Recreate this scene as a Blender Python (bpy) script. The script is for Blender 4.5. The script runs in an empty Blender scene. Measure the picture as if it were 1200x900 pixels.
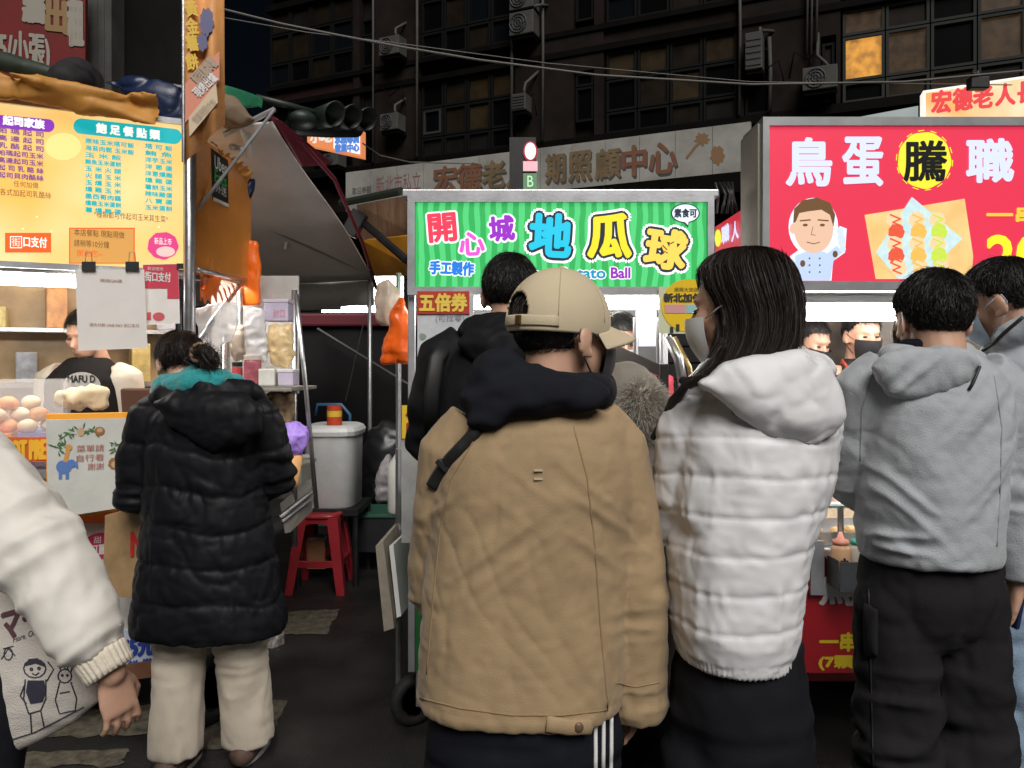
import bpy, bmesh, math, random
import numpy as np
from mathutils import Vector, Matrix
from mathutils.bvhtree import BVHTree

# ---------------------------------------------------------------- camera, sky, sun, exposure
S = bpy.context.scene
COL = S.collection
CZ, F, HY = 1.45, 900.0, 430.0            # eye height, focal length and horizon row in photograph pixels
cd = bpy.data.cameras.new('camera'); cam = bpy.data.objects.new('camera', cd); COL.objects.link(cam)
cam.location = (0, 0, CZ); cam.rotation_euler = (math.pi / 2, 0, 0)
cd.sensor_width = 36; cd.lens = 27; cd.shift_y = -(450 - HY) / 1200; cd.clip_start = .05; cd.clip_end = 500
S.camera = cam
SUN_EL, SUN_AZ = math.radians(46), math.radians(168)     # soft market glow from behind the viewer
W = bpy.data.worlds.new('World'); S.world = W; W.use_nodes = True
wn = W.node_tree.nodes; bg = wn['Background']
sky = wn.new('ShaderNodeTexSky'); sky.sky_type = 'NISHITA'; sky.sun_disc = False
sky.sun_elevation = SUN_EL; sky.sun_rotation = SUN_AZ
W.node_tree.links.new(sky.outputs[0], bg.inputs[0]); bg.inputs[1].default_value = 0.00024
sd = bpy.data.lights.new('sun', 'SUN'); sun = bpy.data.objects.new('sun', sd); COL.objects.link(sun)
sd.energy = 0.86; sd.angle = math.radians(36); sd.color = (1.0, .965, .92)
sdir = Vector((math.sin(SUN_AZ) * math.cos(SUN_EL), math.cos(SUN_AZ) * math.cos(SUN_EL), math.sin(SUN_EL)))
sun.rotation_euler = sdir.to_track_quat('Z', 'Y').to_euler(); sun.location = sdir * 30
S.view_settings.view_transform = 'Standard'; S.view_settings.look = 'None'
S.view_settings.exposure = 2.0; S.view_settings.gamma = 1.0
S.view_settings.use_curve_mapping = False
EM = .25                                    # an emitter of this strength shows its colour as it is at that exposure
try:
    S.cycles.max_bounces = 6; S.cycles.transparent_max_bounces = 12; S.cycles.sample_clamp_indirect = 4
    S.cycles.use_denoising = True
except Exception: pass
rnd = random.Random(7); npr = np.random.default_rng(11)

# ---------------------------------------------------------------- helpers
def at(px, py, d): return Vector(((px - 600) / F * d, d, CZ - (py - HY) / F * d))
def gnd(px, py): d = CZ * F / (py - HY); return Vector(((px - 600) / F * d, d, 0))

def tag(o, label=None, cat=None, group=None, kind=None):
    if label: o['label'] = label
    if cat: o['category'] = cat
    if group: o['group'] = group
    if kind: o['kind'] = kind
    return o
def thing(name, label, cat, loc=(0, 0, 0), group=None):
    o = bpy.data.objects.new(name, None); COL.objects.link(o); o.location = loc; o.empty_display_size = .1
    return tag(o, label, cat, group)
def wloc(o):
    v = Vector(o.location)
    while o.parent: o = o.parent; v = v + o.location
    return v
def link(name, me, mat=None, parent=None, smooth=False):
    o = bpy.data.objects.new(name, me); COL.objects.link(o)
    if mat is not None: me.materials.append(mat)
    if smooth: me.polygons.foreach_set('use_smooth', [True] * len(me.polygons))
    if parent is not None:
        off = wloc(parent); me.transform(Matrix.Translation(-off)); o.parent = parent
    return o

def noise3(p, seed=0):
    p = np.asarray(p, float); i = np.floor(p).astype(np.int64); f = p - i; f = f * f * (3 - 2 * f)
    def h(a, b, c):
        n = (a * 73856093) ^ (b * 19349663) ^ (c * 83492791) ^ (seed * 2654435761)
        n = (n ^ (n >> 13)) * 1274126177 & 0x7fffffff; n = (n ^ (n >> 11)) * 668265263 & 0x7fffffff
        return (n % 100003) / 50001.5 - 1
    x, y, z = i[:, 0], i[:, 1], i[:, 2]; fx, fy, fz = f[:, 0], f[:, 1], f[:, 2]
    l = lambda a, b, t: a + (b - a) * t
    return l(l(l(h(x, y, z), h(x + 1, y, z), fx), l(h(x, y + 1, z), h(x + 1, y + 1, z), fx), fy),
             l(l(h(x, y, z + 1), h(x + 1, y, z + 1), fx), l(h(x, y + 1, z + 1), h(x + 1, y + 1, z + 1), fx), fy), fz)
def fbm(p, seed=0, o=3):
    r = 0; a = 1
    for k in range(o): r = r + a * noise3(np.asarray(p) * 2 ** k, seed + k); a *= .5
    return r
def ridge(p, seed=0): return 1 - 2 * np.abs(noise3(p, seed))

class MB:
    """collects closed shapes; build() links them as one mesh object"""
    def __init__(s): s.v = []; s.f = []; s.mi = []; s.cur = 0
    def add(s, vs, fs):
        b = len(s.v); s.v += [tuple(v) for v in vs]; s.f += [tuple(b + i for i in f) for f in fs]; s.mi += [s.cur] * len(fs); return s
    def box(s, c, size, rot=None, bev=0):
        x, y, z = [k / 2 for k in size]; c = Vector(c)
        if bev:
            bm = bmesh.new(); bmesh.ops.create_cube(bm, size=1); bmesh.ops.scale(bm, vec=size, verts=bm.verts)
            bmesh.ops.bevel(bm, geom=bm.edges[:], offset=bev, segments=2, affect='EDGES', profile=.5)
            vs = [v.co.copy() for v in bm.verts]; fs = [[v.index for v in f.verts] for f in bm.faces]; bm.free()
        else:
            vs = [Vector((i * x, j * y, k * z)) for i in (-1, 1) for j in (-1, 1) for k in (-1, 1)]
            fs = [(0, 1, 3, 2), (4, 6, 7, 5), (0, 4, 5, 1), (2, 3, 7, 6), (0, 2, 6, 4), (1, 5, 7, 3)]
        if rot is not None: vs = [rot @ v for v in vs]
        return s.add([v + c for v in vs], fs)
    def loft(s, rings, cap=True, closed=True):
        n = len(rings[0]); vs = [Vector(p) for r in rings for p in r]; fs = []
        for i in range(len(rings) - 1):
            for j in range(n if closed else n - 1):
                k = (j + 1) % n; fs.append((i * n + j, i * n + k, (i + 1) * n + k, (i + 1) * n + j))
        if cap:
            fs.append(tuple(range(n - 1, -1, -1))); fs.append(tuple((len(rings) - 1) * n + j for j in range(n)))
        return s.add(vs, fs)
    def tube(s, pts, rad, n=10, rnd_ends=False, flat=1.0, up=None):
        pts = [Vector(p) for p in pts]
        if not hasattr(rad, '__len__'): rad = [rad] * len(pts)
        P = list(pts); R = list(rad)
        if rnd_ends:
            a = (pts[0] - pts[1]).normalized(); b = (pts[-1] - pts[-2]).normalized()
            h = [(pts[0] + a * R[0] * math.sin(t), R[0] * math.cos(t)) for t in (1.45, 1.1, .75, .4)]
            e = [(pts[-1] + b * R[-1] * math.sin(t), R[-1] * math.cos(t)) for t in (.4, .75, 1.1, 1.45)]
            P = [q[0] for q in h] + P + [q[0] for q in e]; R = [q[1] for q in h] + R + [q[1] for q in e]
        t0 = (P[1] - P[0]).normalized()
        u = Vector(up) if up is not None else (Vector((0, 0, 1)) if abs(t0.z) < .9 else Vector((1, 0, 0)))
        rings = []
        for i, p in enumerate(P):
            t = (P[min(i + 1, len(P) - 1)] - P[max(i - 1, 0)]).normalized()
            u = (u - t * u.dot(t))
            u = u.normalized() if u.length > 1e-6 else t.orthogonal().normalized()
            w = t.cross(u)
            rings.append([p + (u * math.cos(a) * flat + w * math.sin(a)) * R[i] for a in [2 * math.pi * k / n for k in range(n)]])
        return s.loft(rings)
    def ell(s, c, r, rot=None, nu=20, nv=12):
        c = Vector(c); rings = []
        for j in range(nv + 1):
            th = math.pi * (j + .02 if j == 0 else (j - .02 if j == nv else j)) / nv
            ring = []
            for i in range(nu):
                ph = 2 * math.pi * i / nu
                v = Vector((r[0] * math.sin(th) * math.cos(ph), r[1] * math.sin(th) * math.sin(ph), -r[2] * math.cos(th)))
                ring.append(c + (rot @ v if rot is not None else v))
            rings.append(ring)
        return s.loft(rings)
    def prism(s, outline, off):
        """outline: points of a flat polygon (world); off: thickness vector"""
        o = [Vector(p) for p in outline]; off = Vector(off); n = len(o)
        return s.add(o + [p + off for p in o], [tuple(range(n)), tuple(range(2 * n - 1, n - 1, -1))] + [(i, n + i, n + (i + 1) % n, (i + 1) % n) for i in range(n)])
    def pillow(s, outline, thick, back, axis=(0, -1, 0), rings=7, center=None, sag=0):
        """puffy pouch over a star-shaped outline"""
        o = [Vector(p) for p in outline]; ax = Vector(axis)
        c = Vector(center) if center is not None else sum(o, Vector()) / len(o)
        R = []
        for k in range(rings, 0, -1):
            q = math.cos(math.pi / 2 * k / rings); R.append([c + (p - c) * max(q, .02) - ax * back * math.sin(math.pi / 2 * k / rings) for p in o])
        for k in range(0, rings + 1):
            q = math.cos(math.pi / 2 * k / rings); R.append([c + (p - c) * max(q, .02) + ax * thick * math.sin(math.pi / 2 * k / rings) for p in o])
        return s.loft(R)
    def quad(s, a, b, c, d): return s.add([a, b, c, d], [(0, 1, 2, 3)])
    def mesh(s, name):
        me = bpy.data.meshes.new(name); me.from_pydata(s.v, [], s.f)
        bm = bmesh.new(); bm.from_mesh(me); bmesh.ops.recalc_face_normals(bm, faces=bm.faces); bm.to_mesh(me); bm.free()
        return me
    def build(s, name, mat=None, parent=None, smooth=False):
        me = s.mesh(name)
        return link(name, me, mat, parent, smooth)
    def remesh(s, name, voxel, smooth=4, disp=None, mat=None, parent=None, post=2, cut=None):
        me = s.mesh(name + '_raw'); o = bpy.data.objects.new('tmp', me); COL.objects.link(o)
        m = o.modifiers.new('r', 'REMESH'); m.mode = 'VOXEL'; m.voxel_size = voxel; m.adaptivity = 0
        dg = bpy.context.evaluated_depsgraph_get(); out = bpy.data.meshes.new_from_object(o.evaluated_get(dg))
        bpy.data.objects.remove(o); bpy.data.meshes.remove(me); out.name = name; out.materials.clear()
        n = len(out.vertices); co = np.empty(n * 3); out.vertices.foreach_get('co', co); co = co.reshape(-1, 3)
        ed = np.empty(len(out.edges) * 2, np.int64); out.edges.foreach_get('vertices', ed); ed = ed.reshape(-1, 2)
        co = lap(co, ed, smooth)
        if disp is not None:
            out.vertices.foreach_set('co', co.ravel()); out.update()
            nn = np.empty(n * 3); out.vertices.foreach_get('normal', nn); nn = nn.reshape(-1, 3)
            dd = disp(co, nn)
            co = co + (nn * dd[:, None] if dd.ndim == 1 else dd)
            co = lap(co, ed, post)
        out.vertices.foreach_set('co', co.ravel()); out.update()
        if cut is not None:
            bm = bmesh.new(); bm.from_mesh(out)
            bmesh.ops.delete(bm, geom=[v for v in bm.verts if cut(v.co)], context='VERTS'); bm.to_mesh(out); bm.free()
        return link(name, out, mat, parent, True)
def lap(co, ed, it, lam=.5):
    n = len(co)
    if not it or not n: return co
    deg = np.bincount(ed.ravel(), minlength=n).astype(float); deg[deg == 0] = 1
    for _ in range(it):
        s = np.stack([np.bincount(ed[:, 0], co[ed[:, 1], k], n) + np.bincount(ed[:, 1], co[ed[:, 0], k], n) for k in range(3)], 1)
        co = co + lam * (s / deg[:, None] - co)
    return co

# ---------------------------------------------------------------- materials
_M = {}
def mat(name, col, rough=.6, metal=0, var=0, vscale=8, bump=0, bscale=60, sheen=0, spec=.5, alpha=1, trans=0, col2=None, stretch=None, coat=0, sub=0):
    if name in _M: return _M[name]
    m = bpy.data.materials.new(name); m.use_nodes = True; nt = m.node_tree; b = nt.nodes['Principled BSDF']
    L = nt.links.new
    b.inputs['Base Color'].default_value = (*col, 1); b.inputs['Roughness'].default_value = rough; b.inputs['Metallic'].default_value = metal
    b.inputs['Specular IOR Level'].default_value = spec
    if sheen: b.inputs['Sheen Weight'].default_value = sheen; b.inputs['Sheen Roughness'].default_value = .4
    if alpha < 1: b.inputs['Alpha'].default_value = alpha
    if trans: b.inputs['Transmission Weight'].default_value = trans; b.inputs['IOR'].default_value = 1.3
    if coat: b.inputs['Coat Weight'].default_value = coat
    if sub: b.inputs['Subsurface Weight'].default_value = sub; b.inputs['Subsurface Radius'].default_value = (.01, .004, .002)
    tc = nt.nodes.new('ShaderNodeTexCoord'); mp = nt.nodes.new('ShaderNodeMapping'); L(tc.outputs['Object'], mp.inputs[0])
    if stretch: mp.inputs['Scale'].default_value = stretch
    if var or col2:
        n = nt.nodes.new('ShaderNodeTexNoise'); n.inputs['Scale'].default_value = vscale; n.inputs['Detail'].default_value = 5; n.inputs['Roughness'].default_value = .65
        L(mp.outputs[0], n.inputs['Vector'])
        r = nt.nodes.new('ShaderNodeValToRGB'); L(n.outputs[0], r.inputs[0])
        c2 = col2 or tuple(min(1, c * (1 + var)) for c in col); c1 = col if col2 else tuple(c * (1 - var) for c in col)
        r.color_ramp.elements[0].position = .32; r.color_ramp.elements[1].position = .68
        r.color_ramp.elements[0].color = (*c1, 1); r.color_ramp.elements[1].color = (*c2, 1)
        L(r.outputs[0], b.inputs['Base Color'])
        rr = nt.nodes.new('ShaderNodeMapRange'); rr.inputs[3].default_value = max(.02, rough - .1); rr.inputs[4].default_value = min(1, rough + .1)
        L(n.outputs[0], rr.inputs[0]); L(rr.outputs[0], b.inputs['Roughness'])
    if bump:
        n2 = nt.nodes.new('ShaderNodeTexNoise'); n2.inputs['Scale'].default_value = bscale; n2.inputs['Detail'].default_value = 4
        L(mp.outputs[0], n2.inputs['Vector'])
        bp = nt.nodes.new('ShaderNodeBump'); bp.inputs['Strength'].default_value = bump; bp.inputs['Distance'].default_value = .01
        L(n2.outputs[0], bp.inputs['Height']); L(bp.outputs[0], b.inputs['Normal'])
    _M[name] = m; return m
def cloth(name, col, rough=.85, wr=.5, wscale=7, weave=.2, ws=380, sheen=.2, var=.08, vscale=6, stretch=(1, 1, .45)):
    m = mat(name, col, rough, var=var, vscale=vscale, sheen=sheen if max(col) > .1 else 0, spec=.3 if max(col) > .1 else .12)
    nt = m.node_tree; b = nt.nodes['Principled BSDF']; L = nt.links.new
    if b.inputs['Normal'].is_linked: return m
    tc = nt.nodes.new('ShaderNodeTexCoord'); mp = nt.nodes.new('ShaderNodeMapping'); mp.inputs['Scale'].default_value = stretch; L(tc.outputs['Object'], mp.inputs[0])
    n = nt.nodes.new('ShaderNodeTexNoise'); n.noise_type = 'RIDGED_MULTIFRACTAL'; n.inputs['Scale'].default_value = wscale; n.inputs['Detail'].default_value = 4; n.inputs['Distortion'].default_value = .8; L(mp.outputs[0], n.inputs['Vector'])
    p1 = nt.nodes.new('ShaderNodeBump'); p1.inputs['Strength'].default_value = wr; p1.inputs['Distance'].default_value = .012; L(n.outputs[0], p1.inputs['Height'])
    w = nt.nodes.new('ShaderNodeTexNoise'); w.inputs['Scale'].default_value = ws; w.inputs['Detail'].default_value = 2; L(tc.outputs['Object'], w.inputs['Vector'])
    p2 = nt.nodes.new('ShaderNodeBump'); p2.inputs['Strength'].default_value = weave; p2.inputs['Distance'].default_value = .004; L(w.outputs[0], p2.inputs['Height']); L(p1.outputs[0], p2.inputs['Normal']); L(p2.outputs[0], b.inputs['Normal'])
    return m
def emi(name, col, k=1.0, col2=None, vscale=3):
    """backlit print or lamp: k = 1 shows the colour as it is"""
    if name in _M: return _M[name]
    m = bpy.data.materials.new(name); m.use_nodes = True; nt = m.node_tree; b = nt.nodes['Principled BSDF']
    b.inputs['Base Color'].default_value = (*[c * .3 for c in col], 1); b.inputs['Roughness'].default_value = .35
    b.inputs['Emission Color'].default_value = (*col, 1); b.inputs['Emission Strength'].default_value = EM * k
    if col2:
        n = nt.nodes.new('ShaderNodeTexNoise'); n.inputs['Scale'].default_value = vscale
        tc = nt.nodes.new('ShaderNodeTexCoord'); nt.links.new(tc.outputs['Object'], n.inputs['Vector'])
        r = nt.nodes.new('ShaderNodeValToRGB'); nt.links.new(n.outputs[0], r.inputs[0])
        r.color_ramp.elements[0].position = .35; r.color_ramp.elements[1].position = .65
        r.color_ramp.elements[0].color = (*col, 1); r.color_ramp.elements[1].color = (*col2, 1)
        nt.links.new(r.outputs[0], b.inputs['Emission Color'])
    _M[name] = m; return m
def srgb(r, g, b): return tuple((c / 255 / 12.92) if c < 11 else ((c / 255 + .055) / 1.055) ** 2.4 for c in (r, g, b))

M_STEEL = mat('steel', (.55, .56, .58), .32, .9, var=.15, vscale=12, bump=.05, bscale=90)
M_ALU = mat('aluminium', (.5, .51, .53), .42, .8, var=.12, vscale=9, bump=.04, bscale=120)
M_BLACK = mat('black_plastic', (.012, .012, .013), .5, var=.3, vscale=20)
M_WHITE = mat('white_paint', (.72, .72, .70), .5, var=.06, vscale=6, bump=.03)
M_TUBE = emi('fluorescent', (1, .97, .92), 32)

# ---------------------------------------------------------------- boards: flat signs with print fitted to them
_TX = {}
def text_mesh(s):
    if s not in _TX:
        c = bpy.data.curves.new('t', 'FONT'); c.body = s; c.size = 1; c.resolution_u = 3
        o = bpy.data.objects.new('t', c); COL.objects.link(o)
        dg = bpy.context.evaluated_depsgraph_get(); me = bpy.data.meshes.new_from_object(o.evaluated_get(dg))
        v = [Vector((p.co.x, p.co.y)) for p in me.vertices]; f = [tuple(p.vertices) for p in me.polygons]
        bpy.data.objects.remove(o); bpy.data.meshes.remove(me); bpy.data.curves.remove(c)
        lo = Vector((min(p.x for p in v), min(p.y for p in v))); hi = Vector((max(p.x for p in v), max(p.y for p in v)))
        _TX[s] = ([Vector(((p.x - lo.x) / (hi.x - lo.x), (p.y - lo.y) / (hi.y - lo.y))) for p in v], f, (hi.x - lo.x, hi.y - lo.y))
    return _TX[s]
class Board:
    def __init__(s, o, u, n=None, up=(0, 0, 1)):
        s.o = Vector(o); s.u = Vector(u).normalized(); s.w = Vector(up).normalized(); s.n = Vector(n).normalized() if n is not None else s.u.cross(s.w).normalized()
        if s.n.y > 0 and n is None: s.n = -s.n
    def hit(s, px, py):
        d = Vector(((px - 600) / F, 1, -(py - HY) / F)); c = Vector((0, 0, CZ))
        t = (s.o - c).dot(s.n) / d.dot(s.n); q = c + d * t - s.o
        return q.dot(s.u), q.dot(s.w)
    def p(s, a, b, off=0): return s.o + s.u * a + s.w * b + s.n * off
    def pp(s, px, py, off=0): a, b = s.hit(px, py); return s.p(a, b, off)
    def rect(s, mb, x0, y0, x1, y1, off, th):
        """slab with pixel corners, front face at off, thickness th backwards"""
        mb.prism([s.pp(x0, y0, off), s.pp(x1, y0, off), s.pp(x1, y1, off), s.pp(x0, y1, off)], -s.n * th)
    def rectm(s, mb, a0, b0, a1, b1, off, th):
        mb.prism([s.p(a0, b0, off), s.p(a1, b0, off), s.p(a1, b1, off), s.p(a0, b1, off)], -s.n * th)
    def poly(s, mb, pts, off, th): mb.prism([s.pp(x, y, off) for x, y in pts], -s.n * th)
    def disc(s, mb, cx, cy, rx, ry, off, th, n=28, wob=0):
        pts = []
        for k in range(n):
            a = 2 * math.pi * k / n; q = 1 + wob * math.sin(5 * a) * .5 + wob * math.sin(9 * a + 1)
            pts.append((cx + rx * q * math.cos(a), cy + ry * q * math.sin(a)))
        s.poly(mb, pts, off, th)
    def text(s, txt, x0, y0, x1, y1, off, m, parent, bold=0, name='lettering', rot=0, n=8):
        vs, fs, _ = text_mesh(txt); xm, ym = (x0 + x1) / 2, (y0 + y1) / 2; a0, a1 = s.hit(x0, ym)[0], s.hit(x1, ym)[0]; b0, b1 = s.hit(xm, y1)[1], s.hit(xm, y0)[1]
        mb = MB(); sh = [(0, 0)]
        if bold: sh += [(bold * math.cos(2 * math.pi * k / n), bold * math.sin(2 * math.pi * k / n)) for k in range(n)]
        ca, sa = math.cos(rot), math.sin(rot); ma, mbb = (a0 + a1) / 2, (b0 + b1) / 2
        for i, (dx, dy) in enumerate(sh):
            P = []
            for v in vs:
                x = (v.x - .5) * (a1 - a0) + dx; y = (v.y - .5) * (b1 - b0) + dy
                P.append(s.p(ma + x * ca - y * sa, mbb + x * sa + y * ca, off + .00004 * i))
            mb.add(P, fs)
        me = bpy.data.meshes.new(name); me.from_pydata(mb.v, [], mb.f)
        return link(name, me, m, parent)
    def stroke(s, mb, pts, w, off, th=.0005):
        """drawn line of width w metres through pixel points"""
        P = [s.hit(x, y) for x, y in pts]
        for (a, b), (c, d) in zip(P, P[1:]):
            t = Vector((c - a, d - b)); t = t.normalized() if t.length > 1e-9 else Vector((1, 0)); q = Vector((-t.y, t.x)) * w / 2; e = t * w * .25
            mb.prism([s.p(a - e.x + q.x, b - e.y + q.y, off), s.p(c + e.x + q.x, d + e.y + q.y, off), s.p(c + e.x - q.x, d + e.y - q.y, off), s.p(a - e.x - q.x, b - e.y - q.y, off)], -s.n * th)
            off += .00003

def surf_path(obj, pts, off=.002, world_off=None):
    """3-D points on an object's surface under the given photograph pixels"""
    me = obj.data; o = wloc(obj); bvh = BVHTree.FromPolygons([v.co + o for v in me.vertices], [tuple(p.vertices) for p in me.polygons])
    out = []; c = Vector((0, 0, CZ))
    for px, py in pts:
        d = Vector(((px - 600) / F, 1, -(py - HY) / F)).normalized()
        h, n, i, t = bvh.ray_cast(c, d)
        if h is not None: out.append(h + n * off)
    return out
def dens(pts, k=6):
    out = []
    for (a, b), (c, d) in zip(pts, pts[1:]):
        for j in range(k): out.append((a + (c - a) * j / k, b + (d - b) * j / k))
    return out + [pts[-1]]
# ================================================================ SETTING
M_ASPH = mat('asphalt', (.017, .0155, .0145), .46, var=.6, vscale=2.2, bump=.8, bscale=130)
mb = MB(); n = 40
g = MB(); g.add([(-60, -20, 0), (60, -20, 0), (60, 90, 0), (-60, 90, 0)], [(0, 1, 2, 3)])
tag(g.build('road', M_ASPH), kind='structure')
M_MARK = mat('worn_road_paint', (.15, .13, .09), .7, vscale=22, col2=(.04, .036, .028), bump=.4, bscale=140)
for pts in ([(333, 717), (397, 715), (384, 743), (314, 745)], [(262, 823), (341, 821), (312, 872), (200, 884)], [(40, 832), (190, 828), (170, 862), (20, 868)], [(20, 884), (150, 880), (140, 898), (0, 902)]):
    m = MB(); P = [gnd(*p) for p in pts]; P = [Vector((p.x, p.y, .004)) for p in P]
    # ragged edge
    Q = []
    for a, b in zip(P, P[1:] + P[:1]):
        for k in range(8):
            q = a.lerp(b, k / 8); q.x += rnd.uniform(-.012, .012); q.y += rnd.uniform(-.02, .02); Q.append(q)
    m.add(Q, [tuple(range(len(Q)))]); tag(m.build('road_marking', M_MARK), kind='structure')

# ---------------------------------------------------------------- the dark apartment block behind
FB = Board((4.23, 14, 0), (.912, -.41, 0))
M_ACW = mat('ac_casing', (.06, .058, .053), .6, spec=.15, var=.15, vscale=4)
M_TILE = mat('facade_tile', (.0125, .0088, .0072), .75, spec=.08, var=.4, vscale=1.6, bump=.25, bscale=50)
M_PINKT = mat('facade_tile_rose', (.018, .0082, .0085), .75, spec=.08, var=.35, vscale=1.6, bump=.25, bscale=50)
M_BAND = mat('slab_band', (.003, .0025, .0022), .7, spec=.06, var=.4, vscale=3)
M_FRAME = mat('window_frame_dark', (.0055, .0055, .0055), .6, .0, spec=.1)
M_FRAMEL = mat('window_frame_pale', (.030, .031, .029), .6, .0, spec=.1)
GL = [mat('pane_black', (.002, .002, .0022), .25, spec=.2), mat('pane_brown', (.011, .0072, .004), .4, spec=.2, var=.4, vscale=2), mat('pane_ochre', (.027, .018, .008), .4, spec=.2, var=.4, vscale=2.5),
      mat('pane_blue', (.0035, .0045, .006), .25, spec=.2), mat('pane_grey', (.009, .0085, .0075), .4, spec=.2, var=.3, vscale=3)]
M_LIT = emi('lit_room', (.80, .36, .06), .9, col2=(.34, .16, .04), vscale=6)
M_DIM = emi('dim_room', (.06, .034, .015), .7, col2=(.025, .015, .008), vscale=7)
apt = thing('apartment_building', 'dark tiled apartment block with rows of windows behind the stalls', 'building', FB.p(-3, 0, -4))
aL = FB.hit(316, 100)[0]; aR = FB.hit(1330, 100)[0]
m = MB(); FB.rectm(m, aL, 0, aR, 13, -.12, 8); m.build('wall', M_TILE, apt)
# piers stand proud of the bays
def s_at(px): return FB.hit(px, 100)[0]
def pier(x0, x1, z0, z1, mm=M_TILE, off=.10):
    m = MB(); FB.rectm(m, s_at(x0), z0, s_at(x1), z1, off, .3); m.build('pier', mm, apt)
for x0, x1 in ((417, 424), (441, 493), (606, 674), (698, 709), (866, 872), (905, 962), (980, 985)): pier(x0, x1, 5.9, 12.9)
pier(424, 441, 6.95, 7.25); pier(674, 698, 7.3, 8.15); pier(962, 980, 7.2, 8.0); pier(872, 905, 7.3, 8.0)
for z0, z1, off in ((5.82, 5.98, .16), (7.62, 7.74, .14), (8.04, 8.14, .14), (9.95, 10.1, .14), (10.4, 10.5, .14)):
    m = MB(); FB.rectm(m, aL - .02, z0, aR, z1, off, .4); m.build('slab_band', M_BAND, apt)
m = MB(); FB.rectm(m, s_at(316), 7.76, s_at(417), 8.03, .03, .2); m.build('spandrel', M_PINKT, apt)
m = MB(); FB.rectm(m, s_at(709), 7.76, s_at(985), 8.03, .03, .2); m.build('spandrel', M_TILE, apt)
def window(a0, z0, a1, z1, g, fr=M_FRAME, w=.045):
    f = MB()
    for (p0, q0, p1, q1) in ((a0, z0, a1, z0 + w), (a0, z1 - w, a1, z1), (a0, z0 + w, a0 + w, z1 - w), (a1 - w, z0 + w, a1, z1 - w)):
        FB.rectm(f, p0, q0, p1, q1, .05, .12)
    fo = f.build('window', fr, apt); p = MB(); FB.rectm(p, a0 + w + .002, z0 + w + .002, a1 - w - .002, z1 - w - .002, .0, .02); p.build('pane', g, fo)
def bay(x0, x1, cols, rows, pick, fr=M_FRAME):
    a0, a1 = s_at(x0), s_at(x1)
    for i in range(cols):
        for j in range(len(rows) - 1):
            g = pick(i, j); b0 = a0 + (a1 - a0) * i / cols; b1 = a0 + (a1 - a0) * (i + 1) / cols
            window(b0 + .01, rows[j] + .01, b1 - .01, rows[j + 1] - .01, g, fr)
r2 = random.Random(3)
R1 = (5.99, 6.42, 7.05, 7.6); R2 = (8.16, 8.7, 9.4, 9.94); R3 = (10.52, 11.2, 11.9, 12.8)
pal = lambda w: GL[r2.choices(range(5), w)[0]]
bay(318, 416, 4, R1, lambda i, j: pal((3, 1, 0, 1, 1))); bay(318, 416, 4, R2, lambda i, j: pal((3, 2, 0, 1, 1))); bay(318, 416, 4, R3, lambda i, j: GL[0])
bay(425, 440, 1, (5.99, 6.94), lambda i, j: GL[0]); bay(425, 440, 1, (7.26, 7.6), lambda i, j: GL[4]); bay(425, 440, 1, (8.2, 8.9, 9.3), lambda i, j: GL[0])
g1 = {(0, 0): 4, (1, 0): 4, (2, 0): 4, (3, 0): 0, (0, 1): 3, (1, 1): 1, (2, 1): 2, (3, 1): 0, (0, 2): 0, (1, 2): 1, (2, 2): 2, (3, 2): 2}
bay(495, 605, 4, R1, lambda i, j: GL[g1[(i, j)]]); bay(495, 605, 4, R2, lambda i, j: pal((5, 1, 0, 2, 0))); bay(495, 605, 4, R3, lambda i, j: GL[0])
window(s_at(497), 6.5, s_at(518), 7.03, GL[3], M_FRAMEL, .05)
for zz, xx in ((8.5, 492), (8.62, 578)):
    pass
bay(675, 697, 1, (6.3, 7.0, 7.28), lambda i, j: GL[0]); bay(675, 697, 1, (8.3, 9.3), lambda i, j: GL[0])
g2 = {(0, 0): 0, (1, 0): 0, (2, 0): 1, (3, 0): 4, (0, 1): 0, (1, 1): 1, (2, 1): 2, (3, 1): 0, (0, 2): 2, (1, 2): 2, (2, 2): 1, (3, 2): 2}
bay(711, 865, 4, R1, lambda i, j: GL[g2[(i, j)]]); bay(711, 865, 4, R2, lambda i, j: pal((4, 3, 1, 1, 1)))
bay(963, 979, 1, (6.0, 7.1), lambda i, j: GL[1]); bay(873, 904, 1, (6.0, 7.2), lambda i, j: GL[0])
R4 = (5.99, 6.36, 7.15, 7.6)
def right(i, j):
    if (i, j) == (0, 1): return M_LIT
    if j == 2: return (M_DIM, GL[1], GL[0], M_DIM, GL[1], GL[0])[i % 6]
    if j == 0: return (GL[0], GL[2], GL[2], GL[1], GL[2], GL[4])[i % 6]
    return (GL[0], M_DIM, GL[0], M_DIM, GL[1], GL[0])[i % 6]
bay(987, 1325, 6, R4, right, M_FRAMEL); bay(987, 1325, 6, R2, lambda i, j: pal((3, 3, 1, 1, 1)))
# street level below the long sign: shutters and shop fronts in the dark
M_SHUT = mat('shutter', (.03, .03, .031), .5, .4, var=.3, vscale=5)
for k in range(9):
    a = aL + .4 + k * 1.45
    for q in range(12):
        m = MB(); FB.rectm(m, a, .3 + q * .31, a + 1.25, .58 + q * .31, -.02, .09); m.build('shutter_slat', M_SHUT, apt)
m = MB(); FB.rectm(m, aL, 4.45, aR, 4.8, .9, 1.0); m.build('canopy', M_BAND, apt)

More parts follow.
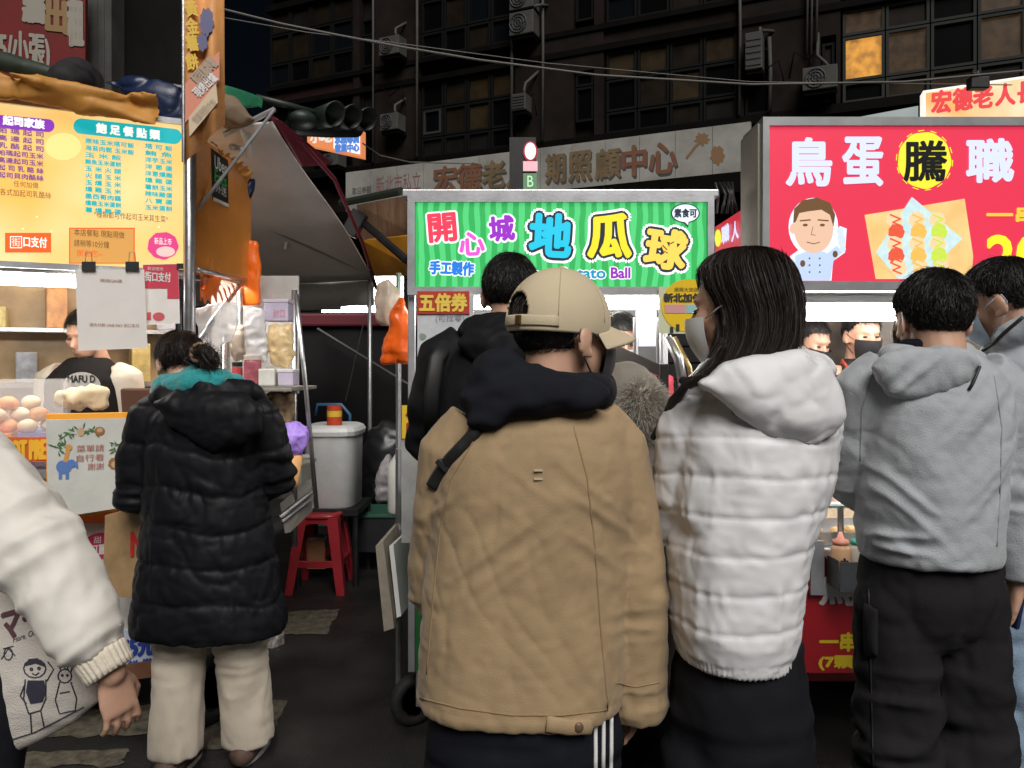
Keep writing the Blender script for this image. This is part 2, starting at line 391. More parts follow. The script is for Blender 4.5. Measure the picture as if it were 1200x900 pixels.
# drain pipes and loose wiring on the facade
for px, z0, z1, rr_ in ((903, 6.0, 7.3, .035), (946, 6.9, 9.5, .022), (951, 6.7, 9.5, .022), (957, 7.0, 9.5, .026), (868, 6.0, 9.0, .03), (640, 6.0, 9.6, .03), (604, 6.0, 10.5, .035), (494, 6.0, 11, .03), (443, 6.0, 11, .025)):
    a = s_at(px); m = MB(); m.tube([FB.p(a, z0, .2), FB.p(a + .02, (z0 + z1) / 2, .22), FB.p(a, z1, .2)], rr_, 7); m.build('drain_pipe', M_ACW, apt, True)
for px, z0, dx in ((455, 7.6, .5), (612, 7.0, .35), (880, 6.9, .5), (960, 7.0, -.4)):
    a = s_at(px); m = MB(); m.tube([FB.p(a, z0, .24), FB.p(a + dx * .4, z0 - .22, .26), FB.p(a + dx, z0 - .05, .24), FB.p(a + dx * 1.2, z0 - .5, .24)], .014, 6); m.build('loose_wire', M_BAND, apt, True)
# long signboard of panels along the first floor
SB = Board(FB.p(0, 0, .42), (.912, -.41, 0))
M_SIGNW = mat('old_sign_board', (.25, .245, .225), .6, var=.25, vscale=1.2, bump=.05, bscale=20)
sg = thing('long_signboard', 'long weathered white signboard with brown lettering across the apartment block', 'sign', SB.p(-3, 4.87))
zt, zb = 5.78, 4.90
nP = 13; s0, s1 = SB.hit(405, 200)[0], SB.hit(880, 200)[0]
for k in range(nP):
    a, b = s0 + (s1 - s0) * k / nP, s0 + (s1 - s0) * (k + 1) / nP
    m = MB(); SB.rectm(m, a + .004, zb, b - .004, zt, 0, .12); m.build('panel', M_SIGNW, sg)
M_RUST = mat('rusty_red_lettering', (.15, .045, .025), .7, col2=(.17, .085, .04), vscale=3)
M_OCH = mat('faded_ochre_lettering', (.14, .095, .045), .7, var=.3, vscale=3)
M_PNK = mat('faded_pink_lettering', (.20, .075, .08), .7)
M_GRY = mat('shadow_grey_lettering', (.05, .05, .047), .7)
SB.text('新北市私立', 441, 204, 493, 225, .004, M_PNK, sg)
SB.text('歡迎參觀', 413, 219, 435, 227, .004, M_GRY, sg)
for t, x0, x1, mm in (('宏', 508, 535, M_RUST), ('德', 536, 564, M_RUST), ('老', 565, 592, M_OCH), ('人', 594, 618, M_OCH), ('期', 640, 662, M_OCH), ('照', 667, 693, M_OCH), ('顧', 698, 727, M_OCH), ('中', 729, 757, M_RUST), ('心', 761, 793, M_RUST)):
    yc = 210 - (x0 - 508) * .098; h = 15 + (x0 - 508) * .011
    SB.text(t, x0 + 1.5, yc - h + 2, x1 + 1.5, yc + h + 3, .003, M_GRY, sg, .012); SB.text(t, x0, yc - h, x1, yc + h, .008, mm, sg, .016)  # grey drop shadow painted to the lower right of each letter
m = MB(); SB.stroke(m, [(805, 185), (815, 172), (822, 165)], .05, .006); SB.disc(m, 823, 163, 8, 7, .004, .001, wob=.2); SB.disc(m, 841, 182, 8, 11, .004, .001, wob=.12)
m.build('stain', mat('brown_stain', (.20, .11, .05), .8), sg)

# air conditioners on the facade
M_ACD = mat('ac_grille', (.03, .03, .032), .6)
def ac(px, py, wpx, hpx, label, side=False, pipe=((-.1, .35), (.05, .7))):
    a, z = FB.hit(px, py); d = FB.p(a, z).y; w, h = wpx / F * d, hpx / F * d
    t = thing('air_conditioner', label, 'air conditioner', FB.p(a, z - h / 2, .3), 'air conditioners on the apartment facade')
    m = MB(); R = Matrix((FB.u, FB.n, FB.w)).transposed(); m.box(FB.p(a, z, .33), (w, .34, h), R, .015); m.build('casing', M_ACW, t)
    if side:
        for k in range(5):
            m = MB(); FB.rectm(m, a - w * .42, z - h * .4 + h * .17 * k, a + w * .42, z - h * .32 + h * .17 * k, .515, .02); m.build('louvre', M_ACD, t)
    else:
        m = MB(); c = FB.p(a - w * .12, z, .512); n = 20
        for rr, th in ((.40, .02), (.27, .018), (.14, .018)):
            ring = [c + (FB.u * math.cos(2 * math.pi * k / n) + FB.w * math.sin(2 * math.pi * k / n)) * h * rr for k in range(n + 1)]
            m.tube(ring, th * .6, 6)
        for k in range(8):
            m.tube([c, c + (FB.u * math.cos(math.pi * k / 4) + FB.w * math.sin(math.pi * k / 4)) * h * .4], .007, 5)
        m.build('fan_guard', M_ACD, t)
        m = MB(); q = [c - FB.n * .02 + (FB.u * math.cos(2 * math.pi * k / n) + FB.w * math.sin(2 * math.pi * k / n)) * h * .39 for k in range(n)]; m.prism(q, -FB.n * .012 + FB.n * .024); m.build('fan_opening', M_ACD, t)
    m = MB(); FB.rectm(m, a - w * .45, z - h * .5 - .07, a + w * .45, z - h * .5 - .01, .45, .36); m.build('bracket', M_BAND, t)
    m = MB(); m.tube([FB.p(a + w * .3, z + h * .4, .4), FB.p(a + w * .3 + pipe[0][0] * .3, z + h * .5 + .08, .42)] + [FB.p(a + w * .3 + x * .7, z + h * .5 + y * .6, (.34, .08)[i]) for i, (x, y) in enumerate(pipe)], .03, 7); m.build('pipe', M_ACW, t, True)
ac(470, 63, 27, 21, 'air conditioner on bare wall left of centre, upper of the two with a hose')
ac(470, 150, 24, 19, 'air conditioner on the left pier just above the long signboard')
ac(622, 10, 30, 24, 'topmost air conditioner of the stacked pair at the top of the photo', pipe=((.3, .2), (.35, .5)))
ac(622, 38, 30, 26, 'lower air conditioner of the stacked pair near the top of the photo', pipe=((.3, .2), (.35, .35)))
ac(619, 128, 17, 19, 'small air conditioner above the little hanging neon sign', True, ((0, .4), (.25, .9)))
ac(887, 71, 19, 42, 'tall narrow air conditioner above left corner of the red sign', True, ((.05, .1), (.3, .2)))
ac(962, 102, 37, 26, 'wide air conditioner just above the red bird egg sign', pipe=((-.3, .4), (-.3, 1.2)))
ac(403, 193, 20, 14, 'small air conditioner half hidden beside the maroon canopy edge')

# small lit signs hung out from the block
bd = at(620, 190, 10); HB = Board(at(600, 430, 10), (1, 0, 0))
t = thing('hanging_neon_sign', 'narrow black hanging sign with white oval and green box', 'sign', HB.pp(612, 230))
m = MB(); HB.rect(m, 597, 160, 628, 232, -.03, .3); m.build('backing', M_BLACK, t)
m = MB(); HB.disc(m, 621.5, 177, 8.5, 12, -.01, .02); m.build('red_rim', emi('rim_red', (.35, .02, .03), 1), t)
m = MB(); HB.disc(m, 621.5, 177, 6.5, 9.8, .005, .02); m.build('oval_light', emi('oval_white', (.85, .82, .95), 1.4), t)
m = MB(); HB.rect(m, 613, 189, 630, 200, .005, .03); m.build('pink_plate', emi('pinkw', (.8, .45, .5), 1), t)
m = MB(); HB.rect(m, 613, 203, 629, 222, .0, .03); m.build('green_plate', emi('greenw', (.12, .22, .12), 1), t)
HB.text('B', 618, 206, 625, 219, .008, emi('greenb', (.5, .8, .5), 1), t)
LB = Board(at(392, 170, 11), (1, -.18, 0))
t = thing('lit_shop_sign', 'small glowing orange and white shop sign under the traffic signal', 'sign', LB.pp(392, 184))
m = MB(); LB.poly(m, [(360, 149), (424, 152), (424, 184), (360, 170)], 0, .15); m.build('box', emi('o1', (.75, .25, .09), .9), t)
m = MB(); LB.poly(m, [(391, 153), (422, 154), (422, 181), (391, 174)], .004, .003); m.build('white_field', emi('w1', (.85, .8, .9), 1.2), t)
LB.text('水餃專賣', 393, 158, 421, 168, .008, emi('b1', (.08, .22, .6), .9), t, .012); LB.text('營業中心', 393, 169, 421, 178, .008, emi('b1', (.08, .22, .6), .9), t, .008)
LB.text('小吃', 364, 155, 389, 167, .008, emi('w2', (.9, .8, .7), .8), t, .01)
OB = Board(at(1140, 113, 9.5), (.93, -.3, 0))
t = thing('orange_lightbox', 'glowing orange lightbox with red lettering above the red sign', 'sign', OB.pp(1140, 140))
m = MB(); OB.poly(m, [(1082, 106), (1260, 80), (1260, 150), (1082, 150)], -.01, .2); m.build('frame', emi('w3', (.9, .85, .75), 1.1), t)
m = MB(); OB.poly(m, [(1085, 109), (1260, 83), (1260, 148), (1085, 148)], .0, .008); m.build('face', emi('o2', (.85, .42, .12), 1.0, col2=(1, .85, .6), vscale=1.5), t)
for ch, x in zip('宏德老人長', (1092, 1117, 1141, 1167, 1193)):
    OB.text(ch, x, 126 - 20 - (x - 1092) * .1, x + 22, 132 - (x - 1092) * .12, .004, emi('r2', (.75, .05, .06), 1), t, .012)
t = thing('flood_lamp', 'small black floodlight on a bracket above the orange lightbox', 'lamp', at(1146, 105, 9))
m = MB(); m.box(at(1146, 98, 9), (.22, .12, .14), None, .015); m.build('housing', M_BLACK, t)
m = MB(); m.tube([at(1146, 91, 9), at(1146, 84, 9.1), at(1140, 84, 9.4)], .012, 6); m.build('bracket', M_STEEL, t)
t = thing('pale_sign', 'plain pale shop sign partly hidden behind the red sign', 'sign', at(1040, 140, 10))
WB = Board(at(1040, 132, 10), (.93, -.3, 0))
m = MB(); WB.poly(m, [(975, 143), (1076, 124), (1076, 150), (975, 152)], 0, .1); m.build('box', emi('w4', (.30, .34, .33), .9), t)

# overhead cables
M_CAB = mat('cable', (.10, .095, .085), .6)
def cable(pts, d0, d1, r, label):
    P = []; n = len(pts)
    for i, q in enumerate(dens(pts, 8)): P.append(at(q[0], q[1], d0 + (d1 - d0) * i / (8 * (n - 1))))
    m = MB(); m.tube(P, r, 6); tag(m.build('overhead_cable', M_CAB, None, True), label, 'cable', 'cables over the market')
cable([(258, 10), (330, 28), (400, 42), (470, 55), (560, 70), (700, 88), (880, 99), (1060, 96), (1230, 80)], 8, 9, .014, 'thick pale cable strung across the whole facade')
cable([(258, 20), (360, 38), (460, 50), (640, 74), (880, 96), (1230, 100)], 8.4, 9.4, .007, 'thin cable running just beside the thick pale one')
cable([(425, 168), (445, 182), (480, 190), (560, 192)], 9, 10, .008, 'short thin cable right of the traffic signal')

# traffic signal
t = thing('traffic_signal', 'unlit black traffic signal with round hoods on a horizontal arm', 'traffic light', at(385, 175, 8))
M_TS = mat('signal_black', (.004, .006, .005), .5, var=.3, vscale=6); M_TSG = mat('signal_green_grey', (.014, .022, .016), .5)
ax = Vector((.72, -.66, -.06)).normalized()
m = MB(); a, b = at(352, 146, 8.1), at(424, 150, 8.9)
m.tube([a - ax * .12, a.lerp(b, .5) - ax * .12, b - ax * .12], [.10, .105, .09], 14, True); m.build('housing', M_TS, t, True)
for px, py, d in ((383, 136, 8.1), (404, 139, 8.45), (422, 142, 8.8)):
    c = at(px, py, d); m = MB(); n = 22; u = ax.cross(Vector((0, 0, 1))).normalized(); w = u.cross(ax)
    R = []
    for q, rr in ((-.16, .11), (.15, .125), (.15, .114), (-.1, .10)):
        R.append([c + ax * (q + (.05 * math.sin(2 * math.pi * k / n) if q > 0 else 0)) + (u * math.cos(2 * math.pi * k / n) + w * math.sin(2 * math.pi * k / n)) * rr for k in range(n)])
    m.loft(R); m.build('hood', M_TSG if px < 390 else M_TS, t, True)
    m = MB(); m.ell(c - ax * .1, (.095, .095, .04), ax.to_track_quat('Z', 'Y').to_matrix()); m.build('lens', M_BLACK, t, True)
m = MB(); m.ell(at(354, 140, 8.05), (.15, .16, .10), ax.to_track_quat('X', 'Z').to_matrix()); m.build('rear_cover', M_TSG, t, True)
m = MB(); m.tube([at(300, 114, 7.7), at(340, 124, 7.9), at(375, 134, 8.1)], .035, 9); m.build('arm', M_TSG, t, True)

# second building at far left with a red billboard
t = thing('corner_building', 'dark grey building edge at far left beside the red billboard', 'building', (-4.2, 8, 0))
m = MB(); m.box((-6.8, 9.0, 4), (5.2, 2, 8), None); m.build('wall', mat('dark_wall', (.02, .02, .019), .8, var=.3, vscale=2), t)
for x in (104, 112, 120, 128):
    p = at(x, 40, 7.6); m = MB(); m.box((p.x, 7.7, 4), (.07, .25, 8)); m.build('wall_rib', mat('rib', (.045, .044, .04), .7, var=.3, vscale=4), t)
RB = Board(at(50, 45, 7.2), (.96, .28, 0))
t = thing('red_billboard', 'dark red wall billboard with pale Chinese lettering at top left', 'billboard', RB.pp(50, 100))
m = MB(); RB.poly(m, [(-60, -60), (100, -30), (100, 92), (-60, 92)], 0, .1); m.build('board', mat('billboard_red', (.13, .010, .009), .6, spec=.2, var=.15, vscale=3), t)
M_BW = mat('billboard_white', (.24, .22, .18), .6); M_BO = mat('billboard_gold', (.20, .115, .03), .6)
for ch, x0, y0, x1, y1, mm in (('牆', 28, -6, 52, 26, M_BW), ('出', 55, -2, 78, 38, M_BO), ('租', 80, 0, 97, 54, M_BW)):
    RB.text(ch, x0, y0, x1, y1, .01, mm, t, .016)
RB.text('5/小張)', 0, 38, 58, 84, .01, M_BW, t, .007)
# ================================================================ LEFT STALL (yellow menu)
A0 = Vector((-2.0, 3.0, 0)); B0 = Vector((-1.403, 3.28, 0)); U1 = (B0 - A0).normalized()
LS = Board(B0, U1); LN = LS.n                   # menu plane, faces the street
ls = thing('snack_stall', 'yellow snack stall with backlit menu board at the left', 'market stall', B0)
M_ORNG = mat('orange_panel', (.72, .27, .055), .25, var=.12, vscale=3, coat=.3)
M_YEL = emi('menu_yellow', (1.0, .52, .10), .98, col2=(1.0, .78, .38), vscale=2.2)
m = MB(); LS.rectm(m, -1.1, 1.865, 0, 2.48, 0, .14); menu = m.build('menu_lightbox', M_YEL, ls)
m = MB()
for a in ((-1.12, 1.84, .012, 1.864), (-1.12, 2.481, .012, 2.505), (.001, 1.864, .03, 2.505)): LS.rectm(m, a[0], a[1], a[2], a[3], .012, .16)
m.build('menu_frame', M_ALU, ls)
PUR = emi('menu_purple', (.26, .03, .52), .9); TEA = emi('menu_teal', (.01, .45, .48), .95); WTX = emi('menu_white', (.95, .92, .85), 1.1); BRN = emi('menu_brown', (.13, .05, .02), .9); ORI = emi('menu_orange', (.85, .13, .02), .95); PNK = emi('menu_pink', (.75, .06, .24), .95)
TAN = emi('menu_tan', (.72, .36, .09), .9); PUT = emi('menu_purple_text', (.22, .08, .30), .8)
def pill(x0, y0, x1, y1, mm, slope):
    m = MB(); r = (y1 - y0) / 2; pts = []
    for k in range(9): a = -math.pi / 2 + math.pi * k / 8; pts.append((x1 - r + r * math.cos(a), (y0 + y1) / 2 + slope * (x1 - x0) / 2 + r * math.sin(a)))
    for k in range(9): a = math.pi / 2 + math.pi * k / 8; pts.append((x0 + r + r * math.cos(a), (y0 + y1) / 2 - slope * (x1 - x0) / 2 + r * math.sin(a)))
    LS.poly(m, pts, .003, .0025); m.build('heading_bar', mm, menu)
pill(-40, 136, 64, 151, PUR, .075); LS.text('起司家族', 4, 138.5, 52, 149, .006, WTX, menu, .002)
pill(86, 145, 213, 163, TEA, .095); LS.text('飽 足 餐 點 類', 113, 149, 187, 160, .006, WTX, menu, .002)
for k, s in enumerate(('帕 瑪 起 司', '高 達 起 司', '乳 酪 起 司', '帕瑪起司玉米', '高達起司玉米', '起 司 乳 酪 絲', '起司貝肉酪絲')):
    y = 152 + k * 8.6; LS.text(s, -2, y, 51, y + 6.6, .004, PUT, menu, .0008, n=4)
LS.text('任何加價', 16, 213, 45, 220, .004, BRN, menu); LS.text('各式加起司乳酪絲', 0, 223, 60, 231, .004, BRN, menu)
for k, s in enumerate(('原味玉米塔可飯', '海苔肉鬆 玉米飯', '玉 米 飯', '鮪魚玉米蛋餅', '玉 米 火 腿', '火 腿 玉 米', '玉 燻 玉 米', '燻 雞 玉 米', '墨西哥肉醬', '燻雞玉米蛋餅', '薯 燻 雞 蛋')):
    y = 160 + k * 8.0; w = 57 if k < 2 else 42
    LS.text(s, 100, y + 2.3 + w * .05, 100 + w, y + 8.2 + w * .05, .004, TEA, menu, .0009, n=4)
for k, s in enumerate(('塔 可 飯', '鮪 魚', '洋芋玉米', '洋 蔥 蛋', '洋蔥燻雞', '燻 雞 蛋', '薯餅玉米', '辣味雞蛋', '八 寶 蛋', '玉米蛋餅')):
    y = 167 + k * 7.9; LS.text(s, 170, y + 3, 202, y + 8.8, .004, TEA, menu, .0009, n=4)
LS.text('*種類都可作起司玉米其生菜*', 110, 250, 197, 258, .004, BRN, menu)
m = MB(); LS.disc(m, 74, 172, 21, 16, .0025, .002); m.build('pale_disc', emi('menu_pale', (1, .74, .26), 1), menu)
m = MB(); LS.rect(m, 6, 273, 60, 296, .003, .0025); m.build('orange_box', ORI, menu)
m = MB()
for r in ((12, 277, 26, 278), (12, 290, 26, 291), (12, 278, 13, 290), (25, 278, 26, 290)): LS.rect(m, *r, .005, .0015)
m.build('square_outline', WTX, menu); LS.text('街', 14, 279, 24, 289, .006, WTX, menu); LS.text('口支付', 28, 278, 55, 290, .006, WTX, menu, .001)
m = MB(); LS.rect(m, 81, 267, 158, 309, .003, .0025); m.build('notice_border', ORI, menu)
m = MB(); LS.rect(m, 82.5, 268.5, 156.5, 308, .0045, .001); m.build('notice_field', TAN, menu)
LS.text('本店餐點 現點現做', 87, 270, 146, 278, .007, BRN, menu); LS.text('請稍等10分鐘', 87, 282, 128, 290, .007, BRN, menu); LS.text('謝謝您~', 90, 293, 120, 301, .007, ORI, menu)
m = MB(); LS.disc(m, 191, 288, 18, 16, .003, .0025, wob=.03); m.build('pink_badge', PNK, menu)
m = MB(); LS.disc(m, 194, 295, 11, 6, .0045, .001); m.build('badge_oval', emi('badge_pale', (.9, .6, .55), .9), menu); LS.text('新品上市', 181, 279, 201, 287, .006, WTX, menu)
m = MB()
for k in range(16):
    x, y = rnd.uniform(-10, 205), rnd.uniform(235, 305); LS.disc(m, x, y, 1.3, 1.3, .0028, .002, 8)
m.build('printed_dots', emi('menu_dots', (1, .8, .4), 1.1), menu)
# side panel (orange) with a delivery sticker
SD = Board(B0 + Vector((.03, .06, 0)), Vector((.03, .66, 0)), n=(1, -.045, 0))
m = MB(); SD.rectm(m, .0, 1.86, .62, 2.46, 0, .02); side = m.build('side_panel', M_ORNG, ls)
m = MB(); SD.poly(m, [(247, 174), (266.5, 188), (267, 243), (248.5, 234)], .003, .002); st = m.build('sticker', mat('sticker_black', (.012, .012, .014), .3), side)
SD.text('Uber', 250, 186, 264, 201, .006, M_WHITE, st, .001); SD.text('Eats', 250, 202, 264, 216, .006, mat('sticker_green', (.05, .42, .08), .4), st, .001); SD.text('外送', 251, 217, 264, 228, .006, M_WHITE, st)
m = MB(); SD.poly(m, [(249, 231), (266.5, 239), (267, 243), (248.5, 235)], .005, .001); m.build('sticker_strip', M_WHITE, st)
# posts, roof rails, tube lamp
def post(m, x, y, z0, z1, r=.017): m.tube([(x, y, z0), (x, y, (z0 + z1) / 2), (x, y, z1)], r, 10)
m = MB(); p = at(222, 400, 3.2); post(m, p.x, p.y, .2, 3.2, .024); m.build('post', M_STEEL, ls, True)
for o in ((LS.p(-1.1, 0, -.1)), (LS.p(-1.1, 0, -1.1)), Vector((-1.39, 3.92, 0))):
    m = MB(); post(m, o.x, o.y, .2, 2.45); m.build('post', M_STEEL, ls, True)
lampL = thing('tube_lamp', 'bright fluorescent tube under the yellow menu board', 'lamp', LS.p(-.6, 1.83, -.12))
m = MB(); m.tube([LS.p(-1.05, 1.80, -.06), LS.p(-.6, 1.80, -.06), LS.p(-.34, 1.80, -.06)], .024, 12); m.build('tube', M_TUBE, lampL, True)
m = MB(); LS.rectm(m, -1.08, 1.826, -.32, 1.845, -.02, .1); m.build('batten', M_WHITE, lampL)
lampAdded = thing('tube_lamp', 'added unseen fluorescent tube inside the yellow stall behind its orange side panel', 'lamp', (-1.52, 3.6, 1.93))  # added lamp, out of sight, to brighten the packaging rack and canopy
m = MB(); m.tube([(-1.50, 3.45, 1.92), (-1.49, 3.65, 1.92), (-1.48, 3.85, 1.92)], .018, 12); m.build('tube', emi('added_tube', (1, .96, .9), 90), lampAdded, True)
m = MB(); m.box((-1.49, 3.65, 1.955), (.06, .44, .02)); m.build('batten', M_WHITE, lampAdded)
# diagonal strut
m = MB(); m.tube([at(228, 405, 3.3), at(256, 366, 3.55), at(287, 326, 3.9)], .013, 8); m.tube([at(232, 316, 3.28), at(287, 329, 3.9)], .011, 8); m.build('strut', M_STEEL, ls, True)
# back wall of the stall with shelves and packets
BK = Board(B0 - LN * .95 + U1 * 0, U1)
m = MB(); BK.rectm(m, -1.25, 1.0, -.02, 2.2, 0, .02); m.build('back_sheet', mat('back_sheet_grey', (.34, .24, .13), .5, var=.3, vscale=4), ls)
for z in (1.35, 1.62):
    m = MB(); BK.rectm(m, -1.2, z, -.03, z + .02, .16, .158); m.build('back_shelf', M_STEEL, ls)
for k in range(11):
    a = -1.18 + k * .125; z = 1.642 if k % 2 else 1.372; h = .10 + .05 * ((k * 7) % 3); m = MB(); m.box(BK.p(a, z + h / 2, .08), (.09, .08, h), Matrix.Rotation(.43 + .1 * (k % 3), 3, 'Z'), .006)
    tag(m.build('packet', mat('packet' + str(k % 5), [(.5, .25, .10), (.55, .45, .32), (.35, .12, .08), (.5, .40, .15), (.30, .32, .36)][k % 5], .4, var=.3, vscale=20)), 'packet of supplies on the back shelves of the yellow stall', 'packet', 'packets on the yellow stall back shelves')
# counter
M_CNT = mat('counter_white', (.62, .60, .57), .4, var=.1, vscale=5); M_CRED = mat('counter_orange', (.62, .13, .025), .4, var=.1)
CT = Board(B0 + LN * .10, U1)
m = MB(); CT.rectm(m, -1.2, 1.02, -.02, 1.05, .03, .75); m.build('counter_top', M_STEEL, ls)
m = MB(); CT.rectm(m, -1.2, .26, -.02, 1.018, 0, .7); body = m.build('counter_body', M_CNT, ls)
m = MB(); CT.rect(m, -60, 512, 58, 541, .012, .011); hb = m.build('orange_banner', M_CRED, ls); CT.text('HOT PRE', 6, 516, 54, 538, .016, mat('letter_yellow', (.8, .45, .03), .5), hb, .004); 
m = MB(); CT.rect(m, 75, 594, 142, 612, .012, .011); m.build('orange_banner', M_CRED, ls)
m = MB(); CT.disc(m, 121, 639, 24, 15, .006, .005); bd_ = m.build('pink_badge', mat('badge_pink', (.50, .02, .10), .4), body); CT.text('甜', 110, 628, 119, 636, .009, M_WHITE, bd_); CT.text('可麗餅', 106, 637, 135, 649, .009, M_WHITE, bd_, .001)
m = MB(); CT.rect(m, 130, 738, 190, 790, .006, .005); pl = m.build('price_strip', mat('price_blue', (.55, .62, .78), .4), body)
CT.text('55元', 143, 746, 180, 768, .010, mat('letter_navy', (.03, .06, .30), .4), pl, .005); CT.text('餅-樂', 150, 772, 178, 784, .010, mat('letter_navy', (.03, .06, .30), .4), pl, .002)
m = MB(); CT.rectm(m, -1.22, .19, .0, .255, .02, .74); m.build('base_rail', mat('brown_rail', (.17, .075, .04), .6, var=.2), ls)
def wheel(parent, c, r, w, axis, tyre, rimm, hub=M_STEEL, spokes=5):
    ax = Vector(axis).normalized(); u = ax.orthogonal().normalized(); v = ax.cross(u); n = 30
    prof = [(.62, .40), (.80, .5), (.95, .42), (1.0, .2), (1.0, -.2), (.95, -.42), (.80, -.5), (.62, -.40)]
    m = MB(); R = [[c + ax * (b * w) + (u * math.cos(2 * math.pi * k / n) + v * math.sin(2 * math.pi * k / n)) * r * a for a, b in prof] for k in range(n)]
    R.append(R[0]); m.loft(R, cap=False); ty = m.build('wheel', tyre, parent, True)
    m = MB(); R = [[c + ax * (b * w) + (u * math.cos(2 * math.pi * k / n) + v * math.sin(2 * math.pi * k / n)) * r * a for k in range(n)] for a, b in ((.63, .34), (.55, .34), (.5, .1), (.18, .1), (.16, .3), (.04, .3))]
    m.loft(R); R2_ = [[p - ax * (2 * (p - c).dot(ax)) for p in ring] for ring in R]; m.loft(R2_); m.build('rim', rimm, ty, True)
    for k in range(spokes):
        a = 2 * math.pi * k / spokes; q = c + (u * math.cos(a) + v * math.sin(a)) * r * .34; m = MB(); m.tube([q + ax * .12 * w, q + ax * .24 * w], r * .045, 6); m.build('bolt', hub, ty)
M_TYRE = mat('tyre', (.012, .012, .012), .75, bump=.3, bscale=80)
c = at(247, 822, 3.12); c.z = .155; wheel(ls, c, .155, .06, (.9, -.42, 0), M_TYRE, mat('rim_green', (.01, .07, .05), .5))
c = CT.p(-1.0, .155, -.3); wheel(ls, c, .155, .06, (.9, -.42, 0), M_TYRE, mat('rim_green', (.01, .07, .05), .5))
# acrylic case with buns
M_ACR = mat('acrylic', (.95, .93, .9), .08, alpha=.16)
case = thing('acrylic_case', 'clear acrylic case of pale buns on the left counter', 'display case', CT.p(-.68, 1.05, -.2))
CB = Board(B0 + LN * .06, U1)
for (a0, a1, o, w) in ((-1.05, -.44, 0, .006),):
    m = MB(); CB.rectm(m, a0, 1.052, a1, 1.40, o, w); m.build('front_pane', M_ACR, case)
    m = MB(); CB.rectm(m, a1 - .006, 1.052, a1, 1.40, -.008, .3); m.build('side_pane', M_ACR, case)
    m = MB(); CB.rectm(m, a0, 1.052, a1 - .01, 1.40, -.31, .006); m.build('back_pane', M_ACR, case)
for k in range(3):
    a = -.98 + k * .19; m = MB(); CB.rectm(m, a, 1.06, a + .17, 1.19, -.03, .26)
    tag(m.build('buns_tray', mat('tray_blue', (.16, .20, .5), .4) if k != 1 else mat('tray_orange', (.75, .22, .03), .4)), ('blue tray leftmost inside the acrylic bun case', 'orange tray in the middle of the acrylic bun case', 'blue tray at the right end of the acrylic bun case')[k], 'tray')
M_BUN = [mat('bun_cream', (.78, .62, .42), .6, var=.15, vscale=25, sub=.1), mat('bun_peach', (.80, .36, .16), .6, var=.15, vscale=25, sub=.1), mat('bun_pale', (.85, .72, .55), .6, var=.1, vscale=25, sub=.1)]
kk = 0
for row in range(3):
    for k in range(8 - row):
        a = -1.0 + k * .072 + row * .035; p = CB.p(a, 1.215 + row * .045, -.07 - .03 * row - .05 * (k % 2)); m = MB(); m.ell(p, (.036, .036, .029), None, 14, 8)
        tag(m.build('bun', M_BUN[(k * 2 + row) % 3], None, True), 'small round bun piled in the acrylic case', 'bun', 'buns piled in the acrylic case'); kk += 1
# framed leaflet stand with animals
t = thing('menu_stand', 'white leaflet stand with jungle animals and an orange rim', 'menu stand', CT.p(-.33, 1.05, .1))
KB = Board(B0 + LN * .26, U1)
m = MB(); KB.poly(m, [(53, 486), (152, 484), (155, 498), (150, 598), (66, 612), (54, 600)], -.02, .05); m.build('rim', mat('stand_orange', (.85, .36, .03), .4), t)
m = MB(); KB.poly(m, [(54, 492), (148, 490), (146, 594), (70, 606), (57, 592)], .006, .02); sh = m.build('sheet', mat('sheet_blue_white', (.58, .58, .54), .35, var=.08, vscale=9), t)
GRN = mat('print_green', (.06, .16, .05), .5); BLU = mat('print_blue', (.10, .20, .48), .5); BRW = mat('print_brown', (.33, .14, .05), .5); ORP = mat('print_orange', (.62, .30, .08), .5)
m = MB()
for k in range(46):
    a = math.pi * (1.05 + .95 * k / 45) if k < 30 else 0
    cx, cy = (100 + 34 * math.cos(a), 528 + 24 * math.sin(a)) if k < 30 else ((72 + rnd.uniform(-4, 4), 522 + (k - 30) * 1.1) if k < 38 else (134 + rnd.uniform(-3, 3), 516 + (k - 38) * 2.2))
    q = rnd.uniform(0, 6.3); l = rnd.uniform(4, 7); KB.poly(m, [(cx, cy), (cx + l * math.cos(q) - 1.2 * math.sin(q), cy + l * math.sin(q) * .9 + 1.2 * math.cos(q)), (cx + 1.7 * l * math.cos(q), cy + 1.6 * l * math.sin(q) * .9), (cx + l * math.cos(q) + 1.2 * math.sin(q), cy + l * math.sin(q) * .9 - 1.2 * math.cos(q))], .0072 + k * .00002, .001)
m.build('printed_leaves', GRN, sh)
m = MB(); KB.disc(m, 75, 547, 9, 8, .0085, .001); KB.disc(m, 84, 543, 5, 5, .0088, .001); KB.stroke(m, [(88, 545), (91, 548), (90, 541)], .006, .0085); KB.rect(m, 69, 553, 73, 561, .0086, .001); KB.rect(m, 77, 553, 81, 561, .0086, .001); m.build('printed_elephant', BLU, sh)
m = MB(); KB.stroke(m, [(77, 540), (80, 526)], .014, .0086); KB.disc(m, 81, 524, 4, 3.5, .009, .001); m.build('printed_giraffe', ORP, sh)
m = MB(); KB.disc(m, 135, 543, 8, 7, .0085, .001, wob=.06); KB.disc(m, 117, 505, 6, 5, .0085, .001); m.build('printed_heads', BRW, sh)
m = MB(); KB.disc(m, 135, 544, 4.5, 4, .0092, .001); KB.disc(m, 117, 504, 3.5, 2.6, .0092, .001); KB.disc(m, 95, 506, 4, 5, .0085, .001); m.build('printed_faces', mat('print_skin', (.55, .36, .22), .5), sh)
LET = mat('print_red', (.40, .13, .10), .5)
